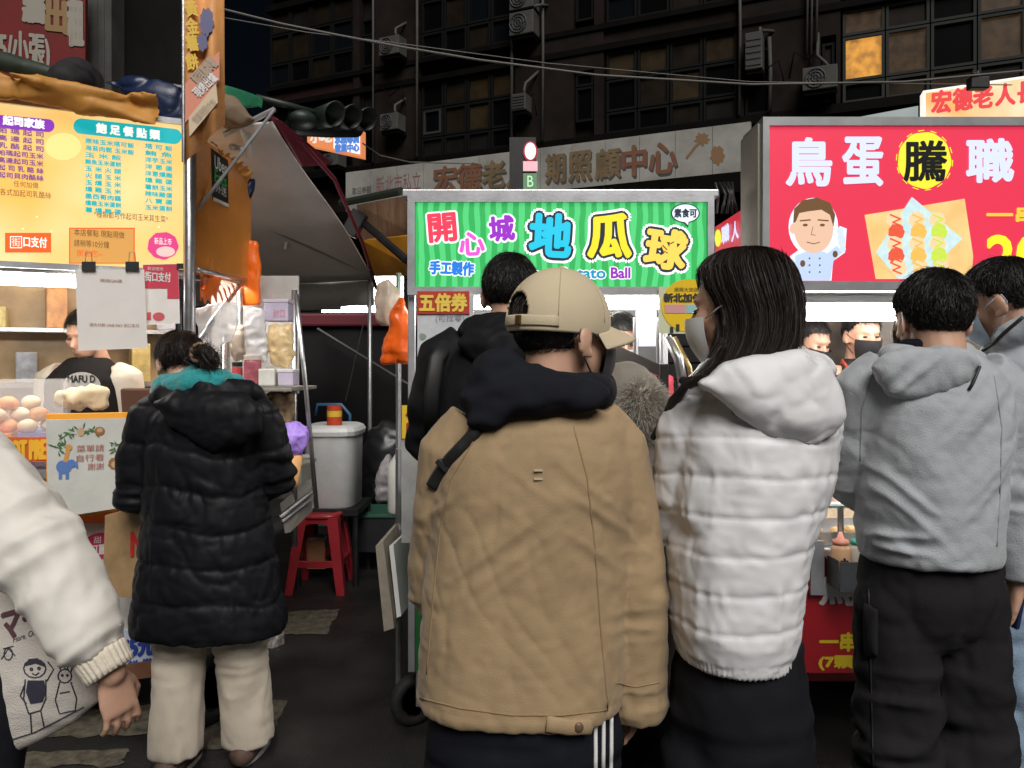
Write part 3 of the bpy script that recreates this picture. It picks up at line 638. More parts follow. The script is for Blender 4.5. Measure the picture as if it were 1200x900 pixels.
KB.text('菜單請', 90, 521, 122, 529, .0095, LET, sh); KB.text('自行看', 90, 532, 122, 540, .0095, LET, sh); KB.text('謝謝', 103, 542, 122, 550, .0095, LET, sh)
# paper bag with a red letter
t = thing('paper_bag', 'brown paper bag with a red letter M on the left counter edge', 'paper bag', at(143, 700, 2.82))
m = MB(); a, b = at(120, 700, 2.9), at(168, 700, 2.82); h = .31
m.prism([a, b, b + Vector((.0, .0, h)), b.lerp(a, .5) + Vector((0, 0, h + .01)), a + Vector((.01, 0, h))], (.02, .13, 0)); pb = m.build('bag_body', mat('kraft', (.36, .23, .11), .7, var=.2, vscale=10, bump=.3, bscale=20), t)
PBB = Board(a, b - a); PBB.text('M', 150, 630, 166, 657, .004, mat('letter_red', (.5, .02, .02), .5), t, .004)
# white cloth bundle, tablet behind
t = MB(); t.pillow([at(x, y, 3.12) for x, y in ((63, 472), (68, 460), (82, 454), (98, 456), (116, 451), (128, 458), (126, 476), (95, 481))], .03, .03)
o = t.remesh('cloth_bundle', .008, 3, lambda p, n: .012 * ridge(p * 22, 3) + .006 * ridge(p * 50, 5), mat('cream_cloth', (.72, .60, .40), .8, sheen=.3)); tag(o, 'crumpled cream cloth bundle behind the leaflet stand', 'cloth')
t = thing('card_reader', 'dark brown tablet stand behind the dark coated customer', 'tablet', at(165, 480, 3.3))
m = MB(); m.box(at(166, 482, 3.3), (.16, .03, .2), Matrix.Rotation(.15, 3, 'X'), .008); m.build('screen', mat('tablet_brown', (.10, .05, .035), .35), t)
m = MB(); m.tube([at(166, 500, 3.35), at(166, 545, 3.35)], .02, 8); m.build('stem', M_BLACK, t)
# hanging notices clipped to the menu frame
NB = Board(B0 + LN * .05, U1)
M_PAPER = mat('laminated_paper', (.78, .75, .72), .25, var=.05, vscale=4)
t = thing('laminated_notice', 'large laminated white notice clipped under the menu board', 'notice', NB.pp(130, 405))
m = MB(); NB.poly(m, [(88, 316), (169, 316), (173, 408), (92, 411)], 0, .003); sh = m.build('sheet', M_PAPER, t)
NB.text('掃描QR碼', 117, 327, 143, 331, .003, BRW, sh); NB.text('請先付款 LINE PAY 街口支付', 105, 379, 163, 383, .003, BRW, sh)
for x in (104, 155):
    m = MB(); NB.rect(m, x - 8, 307, x + 8, 317, .012, .024); cl = m.build('binder_clip', M_BLACK, t); m = MB(); m.tube([NB.pp(x - 4, 307, .0), NB.pp(x - 3, 296, .005), NB.pp(x + 3, 296, .005), NB.pp(x + 4, 307, .0)], .0018, 6); m.build('clip_wire', M_STEEL, cl)
NB2 = Board(B0 + LN * .02, U1)
t = thing('pink_notice', 'pink and white payment notice clipped right of the large laminated one', 'notice', NB2.pp(190, 380))
m = MB(); NB2.poly(m, [(167, 310), (209, 309), (211, 379), (168, 381)], 0, .003); sh = m.build('sheet', M_PAPER, t)
m = MB(); NB2.poly(m, [(167.5, 310.5), (208.5, 309.5), (210, 350), (196, 350), (196, 338), (168, 338)], .002, .001); m.build('pink_field', mat('notice_pink', (.60, .06, .10), .35), sh)
NB2.text('街口支付', 170, 319, 200, 330, .004, M_WHITE, sh, .001); NB2.text('歡迎使用', 173, 313, 191, 317, .004, M_WHITE, sh)
m = MB(); NB2.rect(m, 207, 309, 219, 315, .01, .02); m.build('binder_clip', M_BLACK, t)
m = MB(); NB2.rect(m, 172, 366, 177, 375, .002, .001); NB2.disc(m, 186, 371, 7, 5, .002, .001); m.build('red_mark', mat('print_red2', (.6, .10, .12), .5), sh)

# tarps over the stall
M_TOR = cloth('orange_tarp', (.52, .24, .05), .5, .8, 6, .05, 300, 0, .12)
M_TBL = mat('navy_tarp', (.012, .022, .065), .35, var=.3, vscale=6, bump=.3, bscale=14)
def tarp(name, label, pts, depth, mm, thick=.03, f=16, amp=.02, vox=.014, cat='tarp'):
    m = MB(); m.pillow([at(x, y, d) for (x, y), d in zip(pts, depth)], thick, thick, rings=5)
    o = m.remesh(name, vox, 3, lambda p, n: amp * .7 * ridge(p * np.array([f * .25, f * .6, f * .8]), 3) - amp * .9 * (1 - np.abs(noise3(p * np.array([f * .3, f * .4, f * .5]), 9))) ** 7, mm); return tag(o, label, cat)
tarp('orange_tarp', 'crumpled orange tarp rolled along the top of the yellow menu', [(-60, 70), (0, 82), (60, 92), (110, 102), (150, 110), (185, 108), (192, 128), (186, 149), (130, 142), (70, 128), (0, 117), (-60, 110)], [2.9] * 2 + [3.0, 3.05, 3.1, 3.15, 3.2, 3.15, 3.1, 3.05, 2.95, 2.9], M_TOR, .022, f=20, amp=.018, vox=.009)
tarp('navy_tarp', 'navy blue tarp behind the banner pole at left', [(115, 95), (150, 88), (218, 98), (222, 140), (200, 145), (188, 142), (186, 115), (150, 110)], [3.35] * 8, M_TBL, .025, f=20, vox=.009)
tarp('navy_tarp', 'small navy tarp end hanging beside the orange side panel', [(283, 212), (300, 208), (299, 222), (289, 235), (283, 232)], [3.95] * 5, M_TBL, .03, vox=.008)
tarp('orange_tarp', 'short orange tarp roll at the right end of the orange panel', [(240, 160), (256, 168), (290, 190), (300, 205), (292, 214), (283, 213), (270, 190), (240, 172)], [3.4, 3.5, 3.8, 3.95, 3.95, 3.9, 3.7, 3.4], M_TOR, .03, vox=.008)
tarp('grey_tarp', 'thin pale grey tarp strip behind the banner pole', [(170, 96), (218, 100), (230, 112), (200, 106)], [3.5] * 4, mat('pale_tarp', (.30, .29, .28), .5), .012, vox=.008)
tarp('green_tarp', 'dark green tarp at upper left above the orange tarp', [(-60, 60), (0, 62), (60, 78), (110, 98), (60, 96), (0, 84), (-60, 74)], [3.3] * 7, mat('dark_green_tarp', (.018, .028, .016), .6, var=.3), .04)
tarp('green_awning_flap', 'bright green awning flap behind the hanging banner', [(258, 98), (272, 101), (308, 112), (311, 128), (290, 129), (262, 122)], [3.8, 3.85, 4.0, 4.0, 3.9, 3.8], mat('green_awning', (.02, .16, .08), .5, var=.15), .015, vox=.009, amp=.006)
tarp('tan_tarp', 'bunched tan tarp between the banner and the grey canopy', [(258, 112), (275, 115), (290, 130), (300, 140), (284, 152), (262, 148), (256, 130)], [3.7] * 7, mat('tan_tarp', (.20, .14, .09), .7, var=.2), .05, vox=.009)
m = MB(); m.tube([at(78, 96, 3.1), at(90, 92, 3.3), at(100, 96, 3.6)], [.07, .085, .08], 16, True)
tag(m.remesh('rolled_cover', .009, 3, lambda p, n: .006 * ridge(p * 24, 2), mat('black_cloth', (.012, .010, .012), .8)), 'rolled black cover on top of the orange tarp', 'tarp')
# hanging banner
BNB = Board(at(240, 100, 3.0), (1, .25, 0))
t = thing('hanging_banner', 'tall orange printed banner hanging from the stall post', 'banner', BNB.pp(240, 190))
m = MB(); n = 12; R = []
for k in range(n + 1):
    x = 216 + 46 * k / n; wv = .012 * math.sin(k * .9)
    R.append([BNB.pp(x, -70, wv), BNB.pp(x + (1 if k == n else 0), 193 - 48 * k / n, wv * 1.4), BNB.pp(x + (1 if k == n else 0), 193 - 48 * k / n, wv * 1.4 - .003), BNB.pp(x, -70, wv - .003)])
m.loft(R); cl = m.build('cloth', mat('banner_orange', (.66, .30, .10), .55, var=.2, vscale=5, bump=.1, bscale=30), t, True)
m = MB(); m.tube([BNB.pp(214.5, -80, .0), BNB.pp(215, 190, .0)], .007, 8); m.build('rod', M_STEEL, t)
BY = mat('banner_yellow', (.75, .48, .03), .5); BP = mat('banner_purple', (.10, .10, .22), .5); BPK = mat('banner_pink', (.68, .25, .16), .5); BGR = mat('banner_grey', (.40, .30, .22), .5)
for ch, x, y in (('黃', 218, 4), ('金', 219, 24), ('薯', 219, 44), ('餅', 219, 66)): BNB.text(ch, x, y, x + 14, y + 18, .022, BY, t, .002, rot=.2)
m = MB(); BNB.disc(m, 243, 28, 8, 16, .02, .002, wob=.1); BNB.disc(m, 238, 52, 6, 10, .0205, .002, wob=.1); m.build('printed_figure', BP, t)
m = MB(); BNB.poly(m, [(218, 100), (258, 62), (258, 96), (218, 146)], .02, .002); m.build('printed_band', BPK, t)
BNB.text('起司馬鈴薯', 222, 78, 258, 92, .024, BGR, t, .002, rot=.85); BNB.text('現烤出爐', 224, 96, 258, 108, .024, M_WHITE, t, .001, rot=.85)
m = MB(); BNB.poly(m, [(222, 140), (254, 100), (256, 122), (223, 162)], .021, .002); m.build('printed_box', mat('banner_cream', (.62, .50, .34), .5), t); BNB.text('營業時間17:00', 222, 127, 258, 136, .026, BGR, t, rot=.87)
# orange carrier bags below the side panel
M_OBAG = mat('orange_bag', (.85, .16, .01), .35, var=.12, vscale=7, sub=.2)
tarp('orange_bag', 'orange plastic sheet hanging under the side panel, nearer one', [(230, 318), (262, 324), (286, 330), (268, 356), (240, 358), (231, 354)], [3.35, 3.5, 3.7, 3.6, 3.4, 3.35], M_OBAG, .02, vox=.008, amp=.008, cat='plastic sheet')
tarp('orange_bag', 'orange plastic bag hanging at the corner of the grey canopy', [(286, 278), (302, 282), (306, 300), (306, 358), (284, 360), (280, 335), (285, 328)], [3.95] * 7, M_OBAG, .03, vox=.008, amp=.01, cat='plastic bag')
# ================================================================ RACK RIGHT OF THE LEFT STALL
rk = thing('supply_rack', 'steel rack of packaging beside the dark coated customer', 'rack', at(310, 700, 3.75))
D = 3.7
m = MB(); m.tube([at(347, 345, 3.55), at(358, 450, 3.55), at(371, 596, 3.6)], .011, 8); m.build('post', M_STEEL, rk, True)
m = MB(); m.tube([at(345, 340, 4.0), at(345, 640, 4.0)], .016, 8); m.build('post', M_STEEL, rk, True)
m = MB(); m.tube([at(262, 380, 4.0), at(262, 640, 4.0)], .016, 8); m.build('post', M_STEEL, rk, True)
for y in (455, 545):
    m = MB(); c = at(305, y, 3.78); m.box(c, (.44, .46, .018), None, .004); m.build('shelf', mat('shelf_grey', (.24, .22, .19), .5, var=.2), rk)
m = MB(); c = at(300, 430, 4.06); m.box((c.x, 4.05, 1.62), (.46, .012, .62)); m.build('back_sheet', mat('frosted_sheet', (.45, .44, .43), .3, var=.15, vscale=7), rk)
M_CLR = mat('clear_film', (.75, .75, .76), .12, alpha=.5, var=.12, vscale=20, bump=.8, bscale=28)
def pouch(name, label, pts, d, mm, th=.03, cat='plastic bag', amp=.008, f=24, vox=.007):
    m = MB(); m.pillow([at(x, y, d) for x, y in pts], th, th, rings=5)
    return tag(m.remesh(name, vox, 2, lambda p, n: amp * ridge(p * f, 5) + amp * .5 * ridge(p * f * 2, 8), mm), label, cat)
pouch('plastic_bag', 'tall clear plastic bag in the middle of the rack', [(289, 366), (297, 360), (309, 363), (314, 400), (313, 424), (290, 424), (287, 395)], 3.65, mat('film_white', (.7, .69, .70), .2, alpha=.75, bump=.6, bscale=30))
pouch('plastic_bag', 'clear bag of beige wrappers left in the rack', [(267, 382), (288, 380), (290, 420), (275, 424), (268, 412)], 3.72, mat('film_beige', (.55, .46, .38), .25, alpha=.85, bump=.6, bscale=30))
pouch('plastic_bag', 'yellowish bag of wrappers right in the rack', [(314, 382), (342, 380), (346, 415), (336, 432), (320, 428), (314, 404)], 3.66, mat('film_yellow', (.68, .50, .26), .3, alpha=.9, var=.25, vscale=14, bump=.6, bscale=30))
pouch('cover_sheet', 'crinkled clear film hanging at the left of the rack', [(230, 362), (262, 352), (286, 358), (272, 400), (240, 412), (232, 400)], 3.5, M_CLR, .012, 'plastic sheet')
def carton(name, label, px, py, w, h, d, col, lid=None, cat='box', dep=.1):
    t = thing(name, label, cat, at(px, py + h / 2, d)); k = d / F
    m = MB(); m.box(at(px, py, d), (w * k, dep, h * k), None, .006); m.build('body', mat(name + str(px), col, .45, var=.12, vscale=9), t)
    if lid: m = MB(); m.box(at(px, py - h / 2 - 1.5, d), (w * k * 1.05, dep * 1.05, 3 * k + .004), None, .003); m.build('lid', mat('lid' + str(px), lid, .4), t)
    return t
_sb = carton('sticker_box', 'lilac and white printed box at the top right of the rack', 327, 366, 28, 22, 3.7, (.52, .46, .60), (.6, .55, .66)); 
TB = Board(at(327, 366, 3.648), (1, 0, 0)); _o = TB.text('封口', 320, 362, 334, 372, .002, mat('pinkish', (.6, .25, .3), .5), _sb)
def jar(name, label, px, py, r, h, d, col, lidc, top=None):
    t = thing(name, label, 'jar', at(px, py + h / 2, d)); k = d / F; c = at(px, py, d)
    m = MB(); z0 = c.z - h * k / 2; z1 = c.z + h * k / 2; R = []
    for z, q in ((z0, .9), (z0 + .008, 1), (z1 - .01, 1), (z1, .93)): R.append([(c.x + r * k * q * math.cos(a), c.y + r * k * q * math.sin(a), z) for a in [2 * math.pi * i / 20 for i in range(20)]])
    m.loft(R); m.build('body', mat('jar' + label[:14], col, .25, var=.2, vscale=30), t, False)
    m = MB(); R = [[(c.x + r * k * q * math.cos(a), c.y + r * k * q * math.sin(a), z) for a in [2 * math.pi * i / 20 for i in range(20)]] for z, q in ((z1 + .001, .98), (z1 + .02, .98), (z1 + .024, .9))]
    m.loft(R); m.build('lid', mat('jl' + label[:14], lidc, .4), t)
jar('jar', 'small red jar with black lid on the rack shelf', 278, 440, 6, 20, 3.68, (.55, .08, .09), (.02, .02, .02))
jar('jar', 'wide jar of dark red fruit on the rack shelf', 296, 437, 10, 30, 3.62, (.36, .10, .13), (.55, .46, .40))
carton('paper_tub', 'white paper tub on the rack shelf', 316, 442, 19, 20, 3.62, (.66, .66, .60))
carton('paper_tub', 'pale lilac oval tub at the right end of the rack shelf', 338, 444, 18, 16, 3.62, (.58, .52, .66), (.72, .70, .72))
pouch('work_gloves', 'bunch of tan work gloves hung under the rack shelf', [(312, 462), (330, 460), (341, 462), (343, 485), (336, 502), (322, 503), (313, 488)], 3.72, mat('glove_tan', (.24, .17, .10), .9, var=.3, vscale=20), .03, 'gloves', .016, 30)
# ice cream display cone
t = thing('display_cone', 'purple scoop display cone standing beside the dark coated customer', 'display prop', at(344, 580, 3.5))
m = MB(); c = at(343, 515, 3.5); m.ell(c, (.066, .066, .078)); m.remesh('scoop', .006, 1, lambda p, n: .010 * ridge(p * 26, 4) + .005 * ridge(p * 60, 2), mat('taro_purple', (.36, .22, .70), .5, var=.15, vscale=12), t)
m = MB(); R = []
for z, r in ((c.z - .07, .045), (c.z - .20, .026), (c.z - .22, .022)): R.append([(c.x + r * math.cos(a), c.y + r * math.sin(a), z) for a in [2 * math.pi * i / 20 for i in range(20)]])
m.loft(R); m.build('cone', mat('wafer', (.62, .33, .13), .7, var=.2, vscale=30, bump=.5, bscale=60), t, True)
# pale folding stand under it
t = thing('folding_stand', 'grey folding stand leaning behind the red stool', 'stand', at(345, 640, 4.0))
m = MB(); m.prism([at(328, 590, 3.9), at(362, 562, 4.1), at(360, 600, 4.1), at(334, 625, 3.9)], (.02, .03, 0)); m.build('panel', mat('stand_grey', (.30, .28, .25), .6, var=.2, vscale=8), t)
m = MB(); m.tube([at(327, 606, 3.86), at(367, 575, 4.06)], .012, 8); m.tube([at(330, 612, 3.86), at(367, 583, 4.06)], .008, 8); m.build('arm', M_STEEL, t)
carton('cooler_box', 'beige cooler box behind the display cone', 338, 560, 44, 42, 4.3, (.36, .34, .30), (.42, .40, .37), 'cooler', .25)

# red plastic stool
c = gnd(377, 688); st = thing('plastic_stool', 'dark red plastic stool standing on the road', 'stool', c)
M_RED = mat('stool_red', (.33, .021, .030), .32, var=.12, vscale=6)
H = .50; w1, w0 = .135, .19
def rr(w, z, r=.35, n=28, cx=0):
    out = []
    for i in range(n):
        a = 2 * math.pi * i / n; q = (abs(math.cos(a)) ** 4 + abs(math.sin(a)) ** 4) ** -.25; out.append((c.x + w * q * math.cos(a), c.y + w * q * math.sin(a), z))
    return out
m = MB(); m.loft([rr(w1 * .9, H - .03), rr(w1 * 1.03, H - .03), rr(w1 * 1.05, H - .012), rr(w1 * 1.0, H), rr(w1 * .8, H + .002), rr(w1 * .75, H - .005)]); m.build('seat', M_RED, st, True)
for sx in (-1, 1):
    for sy in (-1, 1):
        m = MB(); R = []
        for k in range(9):
            q = k / 8; ww = w1 + (w0 - w1) * q; z = (H - .02) * (1 - q); lw = .072 - .022 * q
            cx, cy = c.x + sx * ww, c.y + sy * ww; ox, oy = -sx * lw, -sy * lw
            R.append([(cx, cy, z), (cx + ox, cy, z), (cx + ox, cy + oy * .25, z), (cx + ox * .25, cy + oy * .25, z), (cx + ox * .25, cy + oy, z), (cx, cy + oy, z)])
        m.loft(R); m.build('leg', M_RED, st)
for a, b in (((-1, -1), (1, -1)), ((-1, 1), (1, 1)), ((-1, -1), (-1, 1)), ((1, -1), (1, 1))):
    q = .62; ww = (w1 + (w0 - w1) * q) * .94; m = MB(); p0 = Vector((c.x + a[0] * ww, c.y + a[1] * ww, H * (1 - q))); p1 = Vector((c.x + b[0] * ww, c.y + b[1] * ww, H * (1 - q)))
    m.box((p0 + p1) / 2, (abs(p1.x - p0.x) + .012, abs(p1.y - p0.y) + .012, .045), None, .004); m.build('stretcher', M_RED, st)
    # arched apron under the seat
    m = MB(); P = []; n = 10
    ww2 = w1 * .99; p0 = Vector((c.x + a[0] * ww2, c.y + a[1] * ww2, 0)); p1 = Vector((c.x + b[0] * ww2, c.y + b[1] * ww2, 0))
    top = [p0.lerp(p1, k / n) + Vector((0, 0, H - .028)) for k in range(n + 1)]; bot = [p0.lerp(p1, k / n) + Vector((0, 0, H - .055 - .09 * abs(2 * k / n - 1) ** 3)) for k in range(n, -1, -1)]
    inw = Vector((-(a[0] + b[0]) / 2, -(a[1] + b[1]) / 2, 0)) * .012; m.prism(top + bot, inw); m.build('apron', M_RED, st)
# things under and around the stool
carton('paper_cup_sleeve', 'stack of orange and white cups under the stool', 372, 648, 22, 34, 5.25, (.55, .25, .12), (.5, .5, .48), 'cups', .1)
m = MB(); m.pillow([at(x, y, 4.05) for x, y in ((312, 745), (330, 740), (334, 762), (344, 772), (334, 786), (312, 788), (306, 770))], .09, .09); 
tag(m.remesh('trash_bag', .010, 2, lambda p, n: .018 * ridge(p * 16, 5) + .008 * ridge(p * 40, 8), mat('grey_film', (.20, .18, .17), .25, var=.5, vscale=24, bump=.6, bscale=40)), 'crumpled clear bag of litter lying on the road by the cream trousers', 'litter')

# grey tub with can on a low trolley
t = thing('storage_tub', 'grey plastic tub with rounded lid behind the stool', 'tub', at(393, 640, 5.2))
def rrb(c, wx, wy, z, n=28): return [(c.x + wx * (abs(math.cos(a)) ** 4 + abs(math.sin(a)) ** 4) ** -.25 * math.cos(a), c.y + wy * (abs(math.cos(a)) ** 4 + abs(math.sin(a)) ** 4) ** -.25 * math.sin(a), z) for a in [2 * math.pi * i / n for i in range(n)]]
M_TUB = mat('tub_grey', (.72, .73, .73), .45, var=.1, vscale=5)
c = at(392, 540, 5.3); z0, z1 = .50, .99
m = MB(); m.loft([rrb(c, .15, .2, z0), rrb(c, .17, .22, z0 + .02), rrb(c, .175, .24, z1 - .02), rrb(c, .18, .25, z1)]); m.build('body', M_TUB, t, True)
m = MB(); m.loft([rrb(c, .19, .26, z1 + .002), rrb(c, .195, .265, z1 + .03), rrb(c, .18, .25, z1 + .055), rrb(c, .15, .2, z1 + .07)]); m.build('lid', mat('lid_grey', (.66, .67, .67), .4), t, False)
m = MB(); m.box((c.x, c.y, .49), (.42, .5, .04)); 
for sx in (-1, 1): m.tube([(c.x + sx * .19, c.y - .22, .47), (c.x + sx * .19, c.y - .22, .0)], .02, 8); m.tube([(c.x + sx * .19, c.y + .22, .47), (c.x + sx * .19, c.y + .22, .0)], .02, 8)
m.build('stand', M_BLACK, t)
t = thing('food_can', 'small red and yellow food tin on the grey tub lid', 'can', at(392, 505, 5.15))
cc = Vector((at(392, 495, 5.15).x, 5.15, 0)); zb = z1 + .072
for nm, za, zc, col in (('body', 0, .055, (.55, .07, .03)), ('label_band', .0552, .095, (.75, .50, .06)), ('body', .0952, .13, (.55, .07, .03))):
    m = MB(); m.loft([[(cc.x + .05 * math.cos(a), cc.y + .05 * math.sin(a), zb + q) for a in [2 * math.pi * i / 20 for i in range(20)]] for q in (za, zc)]); m.build(nm, mat('can' + str(col), col, .35), t)
m = MB(); m.tube([at(370, 487, 5.6), at(372, 474, 5.6), at(400, 474, 5.6), at(410, 486, 5.6), at(410, 500, 5.6)], .012, 8); tag(m.build('blue_handle', mat('handle_blue', (.04, .12, .25), .4), None, True), 'bent blue metal trolley handle behind the grey tub', 'handle')
# black tarp curtain with maroon top, bright gap above
M_CUR = cloth('black_curtain', (.009, .0085, .009), .7, .9, 2.5, .05, 200)
t = thing('tarp_curtain', 'black tarp curtain with maroon top edge closing the alley', 'curtain', at(415, 600, 7))
m = MB(); n = 46; R = []
for k in range(n + 1):
    x = 338 + 160 * k / n; o = .02 * math.sin(k * .19 + .8 * math.sin(k * .11)) + .005 * math.sin(k * .53 + 1)
    R.append([at(x, 382, 7) + Vector((0, o * .3, 0)), at(x, 480, 7) + Vector((0, o, 0)), at(x, 612, 7) + Vector((0, o * 1.3, 0)), at(x, 612, 7.02) + Vector((0, o * 1.3, 0)), at(x, 480, 7.02) + Vector((0, o, 0)), at(x, 382, 7.02) + Vector((0, o * .3, 0))])
m.loft(R); m.build('cloth', M_CUR, t, True)
m = MB(); m.box(at(415, 375, 6.98), (1.3, .06, .12), None, .02); m.build('maroon_band', mat('maroon_cloth', (.13, .013, .022), .6), t)
for a, b in (((372, 385), (478, 450)), ((437, 330), (405, 470))):
    m = MB(); m.tube([at(*a, 6.85), at(*b, 6.85)], .012 if a[0] < 400 else .005, 7); m.build('tie_rod', mat('rod_grey', (.10, .10, .10), .5, .5), t)
t = thing('lit_shopfront', 'white glowing shopfront glimpsed below the grey canopy', 'shopfront', at(420, 380, 9))
m = MB(); m.box(at(425, 345, 9), (.95, .05, .42)); m.build('light_panel', emi('shop_white', (1, .99, .97), 14), t)
m = MB(); m.box(at(375, 353, 9), (.5, .05, .09)); m.build('sign_strip', emi('shop_cream', (.9, .78, .5), 1), t)
m = MB(); m.box(at(375, 361, 8.98), (.5, .04, .05)); m.build('dark_strip', M_BLACK, t)
m = MB(); m.box(at(420, 390, 9.1), (2.6, .05, .3)); m.build('sill', M_BLACK, t)

# grey canopy with maroon trim
cp = thing('market_canopy', 'grey fabric canopy with maroon trim sloping behind the left stall', 'canopy', at(360, 640, 5))
M_CAN = mat('canopy_grey', (.66, .59, .56), .7, var=.12, vscale=1.5, bump=.3, bscale=9)
X0, X1 = -2.7, -1.17
m = MB(); R = []; n = 14
def cz(y, x): return 2.66 - .215 * (y - 3.7) + .02 * math.sin(y * 3 + x) - .04 * math.sin(math.pi * (x - X0) / (X1 - X0))
for k in range(n + 1):
    y = 3.75 + (6.05 - 3.75) * k / n; row = [(X0 + (X1 - X0) * j / 8 + (.08 * k / n if j == 8 else 0), y, cz(y, X0 + (X1 - X0) * j / 8)) for j in range(9)]
    R.append(row + [(a, b, z + .012) for a, b, z in row[::-1]])
m.loft(R); m.build('cloth', M_CAN, cp, True)
m = MB(); R = []
for k in range(11):
    x = X0 + (X1 + .08 - X0) * k / 10; w = .012 * math.sin(k * 1.7); z = cz(6.05, x)
    R.append([(x, 6.06 + w * .3, z + .01), (x, 6.08 + w, z - .2 - .01 * math.sin(k * 2)), (x, 6.09 + w, z - .2 - .01 * math.sin(k * 2)), (x, 6.07 + w * .3, z + .01)])
m.loft(R); m.build('valance', mat('valance_grey', (.33, .33, .335), .7, var=.1), cp, True)
m = MB(); m.prism([at(318, 138, 3.75), at(328, 141, 3.8), at(384, 188, 4.75), at(380, 193, 4.75), at(352, 194, 4.4), at(336, 166, 4.0)], (.01, .02, 0)); m.build('maroon_flap', mat('maroon_flap', (.22, .025, .05), .6, var=.15), cp)
m = MB(); m.tube([at(316, 136, 3.74), at(352, 165, 4.2), at(392, 210, 4.85), at(425, 285, 5.6), at(441, 338, 6.1)], .014, 8); m.build('edge_piping', mat('maroon_flap', (.22, .025, .05), .6), cp, True)
for a, b, r in (((286, 255, 4.9), (428, 318, 5.9), .014), ((296, 277, 5.3), (316, 268, 5.2), .014), ((270, 172, 3.9), (327, 176, 4.1), .016), ((262, 158, 3.75), (322, 128, 3.75), .014), ((322, 128, 3.75), (228, 250, 3.35), .008)):
    m = MB(); m.tube([at(*a), at(*b)], r, 8); m.build('rib', M_ALU, cp)
m = MB(); m.tube([at(278, 140, 3.75), at(284, 156, 3.8), at(292, 170, 3.85), at(292, 184, 3.9)], .016, 8); m.build('strap', M_WHITE, cp, True)
m = MB(); m.tube([at(334, 275, 5.3), at(336, 282, 5.3), at(334, 292, 5.3)], .012, 7); m.build('strap', M_WHITE, cp, True)
for x, y in ((-2.6, 3.8), (-2.6, 6.0), (-1.12, 6.05)):
    m = MB(); post(m, x, y, 0, cz(y, x)); m.build('leg', M_ALU, cp, True)
# yellow awning and plastic sheeting between canopy and green stall
ya = thing('yellow_awning', 'bright yellow awning with dark roller between canopy and green sign', 'awning', at(455, 330, 5.6))
m = MB(); m.prism([at(424, 282, 6.4), at(500, 274, 5.2), at(500, 322, 5.2), at(440, 324, 6.4)], (0, .02, .01)); m.build('cloth', mat('awning_yellow', (.60, .26, .02), .5, var=.15, vscale=3), ya)
m = MB(); m.prism([at(418, 240, 6.4), at(500, 225, 5.4), at(500, 282, 5.4), at(424, 284, 6.4)], (0, .03, 0)); m.build('film', mat('brown_film', (.22, .13, .08), .3, var=.5, vscale=5, bump=.8, bscale=12, stretch=(1, 1, .3)), ya)
m = MB(); m.tube([at(420, 256, 6.0), at(478, 306, 5.3)], .03, 8); m.build('roller', M_BLACK, ya)
m = MB(); m.tube([at(400, 238, 6.0), at(470, 224, 5.4)], .03, 8); m.build('rail', mat('rail_dark', (.02, .03, .02), .5), ya)
m = MB(); m.box(at(416, 262, 5.9), (.12, .1, .2), Matrix.Rotation(.5, 3, 'Y'), .01); m.build('motor', M_BLACK, ya)
# hanging carrier bags
def hang_bag(name, label, pts, d, mm, th):
    return pouch(name, label, pts, d, mm, th, 'plastic bag', .010, 18, .008)
hang_bag('carrier_bag', 'orange carrier bag hanging left of the green stall post', [(466, 350), (472, 348), (478, 366), (481, 386), (481, 426), (447, 428), (453, 400), (457, 372)], 3.2, mat('bag_orange', (.85, .13, .01), .3, var=.12, vscale=8, sub=.2), .045)
hang_bag('carrier_bag', 'white carrier bag hanging above the orange carrier bag', [(444, 334), (456, 328), (466, 340), (467, 358), (457, 380), (443, 378), (440, 356)], 3.3, mat('bag_white', (.52, .42, .34), .35, var=.2, vscale=9, sub=.2), .04)
m = MB(); m.tube([at(467, 320, 3.4), at(467, 525, 3.4)], .012, 8); t = thing('hook_pole', 'thin steel pole carrying the carrier bags', 'pole', at(467, 640, 3.4)); m.build('shaft', M_ALU, t); m = MB(); m.tube([at(467, 526, 3.4), Vector((at(467, 526, 3.4).x, 3.4, 0))], .014, 8); m.build('lower_shaft', M_STEEL, t)
t = thing('water_jug', 'white plastic jug beside the green stall', 'jug', at(470, 600, 3.9))
m = MB(); c = at(471, 565, 3.9); m.loft([rrb(c, .06, .06, c.z - .16), rrb(c, .068, .068, c.z - .14), rrb(c, .068, .068, c.z + .09), rrb(c, .03, .03, c.z + .15), rrb(c, .025, .025, c.z + .18)]); m.build('body', mat('jug_white', (.6, .6, .56), .35, sub=.2), t, True)
m = MB(); m.loft([rrb(c, .03, .03, c.z + .181), rrb(c, .03, .03, c.z + .21)]); m.build('cap', mat('jug_cap', (.45, .22, .22), .4), t)
pouch('plastic_bag', 'translucent bag hanging beside the white jug', [(448, 540), (456, 532), (462, 545), (462, 588), (442, 590), (440, 565)], 4.0, mat('film_grey', (.36, .33, .35), .3, alpha=.9), .05)
carton('crate', 'low dark crate under the tarp curtain', 440, 620, 60, 40, 5.6, (.02, .02, .022), (.03, .10, .07), 'crate', .4)
pouch('black_sack', 'black refuse sack against the tarp curtain', [(430, 505), (450, 492), (476, 498), (480, 560), (470, 595), (432, 590), (424, 550)], 6.0, mat('sack_black', (.012, .012, .013), .35), .15, 'sack', .02, 9, .02)
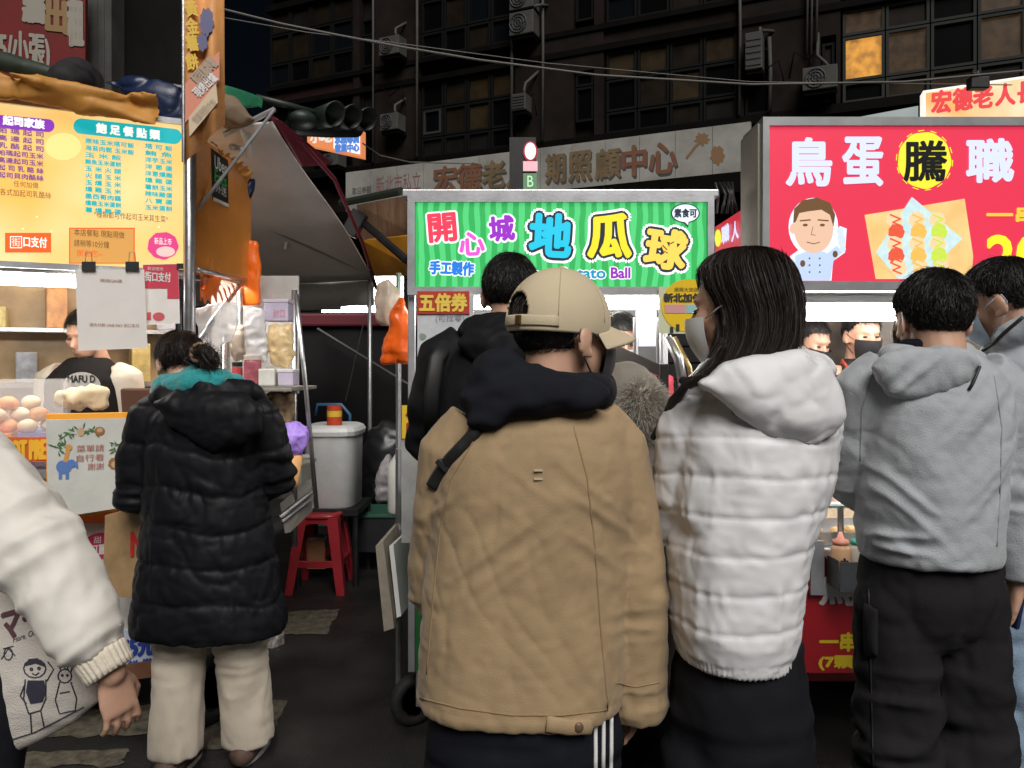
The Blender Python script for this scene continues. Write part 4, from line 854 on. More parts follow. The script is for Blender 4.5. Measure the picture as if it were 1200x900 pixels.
# ================================================================ GREEN STALL
GS = Board((0, 3.0, 0), (1, 0, 0))
gs = thing('sweet_potato_stall', 'small cart stall under the bright green lightbox sign', 'market stall', GS.p(.19, 0, -.4))
x0, x1 = -.40, .78
def stripes(name, c1, c2, k, freq):
    m = emi(name, c1, k); nt = m.node_tree; b = nt.nodes['Principled BSDF']
    tc = nt.nodes.new('ShaderNodeTexCoord'); w = nt.nodes.new('ShaderNodeTexWave'); w.wave_type = 'BANDS'; w.bands_direction = 'X'; w.inputs['Scale'].default_value = freq; w.inputs['Distortion'].default_value = 1.6; w.inputs['Detail'].default_value = 1; w.inputs['Detail Scale'].default_value = 1.2
    r = nt.nodes.new('ShaderNodeValToRGB'); r.color_ramp.elements[0].position = .47; r.color_ramp.elements[1].position = .53; r.color_ramp.elements[0].color = (*c1, 1); r.color_ramp.elements[1].color = (*c2, 1)
    nt.links.new(tc.outputs['Object'], w.inputs['Vector']); nt.links.new(w.outputs[0], r.inputs[0]); nt.links.new(r.outputs[0], b.inputs['Emission Color']); return m
M_GST = stripes('green_stripes', (.035, .42, .10), (.10, .66, .22), 1.0, 7.2)
m = MB(); GS.rect(m, 487, 238, 828, 336, 0, .14); face = m.build('lightbox_face', M_GST, gs)
m = MB()
for r in ((478, 228, 836, 237.6), (478, 336.4, 836, 346), (478, 237.6, 486.6, 336.4), (828.4, 237.6, 836, 336.4)): GS.rect(m, *r, .015, .17)
m.build('lightbox_frame', M_ALU, gs)
WO = emi('g_white', (.95, .95, .95), 1.15); DK = emi('g_dark', (.02, .035, .05), .8)
def art(ch, x0, y0, x1, y1, col, rot=0, b=.006, dark=True, mid=None):
    GS.text(ch, x0, y0, x1, y1, .002, WO, face, b * (3.6 if dark else 2.6), rot=rot, n=14)
    if dark: GS.text(ch, x0, y0, x1, y1, .0045, DK, face, b * 2.3, rot=rot, n=12)
    GS.text(ch, x0, y0, x1, y1, .007, col, face, b, rot=rot, n=10)
    if mid: GS.text(ch, x0 + 8, y0 + 10, x1 - 8, y1 - 10, .0095, mid, face, b * .3, rot=rot)
art('開', 503, 251, 534, 283, emi('g_red', (.88, .05, .10), 1), .08, .0045, False)
art('心', 539, 273, 567, 299, emi('g_mag', (.85, .10, .62), 1), .05, .004, False)
art('城', 574, 254, 602, 282, emi('g_pur', (.32, .03, .55), 1), .08, .0045, False)
art('地', 622, 252, 668, 300, emi('g_cyan', (.02, .55, .78), 1), -.05, .0075)
art('瓜', 690, 252, 738, 301, emi('g_yel', (1, .72, .03), 1.05), .0, .0075)
art('球', 757, 270, 803, 314, emi('g_ora', (1, .62, .10), 1.05), -.15, .0075)
GS.text('手工製作', 504, 307, 555, 322, .002, WO, face, .008, rot=-.04); GS.text('手工製作', 504, 307, 555, 322, .006, emi('g_blue', (.02, .20, .72), 1), face, .003, rot=-.04)
GS.text('Sweet Potato', 600, 314, 709, 326, .002, WO, face, .006); GS.text('Sweet Potato', 600, 314, 709, 326, .006, emi('g_blue2', (.02, .28, .50), 1), face, .002)
GS.text('Ball', 716, 314, 738, 326, .002, WO, face, .006); GS.text('Ball', 716, 314, 738, 326, .006, emi('g_pur2', (.30, .03, .48), 1), face, .002)
m = MB(); GS.disc(m, 803, 250, 17, 11.5, .002, .001); GS.poly(m, [(799, 259), (808, 259), (806, 267)], .0022, .001); m.build('speech_bubble_rim', DK, face)
m = MB(); GS.disc(m, 803, 250, 15.5, 10.3, .0035, .001); GS.poly(m, [(800, 258), (807, 258), (806, 264)], .0037, .001); sb = m.build('speech_bubble', emi('g_bub', (.75, .82, .92), 1.1), face); GS.text('素食可', 790, 245, 816, 255, .006, DK, sb, .0015)
m = MB(); GS.stroke(m, [(776, 288), (781, 293)], .004, .0105); GS.stroke(m, [(776, 294), (782, 297)], .003, .0105); GS.stroke(m, [(785, 286), (789, 284)], .004, .0105); m.build('potato_face', DK, face)
# frame of the cart
for x, y in ((-.395, 3.03), (.775, 3.03), (-.395, 3.9), (.775, 3.9)):
    m = MB(); m.box((x, y, 1.0), (.028, .028, 1.5), None, .003); m.build('post', M_ALU, gs)
m = MB(); m.box((.19, 3.5, 2.13), (1.24, 1.0, .03), None, .005); m.build('roof', M_ALU, gs)
M_GRN = mat('cart_green', (.015, .12, .03), .4, var=.15, vscale=5)
m = MB(); m.box((.19, 3.45, .56), (1.16, .84, .62), None, .006); m.build('cart_body', M_GRN, gs)
m = MB(); m.box((.19, 3.45, .89), (1.24, .94, .03), None, .006); m.build('counter_top', M_STEEL, gs)
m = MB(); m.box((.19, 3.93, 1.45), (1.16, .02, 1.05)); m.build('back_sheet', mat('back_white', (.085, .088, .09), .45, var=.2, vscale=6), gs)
for x in (-.33, .71):
    for y in (3.1, 3.8):
        wheel(gs, Vector((x, y, .095)), .095, .05, (1, 0, 0), M_TYRE, mat('caster_rim', (.075, .010, .012), .5)) if False else None
wheel(gs, Vector((-.40, 3.12, .10)), .10, .055, (.55, -.83, 0), M_TYRE, mat('caster_rim', (.075, .010, .012), .5)); wheel(gs, Vector((.70, 3.12, .10)), .10, .055, (.55, -.83, 0), M_TYRE, mat('caster_rim', (.075, .010, .012), .5)); wheel(gs, Vector((-.33, 3.8, .10)), .10, .055, (1, 0, 0), M_TYRE, mat('caster_rim', (.075, .010, .012), .5))
m = MB(); m.box((-.36, 3.08, .17), (.05, .02, .16), None, .003); m.build('caster_fork', M_STEEL, gs)
m = MB(); GS.disc(m, 484, 670, 5, 7, .035, .003); m.build('sticker', mat('sticker_red', (.5, .08, .06), .4), gs)
lg = thing('tube_lamp', 'long fluorescent tube under the green sign', 'lamp', (.3, 3.2, 1.74))
m = MB(); m.tube([(-.32, 3.25, 1.715), (.2, 3.25, 1.715), (.70, 3.25, 1.715)], .022, 12); m.build('tube', M_TUBE, lg, True)
m = MB(); m.box((.19, 3.25, 1.752), (1.1, .07, .03), None, .004); m.build('batten', M_WHITE, lg)
lg = thing('tube_lamp', 'thin second fluorescent tube at the back of the green stall', 'lamp', (.3, 3.6, 1.74))
m = MB(); m.tube([(-.3, 3.62, 1.74), (.2, 3.62, 1.74), (.70, 3.62, 1.74)], .016, 12); m.build('tube', M_TUBE, lg, True)
# white voucher board, 高 placard
t = thing('voucher_board', 'white board with a red voucher notice at the green stall left', 'notice board', GS.pp(520, 600))
m = MB(); GS.rect(m, 491, 347, 556, 605, .05, .012); bo = m.build('board', mat('board_white', (.55, .57, .6), .3, var=.15, vscale=9), t)
m = MB(); GS.rect(m, 491, 343, 551, 369, .056, .005); rp = m.build('red_plate', mat('plate_red', (.50, .05, .03), .4), bo)
GS.text('五倍券', 494, 346, 548, 366, .059, mat('letter_gold', (.85, .62, .10), .4), rp, .003)
GS.text('(可找零)', 512, 370, 545, 379, .052, mat('letter_grey', (.25, .25, .3), .5), bo)
m = MB()
for k in range(7): GS.disc(m, 497 + (k % 3) * 7, 395 + k * 8, 4, 4, .0525, .002, 12, .1)
m.build('printed_flowers', mat('print_grey_green', (.25, .30, .25), .5), bo)
t = thing('yellow_placard', 'small yellow placard with a red character on the stall post', 'placard', GS.pp(487, 512))
m = MB(); GS.rect(m, 474, 474, 502, 512, .07, .006); pl = m.build('plate', mat('placard_yellow', (.70, .48, .03), .4), t); GS.text('高', 479, 481, 498, 507, .073, mat('letter_dred', (.30, .03, .02), .5), pl, .0025)
t = thing('post_board', 'narrow pale board below the yellow placard', 'board', GS.pp(487, 660))
m = MB(); GS.rect(m, 473, 514, 500, 632, .06, .02); m.build('panel', mat('board_grey', (.34, .34, .33), .5, var=.2), t)
# folded table leaning on the cart side
t = thing('folded_table', 'folded pale table board leaning against the green cart', 'folding table', at(455, 742, 3.15))
m = MB(); P = [at(440, 640, 3.05), at(449, 634, 3.05), at(462, 736, 3.05), at(450, 740, 3.05)]; m.prism(P, at(468, 610, 3.5) - at(445, 637, 3.05)); m.build('board', mat('board_ply', (.26, .23, .18), .6, var=.2, vscale=10), t)
m = MB(); P = [at(456, 640, 3.1), at(461, 638, 3.1), at(470, 722, 3.1), at(465, 724, 3.1)]; m.prism(P, Vector((.04, .4, .0))); m.build('second_board', M_WHITE, t)
# yellow poster and counter gear
t = thing('yellow_poster', 'yellow and white round-printed poster on the green stall right', 'poster', GS.pp(795, 392))
YB = Board((0, 2.97, 0), (1, 0, 0))
m = MB(); YB.rect(m, 772, 336, 836, 391, 0, .004); sh = m.build('sheet', mat('poster_pale', (.60, .62, .42), .3), t)
m = MB(); YB.disc(m, 806, 358, 31, 31, .002, .001); m.build('yellow_disc', mat('poster_yellow', (.78, .52, .02), .35), sh)
YB.text('新北加倍', 778, 344, 822, 354, .004, mat('poster_black', (.03, .03, .02), .5), sh, .002); YB.text('振興大放送', 790, 337, 818, 342, .004, mat('poster_black', (.03, .03, .02), .5), sh)
m = MB(); YB.rect(m, 779, 357, 803, 367, .004, .001); m.build('pink_box', mat('poster_pink', (.62, .32, .32), .4), sh); m = MB(); YB.rect(m, 804, 357, 824, 367, .004, .001); m.build('blue_box', mat('poster_blue', (.30, .52, .55), .4), sh)
m = MB(); YB.rect(m, 785, 383, 789, 390, .004, .001); YB.rect(m, 792, 380, 796, 388, .0042, .001); m.build('black_figures', mat('poster_black', (.03, .03, .02), .5), sh)
t = thing('fryer_hood', 'steel fryer with slanted dark hood inside the green stall', 'fryer', (.5, 3.5, .91))
m = MB(); m.prism([at(722, 404, 3.35), at(775, 428, 3.2), at(775, 440, 3.2), at(722, 424, 3.35)], (0, .3, .0)); m.build('hood', mat('hood_dark', (.06, .055, .05), .4, .5), t)
m = MB(); m.box((.5, 3.5, 1.02), (.5, .5, .2), None, .01); m.build('body', M_STEEL, t)
for x in (745, 772): 
    m = MB(); m.tube([at(x, 372, 3.3), at(x, 520, 3.3)], .012, 8); m.build('rail', M_STEEL, t)
m = MB(); m.box(at(757, 385, 3.45), (.09, .02, .16)); m.build('gauge_plate', mat('plate_lilac', (.45, .47, .58), .4), t)
t = thing('steel_scoop_tray', 'bent steel chute hanging under the yellow poster', 'chute', at(800, 470, 3.1))
m = MB(); m.tube([at(782, 395, 3.1), at(795, 420, 3.08), at(802, 460, 3.06)], [.018, .02, .02], 10); m.build('chute', M_STEEL, t, True)
m = MB(); m.tube([at(790, 395, 3.15), at(808, 430, 3.12), at(814, 470, 3.1)], .01, 8); m.build('rail', mat('brass', (.5, .38, .18), .35, .8), t, True)
m = MB(); m.box(at(778, 445, 3.1), (.035, .03, .13), None, .006); m.build('bracket', M_BLACK, t)

# ================================================================ RED STALL
RS = Board((0, 2.9, 0), (1, 0, 0))
rs = thing('quail_egg_stall', 'red cart stall under the large red bird egg sign', 'market stall', RS.p(1.7, 0, -.4))
M_RSG = emi('r_face', (.76, .038, .085), 1.0, col2=(.71, .034, .078), vscale=1)
m = MB(); RS.rect(m, 901, 148.5, 1390, 329.5, 0, .2); face = m.build('lightbox_face', M_RSG, rs)
m = MB()
for r in ((893, 138, 1400, 148), (893, 330, 1400, 341), (893, 148, 900.5, 330), (1390.5, 148, 1400, 330)): RS.rect(m, *r, .012, .25)
m.build('lightbox_frame', mat('frame_grey', (.30, .31, .32), .45, .5, var=.1), rs)
LAV = emi('r_lav', (.62, .68, .95), 1.1); YLW = emi('r_yel', (.82, .78, .04), 1.1); BKT = emi('r_blk', (.01, .01, .01), .3); GLD = emi('r_gold', (.90, .55, .05), 1.05)
RS.text('鳥', 922, 163, 973, 217, .004, LAV, face, .006, n=10); RS.text('蛋', 988, 162, 1033, 217, .004, LAV, face, .006, n=10); RS.text('職', 1133, 164, 1186, 213, .004, LAV, face, .006, n=10); RS.text('人', 1206, 164, 1256, 213, .004, LAV, face, .006, n=10)
m = MB(); RS.disc(m, 1083, 188, 31, 33, .003, .002, 40, .015); m.build('yellow_disc', YLW, face)
m = MB()
for k in range(14):
    a = k * .449; RS.stroke(m, [(1083 + 33 * math.cos(a), 188 + 35 * math.sin(a)), (1083 + 33 * math.cos(a + .2), 188 + 35 * math.sin(a + .2))], .003, .003)
tag(m.build('brush_marks', YLW, face), kind='stuff')
RS.text('騰', 1059, 166, 1108, 212, .006, BKT, face, .004, n=10)
RS.text('一串', 1156, 242, 1216, 262, .004, GLD, face, .003); RS.text('20', 1157, 277, 1222, 326, .004, emi('r_yel2', (.95, .82, .03), 1.1), face, .006, n=10)
# printed chef
SKN = emi('r_skin', (.80, .52, .36), .95); HAIRC = emi('r_hair', (.16, .08, .03), .9); CHW = emi('r_coat', (.72, .80, .95), 1.1)
m = MB(); RS.disc(m, 953, 266, 29, 34, .002, .0015); RS.poly(m, [(926, 300), (940, 290), (968, 290), (984, 265), (992, 268), (990, 296), (976, 306), (974, 329), (930, 329), (928, 318)], .0022, .0015); m.build('figure_outline', CHW, face)
m = MB(); RS.disc(m, 953, 268, 23, 29, .0045, .001); RS.disc(m, 929, 268, 4, 6, .0047, .001); m.build('printed_face', SKN, face)
m = MB(); RS.poly(m, [(929, 262), (930, 245), (940, 235), (957, 232), (972, 238), (978, 252), (976, 266), (972, 252), (962, 246), (946, 248), (936, 250), (932, 260)], .006, .001); RS.stroke(m, [(937, 259), (949, 258)], .005, .006); RS.stroke(m, [(958, 258), (970, 259)], .005, .006); m.build('printed_hair', HAIRC, face)
m = MB(); RS.disc(m, 943, 264, 3, 1.6, .006, .001, 12); RS.disc(m, 963, 264, 3, 1.6, .0062, .001, 12); RS.stroke(m, [(945, 284), (953, 286), (960, 284)], .003, .006); RS.stroke(m, [(952, 266), (950, 275), (955, 276)], .002, .006); m.build('printed_features', HAIRC, face)
m = MB(); RS.poly(m, [(931, 300), (944, 295), (965, 295), (977, 302), (972, 329), (933, 329)], .0045, .001); RS.poly(m, [(968, 298), (980, 288), (986, 296), (974, 308)], .0047, .001); m.build('printed_coat', emi('r_coat2', (.50, .62, .88), 1), face)
m = MB(); RS.disc(m, 986, 282, 4, 6, .006, .001)
for k in range(4): RS.disc(m, 984 + .8 * k, 271 + 7 * k, 4, 4, .0062 + k * .0001, .001, 14)
m.build('printed_skewer', emi('r_sk', (.62, .72, .90), 1), face)
m = MB()
for k in range(3): RS.disc(m, 948, 303 + 8 * k, 1.1, 1.1, .006, .001, 8); RS.disc(m, 960, 303 + 8 * k, 1.1, 1.1, .006, .001, 8)
RS.disc(m, 940, 309, 3, 4, .0062, .001, 12); RS.disc(m, 978, 298, 3, 4, .0062, .001, 12); m.build('printed_buttons', HAIRC, face)
# printed board with skewers
m = MB(); RS.poly(m, [(1013, 252), (1130, 233), (1140, 300), (1138, 327), (1026, 327)], .0025, .0015); m.build('printed_tray', emi('r_wood', (.78, .50, .18), 1, col2=(.88, .64, .28), vscale=10), face)
m = MB(); RS.poly(m, [(1068, 231), (1127, 280), (1078, 327), (1052, 327), (1026, 296)], .0045, .0015); m.build('printed_paper', emi('r_paper', (.52, .70, .74), 1, col2=(.62, .80, .78), vscale=40), face)
for x, c1, nm in ((1049, (.75, .10, .05), 'a'), (1075, (.85, .48, .10), 'b'), (1099, (.55, .72, .08), 'c')):
    for k in range(5):
        m = MB(); RS.disc(m, x + math.sin(k * 2) * 1.5 + (k - 2) * .8, 258 + 14 * k, 9.5, 9.5, .0062 + .0002 * k, .001, 18, .06); m.build('printed_egg', emi('r_egg' + nm + str(k % 2), c1 if k % 2 else (.85, .62, .36), 1), face)
        m = MB(); RS.stroke(m, [(x - 7, 252 + 14 * k + (k % 2)), (x + 5, 257 + 14 * k), (x - 4, 261 + 14 * k), (x + 6, 265 + 14 * k)], .006, .0085); m.build('printed_sauce', emi('r_sc' + nm, c1, 1), face)
# cart
for x, y in ((.97, 2.96), (2.5, 2.96), (1.0, 3.85), (2.5, 3.85)):
    m = MB(); m.box((x, y, 1.02), (.03, .03, 1.5), None, .003); m.build('post', M_ALU, rs)
m = MB(); m.box((1.74, 3.12, 2.33), (1.5, .38, .03), None, .005); m.build('roof', mat('roof_cream', (.40, .36, .28), .6), rs)
m = MB(); m.box((.945, 3.03, 2.07), (.02, .22, .61)); m.build('side_sheet', mat('side_cream', (.45, .42, .36), .6, var=.12), rs)
m = MB(); m.box((1.74, 3.4, .47), (1.56, .8, .50), None, .005); m.build('cart_body', mat('cart_red', (.30, .012, .018), .4, var=.1), rs)
m = MB(); m.box((1.74, 3.37, .745), (1.62, .93, .035), None, .006); m.build('counter_top', M_STEEL, rs)
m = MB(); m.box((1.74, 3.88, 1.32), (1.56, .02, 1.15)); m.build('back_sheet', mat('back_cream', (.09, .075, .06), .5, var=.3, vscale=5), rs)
m = MB(); RS.rect(m, 932, 676, 1390, 786, .02, .012); rpn = m.build('front_panel', mat('panel_red', (.36, .010, .016), .4, var=.08), rs)
PW = mat('panel_white', (.62, .6, .58), .5); PY = mat('panel_yellow', (.70, .50, .02), .5)
RS.text('鳥', 958, 672, 1002, 706, .024, PW, rpn, .005); RS.text('蛋', 1022, 672, 1066, 706, .024, PW, rpn, .005); RS.text('職', 1150, 672, 1194, 706, .024, PW, rpn, .005)
RS.text('一串', 958, 739, 1000, 760, .024, PY, rpn, .003); RS.text('(7顆)', 957, 766, 1002, 782, .024, PY, rpn, .003)
wheel(rs, Vector((1.95, 3.05, .13)), .13, .06, (.4, -.9, 0), M_TYRE, mat('rim_green2', (.01, .16, .07), .5)); wheel(rs, Vector((1.05, 3.6, .13)), .13, .06, (1, 0, 0), M_TYRE, mat('rim_green2', (.01, .16, .07), .5)); wheel(rs, Vector((2.4, 3.6, .13)), .13, .06, (1, 0, 0), M_TYRE, mat('rim_green2', (.01, .16, .07), .5))
lr = thing('tube_lamp', 'fat fluorescent tube under the red sign, nearer one', 'lamp', (1.7, 3.05, 1.68))
m = MB(); m.tube([(1.0, 3.04, 1.665), (1.7, 3.04, 1.665), (2.45, 3.04, 1.665)], .032, 12); m.build('tube', M_TUBE, lr, True)
m = MB(); m.box((1.72, 3.04, 1.715), (1.5, .09, .03), None, .004); m.build('batten', M_WHITE, lr)
lr = thing('tube_lamp', 'thin fluorescent tube high behind the red sign edge', 'lamp', (1.7, 3.5, 1.74))
m = MB(); m.tube([(1.3, 3.5, 1.735), (1.9, 3.5, 1.735), (2.45, 3.5, 1.735)], .014, 12); m.build('tube', M_TUBE, lr, True)
# sauces in a metal caddy, trays
t = thing('sauce_caddy', 'grey metal caddy hung on the red stall front', 'caddy', at(982, 678, 2.82))
m = MB(); RS.rect(m, 966, 648, 1040, 681, .14, .004); m.build('front', mat('caddy_grey', (.13, .135, .14), .4, .6, var=.15), t)
m = MB(); RS.rect(m, 966, 678, 1040, 681, .134, .11); m.build('bottom', mat('caddy_grey', (.13, .135, .14), .4, .6), t)
m = MB(); p = RS.pp(966, 664, .085); m.box((p.x - .003, p.y, p.z + .005), (.004, .1, .10)); m.build('end', mat('caddy_grey', (.13, .135, .14), .4, .6), t)
m = MB(); m.box(at(957, 665, 2.86), (.05, .02, .2)); m.build('side_bracket', M_ALU, t)
def sauce(px, label, cb, cc):
    c = RS.pp(px, 648, .075); t = thing('sauce_bottle', label, 'bottle', c); z = c.z - .055
    circ = lambda r, zz: [(c.x + r * math.cos(a), c.y + r * math.sin(a), zz) for a in [2 * math.pi * i / 20 for i in range(20)]]
    m = MB(); m.loft([circ(.030, z), circ(.034, z + .01), circ(.034, z + .09), circ(.028, z + .105)]); m.build('body', mat('sauce' + label[:8], cb, .3, sub=.2), t, True)
    m = MB(); m.loft([circ(.030, z + .106), circ(.030, z + .12), circ(.012, z + .128), circ(.006, z + .15)]); m.build('cap', mat('cap' + label[:8], cc, .35), t, True)
    BB = Board((c.x, c.y - .0345, z), (1, 0, 0)); m = MB(); k = c.x
    for q in range(3): m.box((k - .01 + .01 * q, c.y - .0345, z + .045 + .008 * (q % 2)), (.008, .002, .018))
    m.build('printed_mark', M_BLACK, t)
sauce(975, 'pink capped squeeze bottle of peach sauce in the grey caddy', (.72, .44, .26), (.75, .30, .22)); sauce(996, 'teal capped squeeze bottle of white sauce in the grey caddy', (.70, .68, .58), (.05, .42, .34)); sauce(1017, 'green capped squeeze bottle at the right of the grey caddy', (.6, .55, .4), (.08, .35, .1))
t = thing('steel_tray', 'shallow steel tray on the red stall counter', 'tray', at(985, 610, 3.0))
m = MB(); m.box((1.33, 3.09, .768), (.5, .28, .008)); m.build('bottom', M_STEEL, t)
for (a, b, c2, d2) in ((1.33, 2.952, .5, .006), (1.33, 3.228, .5, .006)): 
    m = MB(); m.box((a, b, .79), (c2, d2, .05)); m.build('rim', M_STEEL, t)
for k in range(6):
    m = MB(); m.ell((1.16 + .07 * k, 3.08 + .03 * (k % 2), .79), (.026, .026, .02), None, 14, 8); tag(m.build('quail_egg', mat('egg_fried', (.62, .40, .16), .4, var=.2, vscale=40), None, True), 'small fried egg ball lying in the steel tray', 'egg ball', 'egg balls in the steel tray')
t = thing('glass_screen', 'low clear glass screen with steel rim on the red stall counter', 'screen', (1.5, 3.3, .765))
m = MB(); m.box((1.6, 3.32, .87), (1.2, .006, .20)); m.build('pane', M_ACR, t)
m = MB(); m.box((1.6, 3.32, .978), (1.22, .014, .012)); m.build('rim', M_STEEL, t)
for k in range(4):
    m = MB(); m.box((1.13 + .17 * k, 3.52, .80), (.14, .2, .06), None, .008); tag(m.build('food_pan', mat('pan_food' + str(k % 2), ((.55, .36, .14), (.62, .50, .30))[k % 2], .5, var=.3, vscale=30)), ('leftmost', 'second', 'third', 'rightmost')[k] + ' shallow pan of fried food behind the glass screen', 'food pan', 'food pans on the red stall')
t = thing('steel_bar_rack', 'steel rail standing over the red stall counter front', 'rail', at(985, 645, 2.9))
m = MB(); m.tube([at(962, 592, 2.92), at(1060, 592, 2.92)], .012, 8); m.tube([at(985, 592, 2.92), at(985, 640, 2.92)], .012, 8); m.build('rail', M_STEEL, t)
# small side sign behind
QB = Board(at(853, 270, 3.5), (.45, -.9, 0), n=(-.9, -.45, 0))
t = thing('red_side_sign', 'small red side sign between the green and red lightboxes', 'sign', at(853, 300, 3.5))
m = MB(); P = [at(838, 266, 3.75), at(869, 246, 3.3), at(869, 300, 3.3), at(838, 300, 3.75)]; m.prism(P, (.03, .02, 0)); f2 = m.build('face', emi('rs_face', (.55, .03, .05), .9), t)
_u = (P[1] - P[0]).normalized(); QB = Board(P[0], (_u.x, _u.y, 0), n=(_u.y, -_u.x, 0))
m = MB(); QB.disc(m, 842, 279, 3.5, 10, .004, .002); m.build('yellow_disc', YLW, f2); QB.text('職', 847, 264, 856, 284, .006, LAV, f2, .004); QB.text('人', 859, 260, 867, 281, .006, LAV, f2, .004)
t = thing('cable_bundle', 'tangled cables and bracket behind the gap between the two signs', 'cables', at(850, 240, 3.9))
for k in range(5):
    m = MB(); m.tube([at(838 + 5 * k, 214, 4 + .05 * k), at(842 + 5 * k + 4 * math.sin(k), 228, 4), at(840 + 6 * k, 250, 4 + .04 * k)], .008, 6); m.build('cable', M_BLACK, t, True)
# ================================================================ PEOPLE
M_SKIN = mat('skin', (.56, .33, .23), .5, var=.06, vscale=14, bump=.06, bscale=90, sub=.15)
M_HAIR = mat('hair_black', (.0085, .0068, .006), .5, spec=.4)
M_HAIRB = mat('hair_brown_black', (.016, .0095, .007), .5, spec=.3)
M_EYE = mat('eye', (.05, .03, .02), .2)
def frame(c, yaw=0, pitch=0, roll=0, s=1.0):
    """head frame: y forward (yaw 0 looks away from the camera), x right, z up"""
    return Matrix.Translation(c) @ Matrix.Rotation(yaw, 4, 'Z') @ Matrix.Rotation(pitch, 4, 'X') @ Matrix.Rotation(roll, 4, 'Y') @ Matrix.Scale(s, 4)
CR_C, CR_R = Vector((0, -.012, .028)), Vector((.076, .097, .087))
def head_shapes(m, T):
    R = T.to_3x3()
    def e(c, r, rot=None): m.ell(T @ Vector(c), r, R @ rot if rot is not None else R)
    e(CR_C, CR_R); e((0, .025, -.03), (.060, .062, .075)); e((0, .047, -.075), (.040, .042, .033)); e((0, .074, .022), (.048, .020, .013))
    for s in (-1, 1):
        e((s * .078, -.006, -.012), (.009, .021, .033), Matrix.Rotation(s * .35, 3, 'Z') @ Matrix.Rotation(-.2, 3, 'X')); e((s * .077, .004, -.036), (.008, .011, .012)); e((s * .038, .062, -.02), (.022, .022, .024))
    m.tube([T @ Vector((0, .086, .006)), T @ Vector((0, .100, -.018)), T @ Vector((0, .106, -.032))], [.008, .010, .014], 8, True)
    e((0, .089, -.058), (.022, .010, .006)); e((0, .088, -.068), (.019, .010, .007))
    m.tube([T @ Vector((0, -.02, -.04)), T @ Vector((0, -.028, -.10)), T @ Vector((0, -.04, -.19))], [.056, .054, .062], 16, True)
def eyes(T, parent):
    for s in (-1, 1):
        m = MB(); m.ell(T @ Vector((s * .030, .080, -.002)), (.011, .009, .006), T.to_3x3(), 10, 8); m.build('eye', M_EYE, parent, True)
def hand_shapes(m, wrist, d, back, side, curl=.6, s=1.0, spread=.11):
    """d: along the fingers, back: normal of the back of the hand, side: towards the thumb"""
    d = Vector(d).normalized(); back = (Vector(back) - d * Vector(back).dot(d)).normalized(); side = Vector(side); side = (side - d * side.dot(d) - back * side.dot(back)).normalized()
    P = lambda x, y, z: Vector(wrist) + (side * x + d * y + back * z) * s
    rings = []
    for y, w, t in ((-.03, .026, .021), (0, .027, .019), (.03, .036, .017), (.06, .041, .015), (.088, .041, .013), (.097, .036, .009)):
        rings.append([P(w * math.cos(a), y, t * math.sin(a)) for a in [2 * math.pi * k / 16 for k in range(16)]])
    m.loft(rings)
    for x, l, r, sp in ((.031, .070, .0088, 1.2), (.0105, .078, .0092, .35), (-.0105, .073, .0088, -.4), (-.031, .056, .0078, -1.3)):
        p = Vector((x, .088, 0)); ang = curl * .45; pts = [P(x, .075, 0), P(*p)]; 
        for k, q in enumerate((.46, .30, .24)):
            dy, dz = math.cos(ang), -math.sin(ang); p = p + Vector((math.sin(spread * sp) * dy, dy, dz)) * l * q; pts.append(P(*p)); ang += curl * (.95 if k == 0 else .7)
        m.tube(pts, [r * s, r * s, r * .97 * s, r * .9 * s, r * .78 * s], 10, True)
    q = curl * .5; m.tube([P(.018, .012, -.004), P(.040, .040, -.012 - .01 * q), P(.052, .068, -.020 - .022 * q), P(.050 - .01 * q, .092, -.026 - .034 * q)], [.015 * s, .0125 * s, .011 * s, .0088 * s], 10, True)
def body(parent, T, J, voxel=.006, hands=(), skin=M_SKIN, hs=1.0, legs=True):
    """one continuous figure: J holds the joints shL shR elL elR wrL wrR hipL hipR knL knR anL anR"""
    m = MB(); head_shapes(m, T); R = T.to_3x3()
    neck = T @ Vector((0, -.04, -.17)); ms = (J['shL'] + J['shR']) / 2; mh = (J['hipL'] + J['hipR']) / 2
    wv = J['shR'] - J['shL']; hw = wv.length / 2; u = wv.normalized(); v = Vector((0, 0, 1)).cross(u).normalized()
    ring = lambda c, a, b: [c + u * a * math.cos(t) + v * b * math.sin(t) for t in [2 * math.pi * k / 20 for k in range(20)]]
    up = (ms - mh)
    m.loft([ring(mh - up.normalized() * .06, .10, .08), ring(mh, .12, .09), ring(mh.lerp(ms, .35), .115, .085), ring(mh.lerp(ms, .7), hw * .72, .09), ring(mh.lerp(ms, .92), hw * .85, .08), ring(ms + up.normalized() * .05, .075, .065)])
    m.tube([ms, (ms + neck) / 2, neck], [.07, .06, .056], 14, True)
    for s in 'LR':
        m.tube([ms.lerp(J['sh' + s], .6), J['sh' + s], J['sh' + s].lerp(J['el' + s], .5), J['el' + s]], [.055, .054, .046, .040], 12, True)
        m.tube([J['el' + s], J['el' + s].lerp(J['wr' + s], .35), J['wr' + s]], [.040, .038, .026], 12, True)
        if legs:
            m.tube([J['hip' + s], J['hip' + s].lerp(J['kn' + s], .4), J['kn' + s]], [.058, .058, .048], 12, True)
            m.tube([J['kn' + s], J['kn' + s].lerp(J['an' + s], .35), J['an' + s]], [.053, .054, .036], 12, True)
            f = J.get('foot', Vector((0, 1, 0))); a = J['an' + s]; m.tube([a - f * .03 + Vector((0, 0, -.035)), a + f * .06 + Vector((0, 0, -.045)), a + f * .15 + Vector((0, 0, -.055))], [.026, .028, .020], 10, True)
    for (w, d, b, sd, c) in hands: hand_shapes(m, w, d, b, sd, c, hs)
    o = m.remesh('body', voxel, 2, None, skin, parent); eyes(T, o); return o
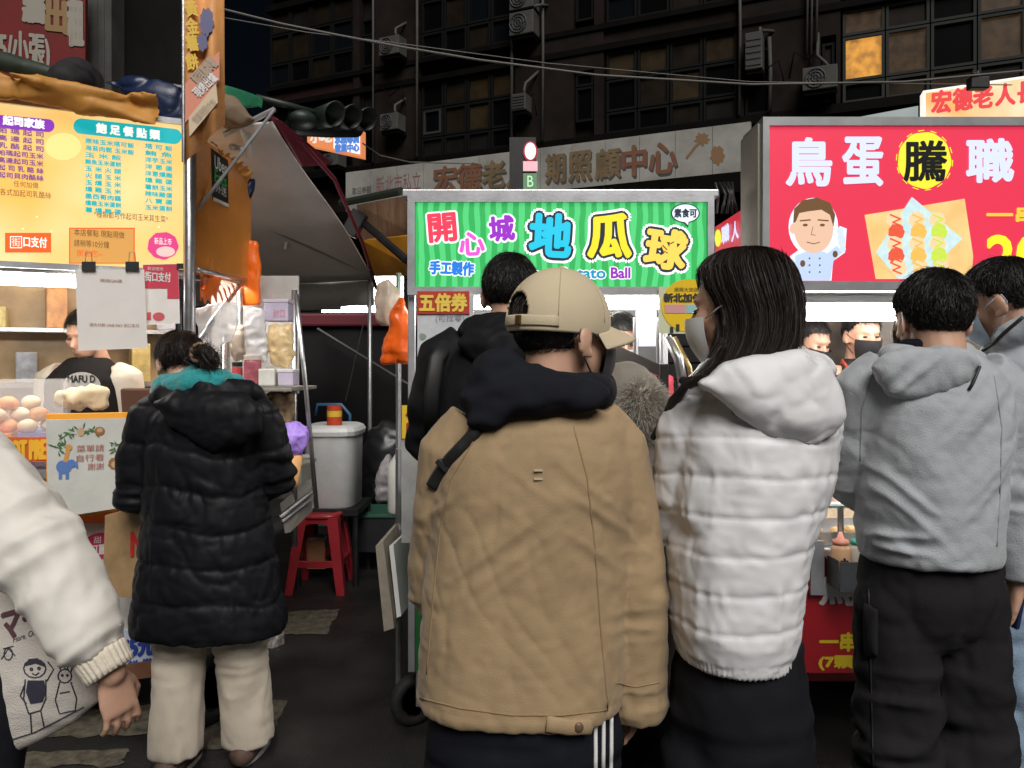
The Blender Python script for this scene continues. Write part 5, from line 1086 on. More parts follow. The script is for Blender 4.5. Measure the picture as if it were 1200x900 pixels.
def std_joints(X, Y, H, yaw=0):
    r = Matrix.Rotation(yaw, 3, 'Z'); o = Vector((X, Y, 0)); k = H / 1.7
    L = lambda x, y, z: o + r @ (Vector((x, y, z)) * k)
    J = {}
    for s, q in (('L', -1), ('R', 1)):
        J['sh' + s] = L(q * .185, 0, 1.39); J['el' + s] = L(q * .23, -.02, 1.08); J['wr' + s] = L(q * .235, .06, .83)
        J['hip' + s] = L(q * .09, 0, .90); J['kn' + s] = L(q * .10, .01, .48); J['an' + s] = L(q * .105, -.02, .085)
    J['foot'] = r @ Vector((0, 1, 0)); return J
def head_of(X, Y, H, yaw=0, pitch=0): return frame(Vector((X, Y + .0, H - .115)), yaw, pitch)
# hair
def strands(name, parent, roots, mm, w=.0012):
    """roots: list of point lists; flat tapered ribbons"""
    V = []; Fc = []
    for pts in roots:
        b = len(V); n = len(pts); t = (pts[-1] - pts[0]); sdv = t.cross(Vector((npr.normal(), npr.normal(), npr.normal()))); sdv = sdv.normalized() if sdv.length > 1e-9 else Vector((1, 0, 0))
        for i, p in enumerate(pts):
            q = w * (1 - .75 * i / (n - 1)); V += [p - sdv * q, p + sdv * q]
        for i in range(n - 1): Fc.append((b + 2 * i, b + 2 * i + 1, b + 2 * i + 3, b + 2 * i + 2))
    me = bpy.data.meshes.new(name); me.from_pydata([tuple(v) for v in V], [], Fc)
    return link(name, me, mm, parent, True)
def hairline(d, z, nape=-.060, front=.062, ear=.0):
    """lowest hair height for a direction d (unit xy, y forward)"""
    b = -d.y
    if b > .35: return nape
    if b > -.1: t = (b + .1) / .45; return ear + (nape - ear) * t * t
    t = min(1, (-.1 - b) / .6); return ear + (front - ear) * t
def short_hair(T, parent, mm=M_HAIR, n=5200, length=.024, lift=.28, nape=-.058, front=.062, ear=-.004, scale=1.0, tuft=1.0, min_z=-9, max_z=9, fade=True, fly=.03):
    # scalp shell
    c, r = CR_C, CR_R * 1.035 * scale; m = MB(); nu, nv = 48, 34; grid = {}
    for j in range(nv):
        for i in range(nu):
            ph = 2 * math.pi * i / nu; th = math.pi * (j + .5) / nv; d = Vector((math.sin(th) * math.cos(ph), math.sin(th) * math.sin(ph), math.cos(th)))
            p = c + Vector((d.x * r.x, d.y * r.y, d.z * r.z)); xy = Vector((d.x, d.y)); xy = xy.normalized() if xy.length > 1e-6 else Vector((0, -1))
            if p.z < -.02: p.x *= 1 + .15 * p.z * 10 * .2; 
            ok = p.z > hairline(xy, p.z, nape, front, ear) and min_z < p.z < max_z
            grid[i, j] = (T @ p, ok)
    vs = []; ids = {}
    for k, (p, ok) in grid.items():
        ids[k] = len(vs); vs.append(p)
    fs = []
    for j in range(nv - 1):
        for i in range(nu):
            q = [(i, j), ((i + 1) % nu, j), ((i + 1) % nu, j + 1), (i, j + 1)]
            if sum(grid[a][1] for a in q) >= 3: fs.append(tuple(ids[a] for a in q))
    if max_z > 1: fs.append(tuple(ids[(i, 0)] for i in range(nu - 1, -1, -1)))
    me = bpy.data.meshes.new('hair'); me.from_pydata([tuple(v) for v in vs], [], fs); sh = link('hair', me, mm, parent, True)
    R = []; R3 = T.to_3x3(); crown = Vector((.01, -.05, .1)).normalized(); down = Vector((0, 0, -1))
    while len(R) < n:
        d = Vector((npr.normal(), npr.normal(), npr.normal())); d.normalize(); xy = Vector((d.x, d.y)).normalized()
        p = c + Vector((d.x * r.x, d.y * r.y, d.z * r.z)); h = hairline(xy, p.z, nape, front, ear)
        if p.z < h - .004 * npr.random() or not (min_z < p.z < max_z): continue
        nrm = Vector((d.x / r.x, d.y / r.y, d.z / r.z)).normalized()
        fl = (d - crown * d.dot(crown)); fl = fl.normalized() if fl.length > 1e-5 else Vector((1, 0, 0)); fl = (fl + down * .35 + Vector((npr.normal(), npr.normal(), npr.normal())) * .3)
        fl = (fl - nrm * fl.dot(nrm)).normalized()
        l = length * (.55 + .6 * npr.random()) * (min(1, .35 + (p.z - nape) / .09) if fade else 1); cl = noise3(np.array([[p.x, p.y, p.z]]) * 38, 4)[0]
        lf = lift * (.7 + .6 * cl * tuft) + .12 + (.8 if npr.random() < fly else 0)
        a = p; b = a + (fl + nrm * lf).normalized() * l * .5; e = b + (fl + nrm * lf * .3 + down * .25).normalized() * l * .5
        R.append([T @ a, T @ b, T @ e])
    strands('hair_strands', sh, R, mm, .0006); return sh
def mask(T, parent, mm, loops=True):
    m = MB(); R = []; nu = 16
    for j in range(9):
        v = j / 8; row = []
        for i in range(nu + 1):
            a = -1.25 + 2.5 * i / nu; z = -.015 - .095 * v; bul = 1 + .10 * math.sin(math.pi * v) * math.cos(a); pinch = 1 - .25 * v * v
            row.append(T @ Vector((.069 * pinch * math.sin(a) * bul, .026 + (.078 - .02 * v * v) * math.cos(a) * bul + .012 * math.cos(a) * (1 - v), z)))
        R.append(row)
    V = [p for r in R for p in r]; n = nu + 1; Fc = [(j * n + i, j * n + i + 1, (j + 1) * n + i + 1, (j + 1) * n + i) for j in range(8) for i in range(nu)]
    me = bpy.data.meshes.new('face_mask'); me.from_pydata([tuple(v) for v in V], [], Fc); o = link('face_mask', me, mm, parent, True)
    if loops:
        for s in (-1, 1):
            q = MB(); e = T @ Vector((s * .082, -.02, .012)); q.tube([T @ Vector((s * .067, .05, -.02)), T @ Vector((s * .080, .015, .0)), e, T @ Vector((s * .086, -.026, -.01)), T @ Vector((s * .079, -.006, -.045)), T @ Vector((s * .06, .035, -.085))], .0018, 6); q.build('ear_loop', mm, o, True)
    return o
# clothes
def rings_px(rows, d, n=36, p=2.3):
    """rows: (py, x_left, x_right, half depth, dy) at distance d -> stacked superellipse rings"""
    R = []
    for py, xl, xr, hd, dy in rows:
        a, b = at(xl, py, d + dy), at(xr, py, d + dy); c = (a + b) / 2; w = (b.x - a.x) / 2; ring = []
        for k in range(n):
            t = 2 * math.pi * k / n; ct, st = math.cos(t), math.sin(t); q = (abs(ct) ** p + abs(st) ** p) ** (-1 / p); ring.append((c.x + w * q * ct, c.y + hd * q * st, c.z))
        R.append(ring)
    return R
def wrinkle(amp=.006, f=(9, 9, 3.2), seed=1, fine=.0012):
    f = np.array(f)
    def g(p, n):
        q = p + .05 * np.stack([noise3(p * 5, seed + 7), noise3(p * 5, seed + 8), noise3(p * 5, seed + 9)], 1)
        m = .5 + .5 * noise3(p * 4.5, seed + 12)
        cr = (1 - np.abs(noise3(q * f * 1.5 + 1.7, seed + 5))) ** 7; cr2 = (1 - np.abs(noise3((q + q[:, [2, 0, 1]] * .6) * f * 2.1, seed + 6))) ** 8
        return amp * (ridge(q * f, seed) * .55 + .3 * ridge(q * f * 1.9 + 3.1, seed + 1)) - amp * m * (1.0 * cr + .8 * cr2) + fine * ridge(q * 45, seed + 2)
    return g
def arm_folds(elbow, amp=.010, seed=3, reach=.16, dirv=(0, 0, 1), f=55):
    e = np.array(elbow); dv = np.array(Vector(dirv).normalized())
    def g(p, n):
        r = np.linalg.norm(p - e, axis=1); w = np.clip(1 - r / reach, 0, 1); t = (p - e) @ dv
        return amp * w * ridge(np.stack([t * f * .6, (p[:, 0]) * 6, (p[:, 1]) * 6], 1), seed)
    return g
def sumd(*fs): return lambda p, n: sum(f(p, n) for f in fs)
def baffles(z0, h, amp=.016, seed=1, wav=.012, zmin=-9, groove=.004):
    def g(p, n):
        z = p[:, 2] + wav * noise3(p * np.array([5, 5, 2]), seed) + .35 * wav * noise3(p * np.array([14, 14, 5]), seed + 1); t = (z - z0) / h; s = np.abs(np.sin(np.pi * t)) ** .6
        dd = np.abs(t - np.round(t)) * h; near = np.exp(-(dd / (h * .28)) ** 2)
        cr = ridge(p * np.array([30, 30, 5]), seed + 4) * near * 1.3 + .6 * ridge(p * np.array([12, 12, 10]), seed + 6)
        big = .5 + .5 * noise3(p * np.array([6, 6, 9]), seed + 11)
        return np.where(p[:, 2] > zmin, amp * (s - .6) * (.5 + big) - groove * np.exp(-(dd / .0045) ** 2) + .0035 * cr, 0)
    return g
def trousers(parent, J, hip_rows, mm, knee=.085, ankle=.075, hem=.06, amp=.010, seed=5, voxel=.009, name='trousers', d=1.6, flare=None):
    m = MB()
    m.loft(rings_px(hip_rows, d))
    for s in 'LR':
        a, k, b = J['hip' + s], J['kn' + s], J['an' + s].copy(); b = Vector((b.x, b.y, hem))
        m.tube([a + Vector((0, 0, .06)), a, a.lerp(k, .3), a.lerp(k, .65), k, k.lerp(b, .35), k.lerp(b, .7), b], [.07, .092, .088, .082, knee, (knee + ankle) / 2, ankle, ankle], 18)
    f = [wrinkle(amp, (10, 10, 6), seed)] + [arm_folds(J['kn' + s] + Vector((0, 0, .1)), .020, seed + 2, .3) for s in 'LR'] + [arm_folds(Vector((J['an' + s].x, J['an' + s].y, hem)), .012, seed + 3, .16) for s in 'LR']
    return m.remesh(name, voxel, 3, sumd(*f), mm, parent)
def shoes(parent, J, mm, sole=M_WHITE):
    f = J['foot']
    for s in 'LR':
        a = J['an' + s]; g = Vector((a.x, a.y, 0)); m = MB(); m.tube([g - f * .06 + Vector((0, 0, .05)), g + f * .04 + Vector((0, 0, .055)), g + f * .13 + Vector((0, 0, .045)), g + f * .18 + Vector((0, 0, .035))], [.045, .05, .046, .034], 14, True); m.tube([g + Vector((0, 0, .06)), g + Vector((0, 0, .11))], [.045, .042], 14, True)
        o = m.remesh('shoe', .007, 2, None, mm, parent)
        co = o.data.vertices
        for v in co:
            if v.co.z + wloc(o).z < .012: v.co.z = .012 - wloc(o).z
        m = MB(); n = 22; out = []
        for k in range(n):
            t = 2 * math.pi * k / n; out.append(g + f * (.06 + .122 * math.cos(t)) + Vector((f.y, -f.x, 0)) * (.036 * math.sin(t)))
        m.prism([p + Vector((0, 0, .001)) for p in out], (0, 0, .018)); m.build('sole', sole, o)
def ribbon_on(name, obj, px, w, mm, parent, th=.003, k=6, off=.003):
    """flat strap lying on a surface along photograph pixels"""
    P = surf_path(obj, dens(px, k), off)
    if len(P) < 2: return None
    m = MB(); m.tube(P, w, 8, flat=th / w, up=(0, -1, 0)); return m.build(name, mm, parent, True)
def seam_on(obj, px, mm, parent, r=.0016, name='seam', off=.0003):
    P = surf_path(obj, dens(px, 7), off)
    if len(P) < 2: return None
    m = MB(); m.tube(P, r, 6); return m.build(name, mm, parent, True)
def feet_joints(J, X, Y, H, spread=.10, yaw=0):
    pass
# ---------------------------------------------------------------- man in tan jacket and cap
d = 1.57; P1 = thing('person', 'man in a tan jacket, black hood and beige cap, back to us', 'person', (at(612, 430, d).x, d, 0), 'people at the stalls')
M_TAN = cloth('tan_twill', (.335, .238, .135), .88, .35, 5, .25, 420, .15, .09)
M_TAND = mat('tan_seam', (.27, .185, .10), .9)
M_NAVY = cloth('black_jersey', (.013, .014, .019), .95, .5, 8, .25, 380, .25, .15)
T1 = frame(at(660, 393, d), -math.radians(58), -.06, 0, 1.06)
J = std_joints(P1.location.x, d, 1.62)
J.update(shL=at(535, 528, d), shR=at(718, 522, d), elL=at(516, 690, d + .07), wrL=at(550, 745, d + .29), elR=at(748, 695, d + .01), wrR=at(748, 828, d + .03))
for s, q in (('L', -1), ('R', 1)): J['hip' + s] = at(612 + q * 58, 860, d); J['kn' + s] = Vector((P1.location.x + q * .11, d, .44)); J['an' + s] = Vector((P1.location.x + q * .12, d - .03, .085))
body(P1, T1, J, .0065, hands=[(J['wrL'], (.5, .8, .15), (-.5, .1, .8), (.2, -.3, .9), .8), (J['wrR'] + Vector((0, .01, .03)), (-.1, .35, -1), (.9, -.2, 0), (.2, 1, .2), .9)])
rows = [(462, 585, 690, .07, .03), (480, 553, 715, .095, .01), (500, 528, 735, .118, 0), (530, 515, 742, .135, 0), (575, 508, 742, .145, 0), (640, 502, 738, .145, 0), (710, 497, 734, .145, 0), (775, 492, 732, .148, 0), (812, 490, 728, .150, 0), (822, 492, 726, .146, 0)]
m = MB(); m.loft(rings_px(rows, d)); 
m.tube([at(560, 500, d), at(533, 530, d), at(522, 600, d + .02), J['elL'] + Vector((0, 0, .0)), J['elL'].lerp(J['wrL'], .5), J['elL'].lerp(J['wrL'], 1.0)], [.070, .074, .068, .066, .062, .058], 18)
m.tube([at(690, 500, d), at(714, 526, d), at(730, 600, d), at(742, 695, d), at(746, 770, d + .01), at(748, 838, d + .02)], [.070, .074, .070, .068, .062, .056], 18)
jk = m.remesh('jacket', .005, 5, sumd(lambda p, n: np.where(p[:, 2] < .80, .0022 * ridge(p * np.array([55, 55, 12]), 77) - .003 * np.exp(-((p[:, 2] - .795) / .004) ** 2), 0), wrinkle(.0048, (8, 8, 2.4), 2), arm_folds(at(690, 560, d - .1), .009, 5, .22, (.6, 0, .8)), arm_folds(at(560, 600, d - .1), .008, 6, .2, (-.6, 0, .8)), arm_folds(J['elR'], .009, 7, .17), arm_folds(J['elL'], .010, 8, .2), arm_folds(at(750, 830, d), .010, 9, .12)), M_TAN, P1)
seam_on(jk, [(672, 500), (688, 560), (697, 640), (703, 730), (712, 830)], M_TAND, P1); seam_on(jk, [(559, 510), (530, 560), (516, 620), (508, 700), (500, 790)], M_TAND, P1)
seam_on(jk, [(492, 818), (540, 830), (600, 838), (660, 838), (712, 832)], M_TAND, P1, .0018)
seam_on(jk, [(722, 800), (745, 805), (772, 800)], M_TAND, P1, .0014)
ribbon_on('hem_tab', jk, [(640, 848), (668, 851), (692, 850)], .016, M_TAN, P1, .006, off=.004)
pt = surf_path(jk, [(676, 850)], .008)
if pt: m = MB(); m.ell(pt[0], (.010, .005, .010), None, 14, 8); m.build('button', mat('button_brown', (.12, .07, .04), .4), P1, True)
ribbon_on('shoulder_strap', jk, [(563, 503), (545, 522), (528, 540), (514, 558), (507, 570)], .013, mat('strap_black', (.012, .012, .013), .6), P1, .005, off=.004)
pt = surf_path(jk, [(522, 545)], .008)
if pt: m = MB(); m.box(pt[0], (.030, .010, .014), Matrix.Rotation(.8, 3, 'Y'), .003); m.build('strap_buckle', mat('buckle', (.05, .05, .055), .3, .7), P1)
pt = surf_path(jk, [(631, 556)], .002)
if pt:
    for k in range(2): m = MB(); m.box(pt[0] + Vector((0, -.001, .008 - .016 * k)), (.016, .003, .004)); m.build('logo_bar', mat('logo_cream', (.5, .42, .28), .6), P1)
# black hood lying on the shoulders
m = MB()
m.tube([at(572, 455, d + .06), at(578, 438, d - .02), at(612, 450, d - .075), at(660, 458, d - .09), at(698, 458, d - .04), at(704, 455, d + .06)], [.035, .045, .04, .036, .034, .03], 16, True)
m.pillow([at(x, y, d - .105) for x, y in ((545, 472), (560, 452), (590, 440), (630, 436), (672, 442), (705, 450), (717, 463), (700, 476), (650, 484), (600, 492), (566, 508), (550, 497))], .035, .07)
m.pillow([at(x, y, d - .06) for x, y in ((541, 476), (547, 448), (570, 414), (597, 405), (612, 420), (598, 462), (562, 506))], .05, .07)
hd = m.remesh('hood', .0065, 4, sumd(wrinkle(.008, (7, 9, 14), 11), lambda p, n: .006 * ridge(np.stack([p[:, 0] * 9 + p[:, 2] * 14, p[:, 1] * 6, p[:, 2] * 20 - p[:, 0] * 8], 1), 17)), M_NAVY, P1)
# cap
M_CAP = cloth('cap_beige', (.56, .47, .32), .88, .15, 8, .2, 420, .1, .05)
def cap(T, parent):
    c, r = CR_C + Vector((0, .0, -.002)), Vector((.084, .106, .101)); V = []; Fc = []; nu, nv = 140, 44; z0 = -.004
    for j in range(nv + 1):
        th = math.pi / 2 * j / nv * 1.17
        for i in range(nu):
            ph = 2 * math.pi * i / nu; q = 1 - .012 * abs(math.sin(3 * ph)) ** 12 * math.sin(th)
            V.append(T @ (c + Vector((r.x * math.sin(th) * math.cos(ph) * q, r.y * math.sin(th) * math.sin(ph) * q, r.z * math.cos(th)))))
    for j in range(nv):
        for i in range(nu):
            ph = 2 * math.pi * (i + .5) / nu; th = math.pi / 2 * (j + .5) / nv * 1.17; x = r.x * math.cos(ph) * math.sin(th); z = r.z * math.cos(th)
            if math.sin(ph) < 0 and (x / .036) ** 2 + ((z - .006) / .042) ** 2 < 1 and z > .004: continue
            Fc.append((j * nu + i, (j + 1) * nu + i, (j + 1) * nu + (i + 1) % nu, j * nu + (i + 1) % nu))
    me = bpy.data.meshes.new('cap'); me.from_pydata([tuple(v) for v in V], [], Fc)
    o = bpy.data.objects.new('tmp', me); COL.objects.link(o); sm = o.modifiers.new('s', 'SOLIDIFY'); sm.thickness = .003; sm.offset = 0
    dg = bpy.context.evaluated_depsgraph_get(); me2 = bpy.data.meshes.new_from_object(o.evaluated_get(dg)); bpy.data.objects.remove(o); o = link('cap', me2, M_CAP, parent, True)
    m = MB(); R = []
    for j in range(9):
        s = j / 8; row = []
        for i in range(19):
            a = math.pi * (.12 + .76 * i / 18); rx = (.083 + .004 * s); ry = .104 + .078 * s * math.sin((a)) ** .7; x = rx * math.cos(a) * (1 + .05 * s); dz = -.030 * (x / .08) ** 2 - .02 * s
            row.append(T @ (c + Vector((x, ry * math.sin(a), .004 + dz))))
        R.append(row + [p - T.to_3x3() @ Vector((0, 0, .0035)) for p in row[::-1]])
    m.loft(R); m.build('brim', M_CAP, o, True)
    m = MB(); P = []
    for i in range(17):
        ph = math.pi * (1.5 - .34 + .68 * i / 16); P.append(T @ (c + Vector((r.x * 1.012 * math.cos(ph), r.y * 1.012 * math.sin(ph), -.008))))
    m.tube(P, .011, 8, flat=.16, up=T.to_3x3() @ Vector((0, -1, 0))); 
    sp = m.build('strap', M_CAP, o, True)
    m = MB(); ph = math.pi * 1.5 + .25; m.box(T @ (c + Vector((r.x * 1.03 * math.cos(ph), r.y * 1.03 * math.sin(ph), -.008))), (.014, .006, .018), T.to_3x3() @ Matrix.Rotation(.2, 3, 'Z'), .002); m.build('strap_clip', mat('brass_dark', (.20, .13, .05), .4, .8), sp)
    m = MB(); m.ell(T @ (c + Vector((0, 0, r.z + .002))), (.007, .007, .004), None, 12, 8); m.build('top_button', M_CAP, o, True)
    for k in range(6):
        ph0 = math.pi / 6 + k * math.pi / 3; P = []
        for j in range(12):
            th = .08 + 1.5 * j / 11; x, y, z = r.x * math.sin(th) * math.cos(ph0), r.y * math.sin(th) * math.sin(ph0), r.z * math.cos(th)
            if y < 0 and (x / .036) ** 2 + ((z - .006) / .042) ** 2 < 1.1: break
            P.append(T @ (c + Vector((x, y, z)) * 1.010))
        if len(P) > 2: m = MB(); m.tube(P, .0011, 6); m.build('seam', mat('cap_seam', (.42, .35, .23), .9), o, True)
    return o
short_hair(T1, P1, n=4500, length=.016, lift=.1, nape=-.075, ear=-.02, max_z=.085, scale=.965, fly=0); cap(T1, P1)
mask(T1, P1, mat('mask_dark', (.03, .03, .035), .8))
# dark trousers with three white stripes
rowsT = [(775, 512, 720, .125, .01), (830, 505, 726, .135, .01), (880, 508, 724, .13, .01), (930, 530, 700, .11, .01)]
tr = trousers(P1, J, rowsT, cloth('navy_sweatpants', (.010, .011, .016), .9, .5, 7), d=d, voxel=.011)
for k in range(3): ribbon_on('stripe', tr, [(697 + 9 * k, 840), (697 + 9 * k, 880), (696 + 9 * k, 930)], .004, M_WHITE, P1, .003, off=.003)
shoes(P1, J, M_BLACK)

# ---------------------------------------------------------------- woman in white puffer
d = 1.55; P2 = thing('person', 'long haired woman in a white puffer jacket and face mask', 'person', (at(865, 430, d).x, d, 0), 'people at the stalls')
M_WHP = cloth('white_nylon', (.70, .70, .715), .45, .28, 8, .05, 300, .1, .03, stretch=(.6, .6, 1.2))
T2 = frame(at(866, 362, d), math.radians(56), -.05, 0, .96)
J = std_joints(P2.location.x, d, 1.66, .25)
J.update(shL=at(812, 508, d), shR=at(944, 502, d), elL=at(800, 640, d + .09), wrL=at(805, 655, d + .36), elR=at(920, 610, d + .14), wrR=at(880, 630, d + .36))
for s, q in (('L', -1), ('R', 1)): J['hip' + s] = at(865 + q * 26, 830, d); J['kn' + s] = Vector((P2.location.x + q * .072, d, .46)); J['an' + s] = Vector((P2.location.x + q * .08, d - .03, .085))
body(P2, T2, J, .0065, hands=[(J['wrL'], (.1, 1, .1), (0, 0, 1), (1, 0, 0), .7), (J['wrR'], (-.2, 1, .1), (0, 0, 1), (-1, 0, 0), .7)])
rows = [(425, 850, 925, .07, .02), (448, 822, 955, .10, .0), (475, 802, 970, .13, 0), (510, 790, 974, .15, 0), (560, 788, 968, .158, 0), (620, 788, 946, .16, 0), (680, 786, 932, .16, 0), (720, 788, 928, .158, 0), (745, 792, 924, .15, 0), (766, 796, 920, .142, 0)]
m = MB(); m.loft(rings_px(rows, d))
m.tube([at(830, 480, d), J['shL'], at(803, 575, d + .03), J['elL'], J['elL'].lerp(J['wrL'], .5), J['wrL']], [.07, .074, .070, .066, .06, .052], 18)
m.tube([at(940, 475, d), J['shR'], at(936, 560, d + .05), J['elR'], J['elR'].lerp(J['wrR'], .5), J['wrR']], [.07, .070, .068, .064, .058, .052], 18)
zhem = at(0, 752, d).z
jk = m.remesh('puffer_jacket', .005, 4, sumd(baffles(zhem - .002, .070, .0032, 3, .012, zhem, .0028), wrinkle(.0022, (5, 5, 8), 21), arm_folds(at(800, 620, d - .06), .020, 23, .13, (.35, 0, 1), 40), arm_folds(J['elR'], .014, 24, .14),
     lambda p, n: np.where(p[:, 2] < zhem, .0035 * np.sin(np.arctan2(p[:, 1] - d, p[:, 0] - P2.location.x) * 95), 0)), M_WHP, P2, post=1)
m = MB()
m.tube([at(816, 452, d + .03), at(840, 438, d - .06), at(880, 428, d - .09), at(930, 422, d - .07), at(962, 432, d + .02)], [.024, .028, .028, .028, .024], 14, True)
m.pillow([at(x, y, d - .145) for x, y in ((818, 450), (845, 428), (890, 415), (940, 412), (966, 426), (982, 455), (990, 488), (982, 508), (950, 524), (925, 520), (890, 502), (852, 475))], .028, .10, rings=9)
hd = m.remesh('hood', .005, 5, sumd(wrinkle(.007, (7, 7, 10), 31), lambda p, n: .007 * ridge(np.stack([p[:, 0] * 16 + p[:, 2] * 12, p[:, 1] * 5, p[:, 2] * 9 - p[:, 0] * 7], 1), 33)), M_WHP, P2)
seam_on(hd, [(822, 458), (855, 482), (890, 505), (925, 517), (950, 519)], mat('white_seam', (.36, .34, .33), .8), P2, .0014)
# long hair
def long_hair(parent, T, rows, d, mm, n=16000, tips=()):
    R = rings_px(rows, d, 40, 2.0); m = MB(); m.loft(R); base = m.remesh('hair', .006, 3, lambda p, nn: -.004 + .0006 * ridge(p * np.array([45, 45, 2]), 5), mm, parent)
    S_ = []; nr = len(rows)
    for _ in range(n):
        k = npr.integers(0, 40); f = npr.random(); off = abs(npr.normal()) * .0018 - .001 + (.008 * npr.random() if npr.random() < .04 else 0); st = npr.random() ** 2 * (nr * .45); en = nr - 1 - npr.random() * 1.2; pts = []; dr = npr.normal() * .35
        for q in range(11):
            t = st + (en - st) * q / 10; i = min(int(t), nr - 2); u = t - i; kk = k + f + dr * q / 10; k0 = int(math.floor(kk)) % 40; k1 = (k0 + 1) % 40; ff = kk - math.floor(kk)
            a = Vector(R[i][k0]).lerp(Vector(R[i][k1]), ff); b = Vector(R[i + 1][k0]).lerp(Vector(R[i + 1][k1]), ff); p = a.lerp(b, u); c = (Vector(R[i][0]) + Vector(R[i][20])) / 2
            o = (p - Vector((c.x, c.y, p.z))); o.z = 0; o = o.normalized() if o.length > 1e-6 else Vector((0, -1, 0)); pts.append(p + o * (off + .0008 * math.sin(q + k)))
        S_.append(pts)
    for a, b, c2, cnt in tips:
        for _ in range(cnt):
            j = lambda s=.006: Vector((npr.normal() * s, npr.normal() * s, npr.normal() * s)); p0 = at(*a) + j(); p1 = at(*b) + j(.008); p2 = at(*c2) + j(.008)
            S_.append([p0.lerp(p1, t).lerp(p1.lerp(p2, t), t) for t in [q / 8 for q in range(9)]])
    strands('hair_strands', base, S_, mm, .00045); return base
rowsH = [(290, 866, 884, .02, .02), (293, 848, 900, .05, .02), (301, 832, 914, .085, .02), (316, 820, 926, .105, .02), (340, 825, 934, .106, -.002), (366, 840, 937, .095, -.022), (390, 843, 936, .088, -.036), (412, 838, 932, .080, -.05), (428, 830, 918, .055, -.08), (440, 826, 890, .03, -.095)]
long_hair(P2, T2, rowsH, d, M_HAIRB, tips=[((846, 400, d - .07), (838, 430, d - .12), (800, 452, d - .10), 110), ((850, 410, d - .09), (845, 432, d - .14), (815, 456, d - .12), 90), ((925, 395, d - .08), (935, 408, d - .15), (958, 420, d - .17), 10), ((915, 300, d - .07), (942, 360, d - .09), (934, 420, d - .13), 50), ((826, 318, d + .02), (822, 340, d + .03), (840, 372, d - .03), 50)])
mask(T2, P2, mat('mask_white', (.70, .72, .74), .7))
# dark collar lining edge at her left
m = MB(); m.tube([at(806, 448, d - .05), at(790, 470, d - .02), at(782, 488, d + .01), at(766, 512, d + .03)], [.008, .012, .011, .007], 8, True); m.build('collar_trim', M_BLACK, P2, True)
m = MB(); m.tube([at(800, 446, d - .07), at(808, 449, d - .085), at(822, 444, d - .09)], [.008, .012, .008], 8, True); m.build('collar_trim', M_BLACK, P2, True)
rowsT = [(735, 800, 932, .125, .01), (790, 790, 940, .14, .01), (850, 790, 940, .135, .01), (900, 805, 925, .11, .01)]
trousers(P2, J, rowsT, cloth('black_trousers', (.010, .010, .013), .88, .5, 7), d=d, voxel=.011, knee=.075, ankle=.065); shoes(P2, J, M_BLACK)

# ---------------------------------------------------------------- man in grey hooded sweatshirt
d = 1.78; P3 = thing('person', 'short haired man in a grey sweatshirt and dark cargo trousers', 'person', (at(1090, 430, d).x, d, 0), 'people at the stalls')
M_GREY = cloth('grey_marl', (.37, .39, .415), .92, .5, 6, .35, 320, .25, .05, 30)
T3 = frame(at(1091, 374, d), .05, -.12, 0, .97)
J = std_joints(P3.location.x, d, 1.68)
J.update(shL=at(1013, 458, d), shR=at(1172, 462, d), elL=at(1000, 565, d + .08), wrL=at(1025, 585, d + .33), elR=at(1192, 585, d), wrR=at(1193, 682, d + .0))
for s, q in (('L', -1), ('R', 1)): J['hip' + s] = at(1090 + q * 40, 705, d); J['kn' + s] = Vector((P3.location.x + q * .092, d - .01, .47)); J['an' + s] = Vector((P3.location.x + q * .10, d - .03, .085))
body(P3, T3, J, .0055, hands=[(J['wrL'], (.2, 1, 0), (0, 0, 1), (1, 0, 0), .8), (J['wrR'], (-.12, .3, -1), (.9, -.3, 0), (-.2, .95, .2), .95)])
rows = [(402, 1058, 1128, .07, .02), (418, 1035, 1145, .095, 0), (440, 1012, 1166, .118, 0), (475, 1003, 1176, .132, 0), (520, 1004, 1174, .138, 0), (580, 1010, 1166, .138, 0), (625, 1012, 1164, .138, 0), (645, 1012, 1164, .136, 0), (654, 1016, 1160, .130, 0)]
m = MB(); m.loft(rings_px(rows, d))
m.tube([at(1040, 440, d), J['shL'], at(1004, 515, d + .03), J['elL'], J['elL'].lerp(J['wrL'], .5), J['wrL']], [.07, .074, .066, .062, .058, .045], 18)
m.tube([at(1145, 440, d), J['shR'], at(1187, 525, d), J['elR'], at(1194, 640, d), at(1194, 678, d)], [.07, .074, .066, .062, .056, .045], 18)
sw = m.remesh('sweatshirt', .005, 5, sumd(wrinkle(.005, (7, 7, 4), 41), arm_folds(at(1030, 600, d - .1), .011, 43, .2, (.7, 0, .7)), arm_folds(at(1060, 640, d - .12), .010, 45, .18, (0, 0, 1)), arm_folds(J['elR'], .010, 46, .16), arm_folds(J['elL'], .012, 47, .16), arm_folds(at(1150, 520, d - .1), .009, 48, .2, (.7, 0, -.7))), M_GREY, P3)
seam_on(sw, [(1022, 440), (1010, 480), (1008, 540)], mat('grey_seam', (.29, .305, .325), .9), P3); seam_on(sw, [(1165, 440), (1174, 500), (1172, 580), (1168, 640)], mat('grey_seam', (.29, .305, .325), .9), P3)
m = MB()
m.tube([at(1040, 425, d + .05), at(1045, 418, d - .04), at(1090, 422, d - .085), at(1130, 418, d - .04), at(1142, 426, d + .05)], [.024, .026, .026, .026, .024], 14, True)
m.pillow([at(x, y, d - .115) for x, y in ((1022, 430), (1042, 412), (1070, 408), (1115, 408), (1140, 414), (1148, 428), (1135, 448), (1105, 462), (1070, 470), (1050, 466), (1034, 450))], .026, .07)
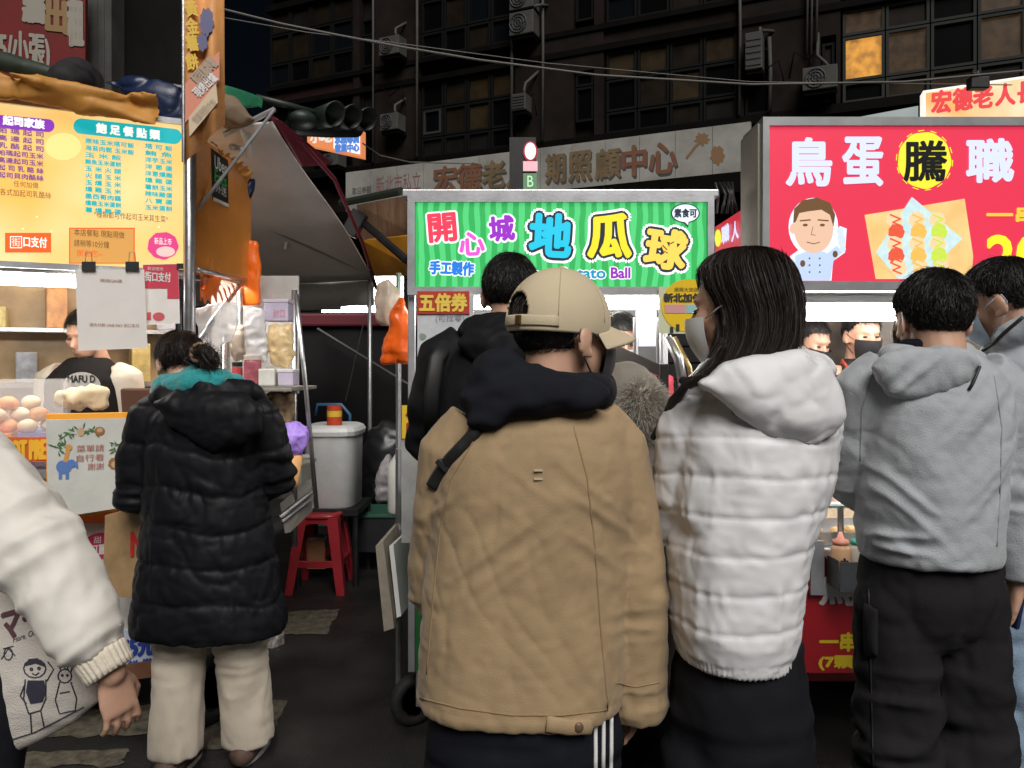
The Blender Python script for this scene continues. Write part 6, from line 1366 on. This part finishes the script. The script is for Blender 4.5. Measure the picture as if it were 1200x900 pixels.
hd = m.remesh('hood', .006, 4, sumd(wrinkle(.006, (9, 9, 12), 51), lambda p, n: .006 * ridge(np.stack([p[:, 0] * 8, p[:, 1] * 5, p[:, 2] * 26 + np.abs(p[:, 0] - P3.location.x) * 22], 1), 53)), M_GREY, P3)
m = MB(); q = surf_path(hd, [(1147, 428), (1143, 440)], .004) + surf_path(sw, [(1139, 450), (1135, 457)], .004)
if len(q) > 2: m.tube(q, .0035, 7); m.build('drawstring', M_BLACK, P3, True)
m = MB(); m.tube([at(1052, 408, d + .03), at(1062, 404, d - .03), at(1090, 404, d - .05), at(1118, 404, d - .03), at(1128, 408, d + .03)], .014, 10, True); m.build('shirt_collar', M_NAVY, P3, True)
short_hair(T3, P3, n=15000, length=.020, nape=-.050, ear=.006, scale=1.0)
mask(T3, P3, mat('mask_white', (.70, .72, .74), .7))
rowsT = [(636, 1016, 1164, .115, .01), (690, 1012, 1170, .13, .01), (725, 1018, 1164, .115, .01), (752, 1040, 1140, .08, .01)]
tr = trousers(P3, J, rowsT, cloth('charcoal_cargo', (.0155, .0145, .0165), .9, .6, 8, .25, 300, .2, .15), d=d, voxel=.008, knee=.080, ankle=.078, amp=.008)
for px in ([(1012, 705), (1030, 712), (1030, 770), (1014, 775)],):
    q = surf_path(tr, px, .002); m = MB(); m.pillow(q, .015, .01, axis=(-.8, -.6, 0)) if len(q) == 4 else None
    if len(q) == 4: m.remesh('cargo_pocket', .006, 2, None, mat('charcoal_cargo', (.022, .021, .023), .85), P3)
seam_on(tr, [(1018, 690), (1020, 760), (1022, 850), (1024, 930)], M_BLACK, P3, .002)
shoes(P3, J, M_BLACK)
ph = thing('mobile_phone', 'dark mobile phone in the hand of the man in grey', 'phone', at(1180, 700, d + .03))
m = MB(); m.box(at(1182, 697, d + .045), (.012, .075, .145), Matrix.Rotation(.25, 3, 'X') @ Matrix.Rotation(.35, 3, 'Z'), .004); m.build('case', mat('phone_case', (.02, .03, .09), .25), ph)

# ---------------------------------------------------------------- woman in long dark puffer at the left stall
d = 2.75; P4 = thing('person', 'woman in a long dark puffer coat, teal scarf and cream trousers', 'person', (at(245, 430, d).x, d, 0), 'people at the stalls')
M_DKP = cloth('dark_nylon', (.009, .0092, .0115), .5, .5, 9, .05, 300, .05, .1)
T4 = frame(at(211, 426, d + .05), math.radians(38), -.42, 0, .98)
J = std_joints(P4.location.x, d, 1.6)
J.update(shL=at(180, 487, d), shR=at(302, 490, d), elL=at(160, 580, d + .02), wrL=at(185, 590, d + .25), elR=at(322, 560, d + .05), wrR=at(300, 575, d + .30))
for s, q in (('L', -1), ('R', 1)): J['hip' + s] = at(245 + q * 34, 715, d); J['kn' + s] = Vector((P4.location.x + q * .108, d + (.03 if q > 0 else 0), .42)); J['an' + s] = Vector((P4.location.x + q * .112, d + (.09 if q > 0 else -.02), .085))
J['foot'] = Vector((.08, .99, 0)).normalized()
body(P4, T4, J, .007, hands=[(J['wrL'], (.2, 1, 0), (0, 0, 1), (1, 0, 0), .8), (J['wrR'], (-.2, 1, 0), (0, 0, 1), (-1, 0, 0), .8)])
rows = [(450, 203, 272, .07, .02), (466, 185, 293, .10, 0), (490, 175, 307, .13, 0), (530, 172, 310, .145, 0), (580, 174, 310, .15, 0), (630, 170, 316, .16, 0), (680, 163, 325, .17, 0), (720, 157, 333, .175, 0), (738, 158, 334, .172, 0)]
m = MB(); m.loft(rings_px(rows, d))
m.tube([at(200, 480, d), J['shL'], at(164, 535, d), J['elL'], J['elL'].lerp(J['wrL'], .5), J['wrL']], [.075, .078, .072, .072, .065, .055], 18)
m.tube([at(285, 480, d), J['shR'], at(318, 530, d + .02), J['elR'], J['elR'].lerp(J['wrR'], .5), J['wrR']], [.075, .076, .068, .066, .06, .052], 18)
ct = m.remesh('puffer_coat', .0075, 3, sumd(baffles(at(0, 745, d).z, .135, .010, 61, .035), wrinkle(.008, (9, 9, 7), 63), arm_folds(J['elL'], .02, 65, .16), arm_folds(J['elR'], .02, 66, .16)), M_DKP, P4, post=1)
m = MB(); m.pillow([at(x, y, d - .13) for x, y in ((178, 470), (205, 462), (250, 460), (288, 462), (308, 478), (305, 505), (285, 522), (250, 532), (222, 515), (195, 495))], .06, .09); m.tube([at(182, 476, d + .05), at(190, 464, d - .05), at(245, 456, d - .11), at(290, 458, d - .05), at(304, 472, d + .05)], [.04] * 5, 12, True)
m.remesh('hood', .008, 4, wrinkle(.010, (12, 12, 14), 71), M_DKP, P4)
M_TEAL = mat('teal_fleece', (.02, .26, .27), .9, var=.2, vscale=20, bump=.4, bscale=150, sheen=.4)
m = MB(); m.tube([at(188, 466, d + .1), at(192, 452, d - .02), at(222, 448, d - .10), at(255, 446, d - .09), at(275, 450, d - .02), at(276, 458, d + .08)], [.035, .040, .042, .042, .038, .03], 14, True); m.tube([at(200, 455, d - .02), at(230, 440, d - .05), at(262, 443, d - .04)], [.04, .045, .035], 12, True)
m.remesh('scarf', .007, 3, wrinkle(.008, (14, 14, 18), 73), M_TEAL, P4)
m = MB(); m.tube([at(183, 464, d + .02), at(196, 450, d - .07), at(222, 436, d - .06), at(232, 434, d - .04)], [.012, .016, .014, .010], 10, True); m.build('scarf_lining', mat('lilac_fleece', (.45, .36, .42), .9), P4, True)
sh = short_hair(T4, P4, M_HAIRB, n=4200, length=.045, lift=.12, nape=-.065, ear=-.03, fade=False, tuft=.4)
S_ = []; m = MB(); m.tube([at(228, 412, d - .05), at(240, 414, d - .09), at(248, 422, d - .10)], [.022, .034, .026], 12, True); m.remesh('ponytail', .006, 3, lambda p, n: .005 * ridge(p * 50, 3), M_HAIRB, P4)
for _ in range(500):
    j = lambda s: Vector((npr.normal() * s, npr.normal() * s, npr.normal() * s)); a = at(232, 412, d - .08) + j(.018); S_.append([a, at(244, 418, d - .11) + j(.024), at(250, 432, d - .10) + j(.018)])
strands('ponytail_strands', P4, S_, M_HAIRB, .0012)
m = MB(); c = at(233, 413, d - .10); m.tube([c + Vector((.026 * math.cos(a), .01 * math.sin(a), .030 * math.sin(a))) for a in [2 * math.pi * k / 16 for k in range(17)]], .007, 8); m.build('hair_tie', mat('tie_tan', (.32, .20, .12), .7), P4, True)
M_CREAM = cloth('cream_trousers', (.66, .58, .47), .88, .4, 5, .2, 260, .15, .05, stretch=(1, 1, .25))
rowsT = [(690, 180, 312, .13, 0), (715, 180, 312, .135, 0), (735, 190, 302, .11, 0), (748, 205, 288, .09, 0)]
m = MB(); m.loft(rings_px(rowsT, d))
for s in 'LR':
    a, k, b = J['hip' + s], J['kn' + s], J['an' + s]; b = Vector((b.x, b.y, .075)); m.tube([a, a.lerp(k, .5), k, k.lerp(b, .5), b], [.095, .092, .086, .088, .094], 18)
m.remesh('trousers', .010, 3, sumd(wrinkle(.012, (8, 8, 1.6), 75), *[arm_folds(J['kn' + s], .010, 77, .2) for s in 'LR']), M_CREAM, P4)
shoes(P4, J, mat('sneaker', (.10, .06, .045), .7, var=.5, vscale=14))

# ---------------------------------------------------------------- man in black hooded jacket behind the cap
d = 2.25; P5 = thing('person', 'dark haired man in a black hooded jacket facing the green stall', 'person', (at(590, 430, d).x, d, 0), 'people at the stalls')
T5 = frame(at(598, 345, d), -.05, -.12, 0, 1.0)
J = std_joints(P5.location.x, d, 1.76); J.update(shL=at(522, 420, d), shR=at(655, 422, d), elL=at(505, 520, d + .04), wrL=at(530, 540, d + .30), elR=at(668, 520, d + .04), wrR=at(640, 540, d + .3))
for s, q in (('L', -1), ('R', 1)): J['hip' + s] = Vector((P5.location.x + q * .09, d, .92))
body(P5, T5, J, .007, hands=[(J['wrL'], (.2, 1, 0), (0, 0, 1), (1, 0, 0), .8), (J['wrR'], (-.2, 1, 0), (0, 0, 1), (-1, 0, 0), .8)])
M_BJK = cloth('black_shell', (.010, .0105, .012), .65, .5, 8)
rows = [(388, 562, 626, .07, .02), (400, 540, 645, .10, 0), (418, 520, 658, .125, 0), (450, 512, 664, .14, 0), (520, 512, 664, .145, 0), (600, 514, 662, .145, 0), (680, 514, 662, .145, 0), (700, 518, 658, .14, 0)]
m = MB(); m.loft(rings_px(rows, d))
m.tube([at(545, 405, d), J['shL'], at(510, 470, d), J['elL'], J['elL'].lerp(J['wrL'], .5), J['wrL']], [.07, .08, .075, .07, .06, .05], 16); m.tube([at(630, 405, d), J['shR'], at(664, 470, d), J['elR'], J['elR'].lerp(J['wrR'], .5), J['wrR']], [.07, .08, .075, .07, .06, .05], 16)
m.remesh('jacket', .009, 4, sumd(wrinkle(.009, (9, 9, 5), 81), arm_folds(J['elL'], .014, 82, .2)), M_BJK, P5)
m = MB(); m.tube([at(550, 405, d + .06), at(556, 388, d - .04), at(598, 386, d - .10), at(636, 388, d - .04), at(642, 402, d + .06)], [.045, .05, .05, .05, .045], 14, True)
m.pillow([at(x, y, d - .12) for x, y in ((536, 402), (552, 386), (598, 380), (640, 388), (650, 405), (630, 432), (600, 446), (565, 436))], .06, .09)
m.remesh('hood', .008, 3, wrinkle(.010, (10, 10, 14), 83), M_BJK, P5)
m = MB(); m.tube([at(524, 402, d - .06), at(512, 420, d - .11), at(506, 460, d - .12), at(506, 510, d - .08)], .022, 10, flat=.3, up=(0, -1, 0)); m.build('bag_strap', mat('strap_black', (.012, .012, .013), .6), P5, True)
short_hair(T5, P5, n=11000, length=.020, nape=-.05, ear=.004, scale=1.0)
trousers(P5, J, [(640, 520, 656, .12, 0), (700, 518, 658, .13, 0), (730, 530, 648, .11, 0)], M_NAVY, d=d, voxel=.012); shoes(P5, J, M_BLACK)

# ---------------------------------------------------------------- masked man at the right edge
d = 2.2; P6 = thing('person', 'masked man in a pale blue grey jacket at the right edge', 'person', (at(1225, 430, d).x, d, 0), 'people at the stalls')
T6 = frame(at(1172, 352, d), math.radians(48), -.30, -.1, 1.02)
J = std_joints(P6.location.x, d, 1.76, .3); J.update(shL=at(1165, 450, d), shR=at(1300, 450, d), elL=at(1160, 560, d + .05), wrL=at(1175, 575, d + .3), elR=at(1318, 560, d), wrR=at(1300, 600, d + .25))
for s, q in (('L', -1), ('R', 1)): J['hip' + s] = Vector((P6.location.x + q * .09, d, .92))
body(P6, T6, J, .006, hands=[(J['wrL'], (-.1, 1, 0), (0, 0, 1), (1, 0, 0), .7), (J['wrR'], (-.2, 1, 0), (0, 0, 1), (-1, 0, 0), .7)])
M_PBL = cloth('pale_blue_fleece', (.38, .41, .45), .88, .4, 7, .3, 250, .3)
rows = [(388, 1190, 1255, .07, .02), (402, 1170, 1280, .10, 0), (425, 1152, 1305, .13, 0), (470, 1148, 1315, .145, 0), (560, 1150, 1310, .15, 0), (640, 1152, 1306, .15, 0), (690, 1156, 1300, .145, 0)]
m = MB(); m.loft(rings_px(rows, d)); m.tube([at(1185, 425, d), J['shL'], J['elL'], J['wrL']], [.075, .085, .072, .05], 16); m.tube([at(1280, 425, d), J['shR'], J['elR'], J['wrR']], [.075, .085, .072, .05], 16)
m.tube([at(1160, 414, d + .07), at(1178, 396, d - .04), at(1205, 382, d - .09), at(1240, 380, d - .06), at(1258, 395, d + .04)], [.03, .034, .036, .034, .03], 12, True)
j6 = m.remesh('jacket', .0075, 4, wrinkle(.008, (10, 10, 5), 91), M_PBL, P6)
m = MB(); q = surf_path(j6, dens([(1150, 414), (1165, 402), (1180, 388), (1200, 372)], 5), .003); 
if len(q) > 2: m.tube(q, .005, 7); m.build('collar_piping', M_BLACK, P6, True)
short_hair(T6, P6, n=11000, length=.022, nape=-.05, ear=.006, scale=1.0); mask(T6, P6, mat('mask_blue', (.42, .55, .68), .7))
trousers(P6, J, [(640, 1160, 1295, .12, 0), (700, 1158, 1300, .13, 0), (730, 1170, 1288, .11, 0)], mat('pale_jeans', (.20, .28, .38), .8, var=.2, bump=.2, bscale=200), d=d, voxel=.012); shoes(P6, J, M_WHITE)

# ---------------------------------------------------------------- arm and tote bag at the left edge
d = 1.36; P7 = thing('person', 'person in a cream jacket at the left edge, only arm and hand showing', 'person', (at(-135, 430, d).x, d + .08, 0), 'people at the stalls')
T7 = frame(at(-150, 300, d + .1), .3, 0, 0, 1)
J = std_joints(P7.location.x, d + .08, 1.66); J.update(shL=at(-235, 500, d + .1), shR=at(-60, 530, d + .08), elL=at(-250, 680, d + .1), wrL=at(-230, 800, d + .2), elR=at(45, 645, d + .0), wrR=at(130, 788, d - .02))
fd = (J['wrR'] - J['elR']).normalized()
for s, q in (('L', -1), ('R', 1)): J['hip' + s] = Vector((P7.location.x + q * .09, d + .08, .88))
body(P7, T7, J, .0036, hands=[(J['wrR'], fd * .8 + Vector((-.22, .22, -.55)), (.72, -.62, .25), (.30, .85, .15), .5)], hs=.80)
M_CRJ = cloth('cream_nylon', (.72, .69, .63), .6, .6, 9, .05, 300, .1, .04)
rows = [(430, -190, -100, .08, .1), (470, -245, -50, .13, .09), (520, -255, -40, .15, .08), (640, -250, -50, .16, .08), (780, -250, -50, .16, .08), (830, -245, -55, .15, .08)]
m = MB(); m.loft(rings_px(rows, d)); m.tube([at(-80, 470, d + .06), J['shR'], at(-8, 585, d + .03), J['elR'], J['elR'].lerp(J['wrR'], .5), J['elR'].lerp(J['wrR'], .86)], [.08, .088, .080, .072, .062, .050], 22); m.tube([at(-210, 480, d + .1), J['shL'], J['elL'], J['wrL']], [.08, .09, .075, .06], 18)
cuffa, cuffb = J['elR'].lerp(J['wrR'], .84), J['elR'].lerp(J['wrR'], 1.0)
jk = m.remesh('jacket', .0062, 4, sumd(wrinkle(.007, (12, 12, 8), 95), arm_folds(J['elR'], .014, 96, .26, fd, 34), arm_folds(cuffa, .016, 97, .14, fd, 60)), M_CRJ, P7)
m = MB(); R = []; u = fd.orthogonal().normalized(); v = fd.cross(u)
for k in range(5):
    c = cuffa.lerp(cuffb, k / 4) ; r = .044 - .004 * k / 4
    R.append([c + (u * math.cos(a) + v * math.sin(a)) * (r + .0018 * math.cos(a * 26)) for a in [2 * math.pi * i / 104 for i in range(104)]])
R.append([p.lerp(cuffb, .35) for p in R[-1]]); m.loft(R); m.build('cuff', mat('cream_rib', (.62, .56, .46), .85, bump=.2, bscale=200), P7, True)
trousers(P7, J, [(760, -240, -60, .12, .08), (850, -245, -55, .14, .08), (900, -230, -70, .12, .08)], M_NAVY, d=d, voxel=.013); shoes(P7, J, M_BLACK)
short_hair(T7, P7, n=1500)
# tote bag
bg_ = thing('tote_bag', 'cream cloth tote bag with line drawing and dark lettering', 'tote bag', at(20, 880, d + .09))
M_TOTE = mat('tote_cotton', (.56, .52, .47), .9, var=.06, vscale=8, bump=.3, bscale=350)
m = MB(); o = [(-120, 690), (-60, 672), (0, 668), (40, 690), (70, 730), (95, 775), (116, 822), (90, 846), (50, 868), (0, 888), (-60, 905), (-120, 900)]
m.pillow([at(x, y, d + .085) for x, y in o], .035, .07, rings=6); tb = m.remesh('bag_body', .006, 4, wrinkle(.005, (7, 7, 9), 99), M_TOTE, bg_)
INK = mat('tote_ink', (.03, .03, .05), .8)
def ink(name, segs, r=.0011):
    m = MB(); ok = False
    for s in segs:
        P = surf_path(tb, dens(s, 3), .0012)
        if len(P) > 1: m.tube(P, r, 5); ok = True
    if ok: m.build(name, INK, bg_)
circ = lambda x, y, rx, ry, a0=0, a1=6.3, n=12: [(x + rx * math.cos(a0 + (a1 - a0) * k / n), y + ry * math.sin(a0 + (a1 - a0) * k / n)) for k in range(n + 1)]
ink('child_drawing', [circ(41, 783, 13, 11), [(30, 796), (28, 818), (34, 836)], [(54, 796), (54, 818), (48, 832)], [(34, 836), (48, 832)], [(36, 836), (37, 858)], [(48, 832), (52, 852)], [(55, 798), (63, 784), (56, 775)], [(30, 800), (24, 815), (31, 824)], circ(37, 784, 1.5, 1.5, n=6), circ(46, 783, 1.5, 1.5, n=6), [(38, 789), (42, 791), (46, 788)]])
ink('rabbit_drawing', [circ(76, 792, 8, 8), [(71, 785), (66, 770), (72, 768), (76, 783)], [(79, 784), (82, 768), (87, 772), (83, 787)], [(70, 799), (65, 820), (70, 836), (88, 832), (90, 818), (83, 799)], [(70, 812), (82, 810)], circ(73, 791, 1, 1, n=5), circ(79, 791, 1, 1, n=5)])
ink('ground_line', [[(15, 866), (40, 858), (70, 843), (98, 828)]]); ink('flower_drawing', [circ(10, 766, 5, 7), [(2, 772), (10, 760), (18, 768)], [(4, 760), (16, 757)]], .0009)
m = MB(); P = surf_path(tb, [(33, 797), (52, 797), (54, 812), (50, 822), (36, 824), (31, 810)], .0015)
if len(P) == 6: m.prism(P, (0, -.0006, 0)); m.build('vest_print', INK, bg_)
m = MB(); P = surf_path(tb, [(30, 780), (34, 772), (44, 771), (52, 776), (53, 781), (42, 777)], .0015)
if len(P) == 6: m.prism(P, (0, -.0006, 0)); m.build('hair_print', INK, bg_)
def print_on(txt, x0, y0, x1, y1, obj, mm, parent, bold=.0, slope=0):
    vs, fs, _ = text_mesh(txt); me = obj.data; o = wloc(obj); bvh = BVHTree.FromPolygons([v.co + o for v in me.vertices], [tuple(p.vertices) for p in me.polygons]); c = Vector((0, 0, CZ)); mb = MB()
    for i, (ox, oy) in enumerate([(0, 0)] + ([(bold, 0), (-bold, 0), (0, bold), (0, -bold)] if bold else [])):
        P = []
        for v in vs:
            px = x0 + v.x * (x1 - x0) + ox; py = y1 + v.y * (y0 - y1) + oy + slope * (v.x - .5) * (x1 - x0); dv = Vector(((px - 600) / F, 1, -(py - HY) / F)).normalized(); h, n, q, t = bvh.ray_cast(c, dv)
            if h is None: h = at(px, py, 1.42); n = Vector((0, -1, 0))
            P.append(h + n * (.0014 + .0001 * i))
        mb.add(P, fs)
    me = bpy.data.meshes.new('lettering'); me.from_pydata(mb.v, [], mb.f); link('lettering', me, mm, parent)
print_on('キマー', -22, 712, 48, 748, tb, mat('tote_brown_ink', (.10, .04, .05), .8), bg_, 1.6, -.28); print_on('Fiore, ONIHELA', 16, 738, 62, 746, tb, INK, bg_, 0, -.35)
for x in (-40, 10):
    m = MB(); m.tube([at(x, 690, d + .09), at(x - 30, 600, d + .16), at(-60, 480, d + .14)], .012, 8, flat=.3); m.build('strap', M_TOTE, bg_, True)

# ---------------------------------------------------------------- short person with fur hood
d = 2.05; P8 = thing('person', 'short person with a fluffy grey fur hood between the two front customers', 'person', (at(738, 430, d).x, d, 0), 'people at the stalls')
T8 = frame(at(735, 478, d + .02), -.3, -.1, 0, .95)
J = std_joints(P8.location.x, d, 1.42); J['wrL'] = J['elL'] + Vector((.05, .22, .02)); J['wrR'] = J['elR'] + Vector((-.05, .22, .02))
body(P8, T8, J, .008, hands=[(J['wrL'], (.2, 1, 0), (0, 0, 1), (1, 0, 0), .8), (J['wrR'], (-.2, 1, 0), (0, 0, 1), (-1, 0, 0), .8)])
M_TAUPE = cloth('taupe_coat', (.22, .195, .165), .85, .4, 7)
rows = [(520, 705, 770, .07, .02), (540, 680, 800, .12, 0), (580, 668, 810, .14, 0), (700, 660, 816, .15, 0), (800, 655, 822, .16, 0)]
m = MB(); m.loft(rings_px(rows, d))
for s in 'LR': m.tube([J['sh' + s], J['el' + s], J['wr' + s]], [.075, .068, .05], 14)
m.remesh('coat', .010, 3, wrinkle(.008, (10, 10, 5), 101), M_TAUPE, P8)
m = MB(); m.ell(at(733, 480, d + .02), (.105, .13, .13)); m.ell(at(710, 462, d - .02), (.055, .06, .05)); m.tube([at(735, 500, d), at(735, 545, d)], [.10, .12], 16, True); m.remesh('hood', .008, 3, wrinkle(.007, (14, 14, 14), 103), M_TAUPE, P8)
M_FUR = mat('fur_grey', (.62, .59, .52), .8, col2=(.30, .27, .22), vscale=14)
cf = at(750, 480, d - .06); S_ = []
m = MB(); m.ell(cf, (.060, .06, .068)); fb = m.remesh('fur_trim', .008, 2, lambda p, n: .008 * ridge(p * 30, 3), M_FUR, P8)
for _ in range(6500):
    n_ = Vector((npr.normal(), npr.normal(), npr.normal())).normalized(); p = cf + Vector((n_.x * .060, n_.y * .06, n_.z * .068)); t = (n_ + Vector((npr.normal(), npr.normal(), npr.normal())) * .35 + Vector((.1, 0, -.15))).normalized(); l = .022 + .016 * npr.random(); S_.append([p, p + t * l * .6, p + t * l + Vector((0, 0, -.006))])
strands('fur_strands', fb, S_, M_FUR, .0008)
trousers(P8, J, [(780, 670, 800, .12, 0), (820, 668, 802, .12, 0), (850, 680, 790, .10, 0)], M_NAVY, d=d, voxel=.014); shoes(P8, J, M_BLACK)

# ---------------------------------------------------------------- vendors behind the counters (facing us)
def vendor(px, d, H, label, top, apron, yaw=math.pi, maskm=None, pitch=-.15, hairm=M_HAIR, vest=None):
    X = at(px, 430, d).x; P = thing('person', label, 'person', (X, d, 0), 'stall vendors'); T = frame(Vector((X, d - .02, H - .115)), yaw, pitch); J = std_joints(X, d, H, yaw)
    f = Matrix.Rotation(yaw, 3, 'Z') @ Vector((0, 1, 0))
    for s in 'LR': J['wr' + s] = J['el' + s] + f * .24 + Vector((0, 0, .02))
    body(P, T, J, .008, hands=[(J['wr' + s], f + Vector((0, 0, -.2)), (0, 0, 1), (J['wrR'] - J['wrL']) * (1 if s == 'L' else -1), .7) for s in 'LR'])
    m = MB(); r = Matrix.Rotation(yaw, 3, 'Z'); k = H / 1.7
    ring = lambda z, a, b: [Vector((X, d, z * k)) + r @ Vector((a * math.cos(t), b * math.sin(t), 0)) for t in [2 * math.pi * i / 28 for i in range(28)]]
    m.loft([ring(.78, .19, .14), ring(1.0, .175, .13), ring(1.25, .19, .135), ring(1.38, .18, .12), ring(1.44, .10, .08), ring(1.47, .07, .07)])
    for s in 'LR': m.tube([J['sh' + s] * .85 + Vector((X, d, J['sh' + s].z)) * .15, J['sh' + s], J['el' + s], J['wr' + s]], [.07, .078, .064, .045], 16)
    m.remesh('top', .009, 3, sumd(wrinkle(.008, (10, 10, 7), int(px)), *[arm_folds(J['el' + s], .012, 4, .16) for s in 'LR']), top, P)
    if vest is not None:
        m = MB(); m.loft([ring(.8, .20, .15), ring(1.0, .187, .142), ring(1.25, .205, .15), ring(1.38, .20, .138), ring(1.445, .12, .10), ring(1.475, .085, .08)]); m.remesh('vest', .009, 3, wrinkle(.006, (9, 9, 6), 7), vest, P)
    if apron is not None:
        m = MB(); R = []
        for z, a in ((.55, 1.25), (.8, 1.2), (1.02, 1.1), (1.14, .95), (1.34, .8)):
            R.append([Vector((X, d, z * k)) + r @ Vector(((.205) * math.sin(t), .158 * math.cos(t), 0)) for t in [-a + 2 * a * i / 14 for i in range(15)]] + [Vector((X, d, z * k)) + r @ Vector(((.198) * math.sin(t), .150 * math.cos(t), 0)) for t in [a - 2 * a * i / 14 for i in range(15)]])
        m.loft(R); ap = m.build('apron', apron, P, True)
        for s in (-1, 1):
            m = MB(); m.tube([Vector((X, d, 1.29 * k)) + r @ Vector((s * .115, .135, 0)), Vector((X, d, 1.40 * k)) + r @ Vector((s * .11, .12, 0)), Vector((X, d, 1.46 * k)) + r @ Vector((s * .09, .0, 0)), Vector((X, d, 1.3 * k)) + r @ Vector((s * .08, -.13, 0))], .016, 8, flat=.35); m.build('apron_strap', apron, ap, True)
    short_hair(T, P, hairm, n=2600, length=.034)
    if maskm: mask(T, P, maskm)
    m = MB(); rows_ = None
    trousers(P, J, [(HY + (CZ - .95 * k) / d * F, px - 150 * .95 / d * 1, px + 150 * .95 / d, .12, 0), (HY + (CZ - .82 * k) / d * F, px - 160 / d, px + 160 / d, .125, 0), (HY + (CZ - .72 * k) / d * F, px - 120 / d, px + 120 / d, .10, 0)], M_NAVY, d=d, voxel=.016)
    J['foot'] = f; shoes(P, J, M_BLACK); return P
M_MB = mat('mask_black', (.015, .015, .017), .8)
v1 = vendor(104, 3.62, 1.72, 'vendor in cream sleeves and black apron inside the yellow stall', mat('cream_sweat', (.66, .60, .50), .85, bump=.2), None, math.pi - .15, None, -.3, vest=mat('apron_black', (.012, .011, .011), .85, spec=.2))
AB = Board(at(100, 445, 3.44), (1, .0, 0)); m = MB(); AB.disc(m, 96, 452, 22, 16, .002, .0015); _b = m.build('apron_badge', mat('badge_grey', (.35, .34, .32), .6), v1); AB.text('MAFU D', 80, 440, 112, 448, .005, M_BLACK, v1, .001)
v2 = vendor(1008, 3.72, 1.72, 'vendor with black mask and coral apron in the red stall', mat('black_puffer', (.02, .018, .018), .5), mat('apron_coral', (.55, .10, .07), .7), math.pi + .1, M_MB, -.15)
v3 = vendor(948, 3.78, 1.69, 'vendor in yellow beside the coral aproned one', mat('yellow_top', (.75, .38, .01), .7), mat('black_puffer', (.02, .018, .018), .5), math.pi + .5, M_MB, -.35)
v4 = vendor(726, 3.58, 1.70, 'vendor in a pink top bending over the fryer in the green stall', mat('pink_top', (.60, .07, .10), .7), None, math.pi + .2, mat('mask_white', (.70, .72, .74), .7), -.4)
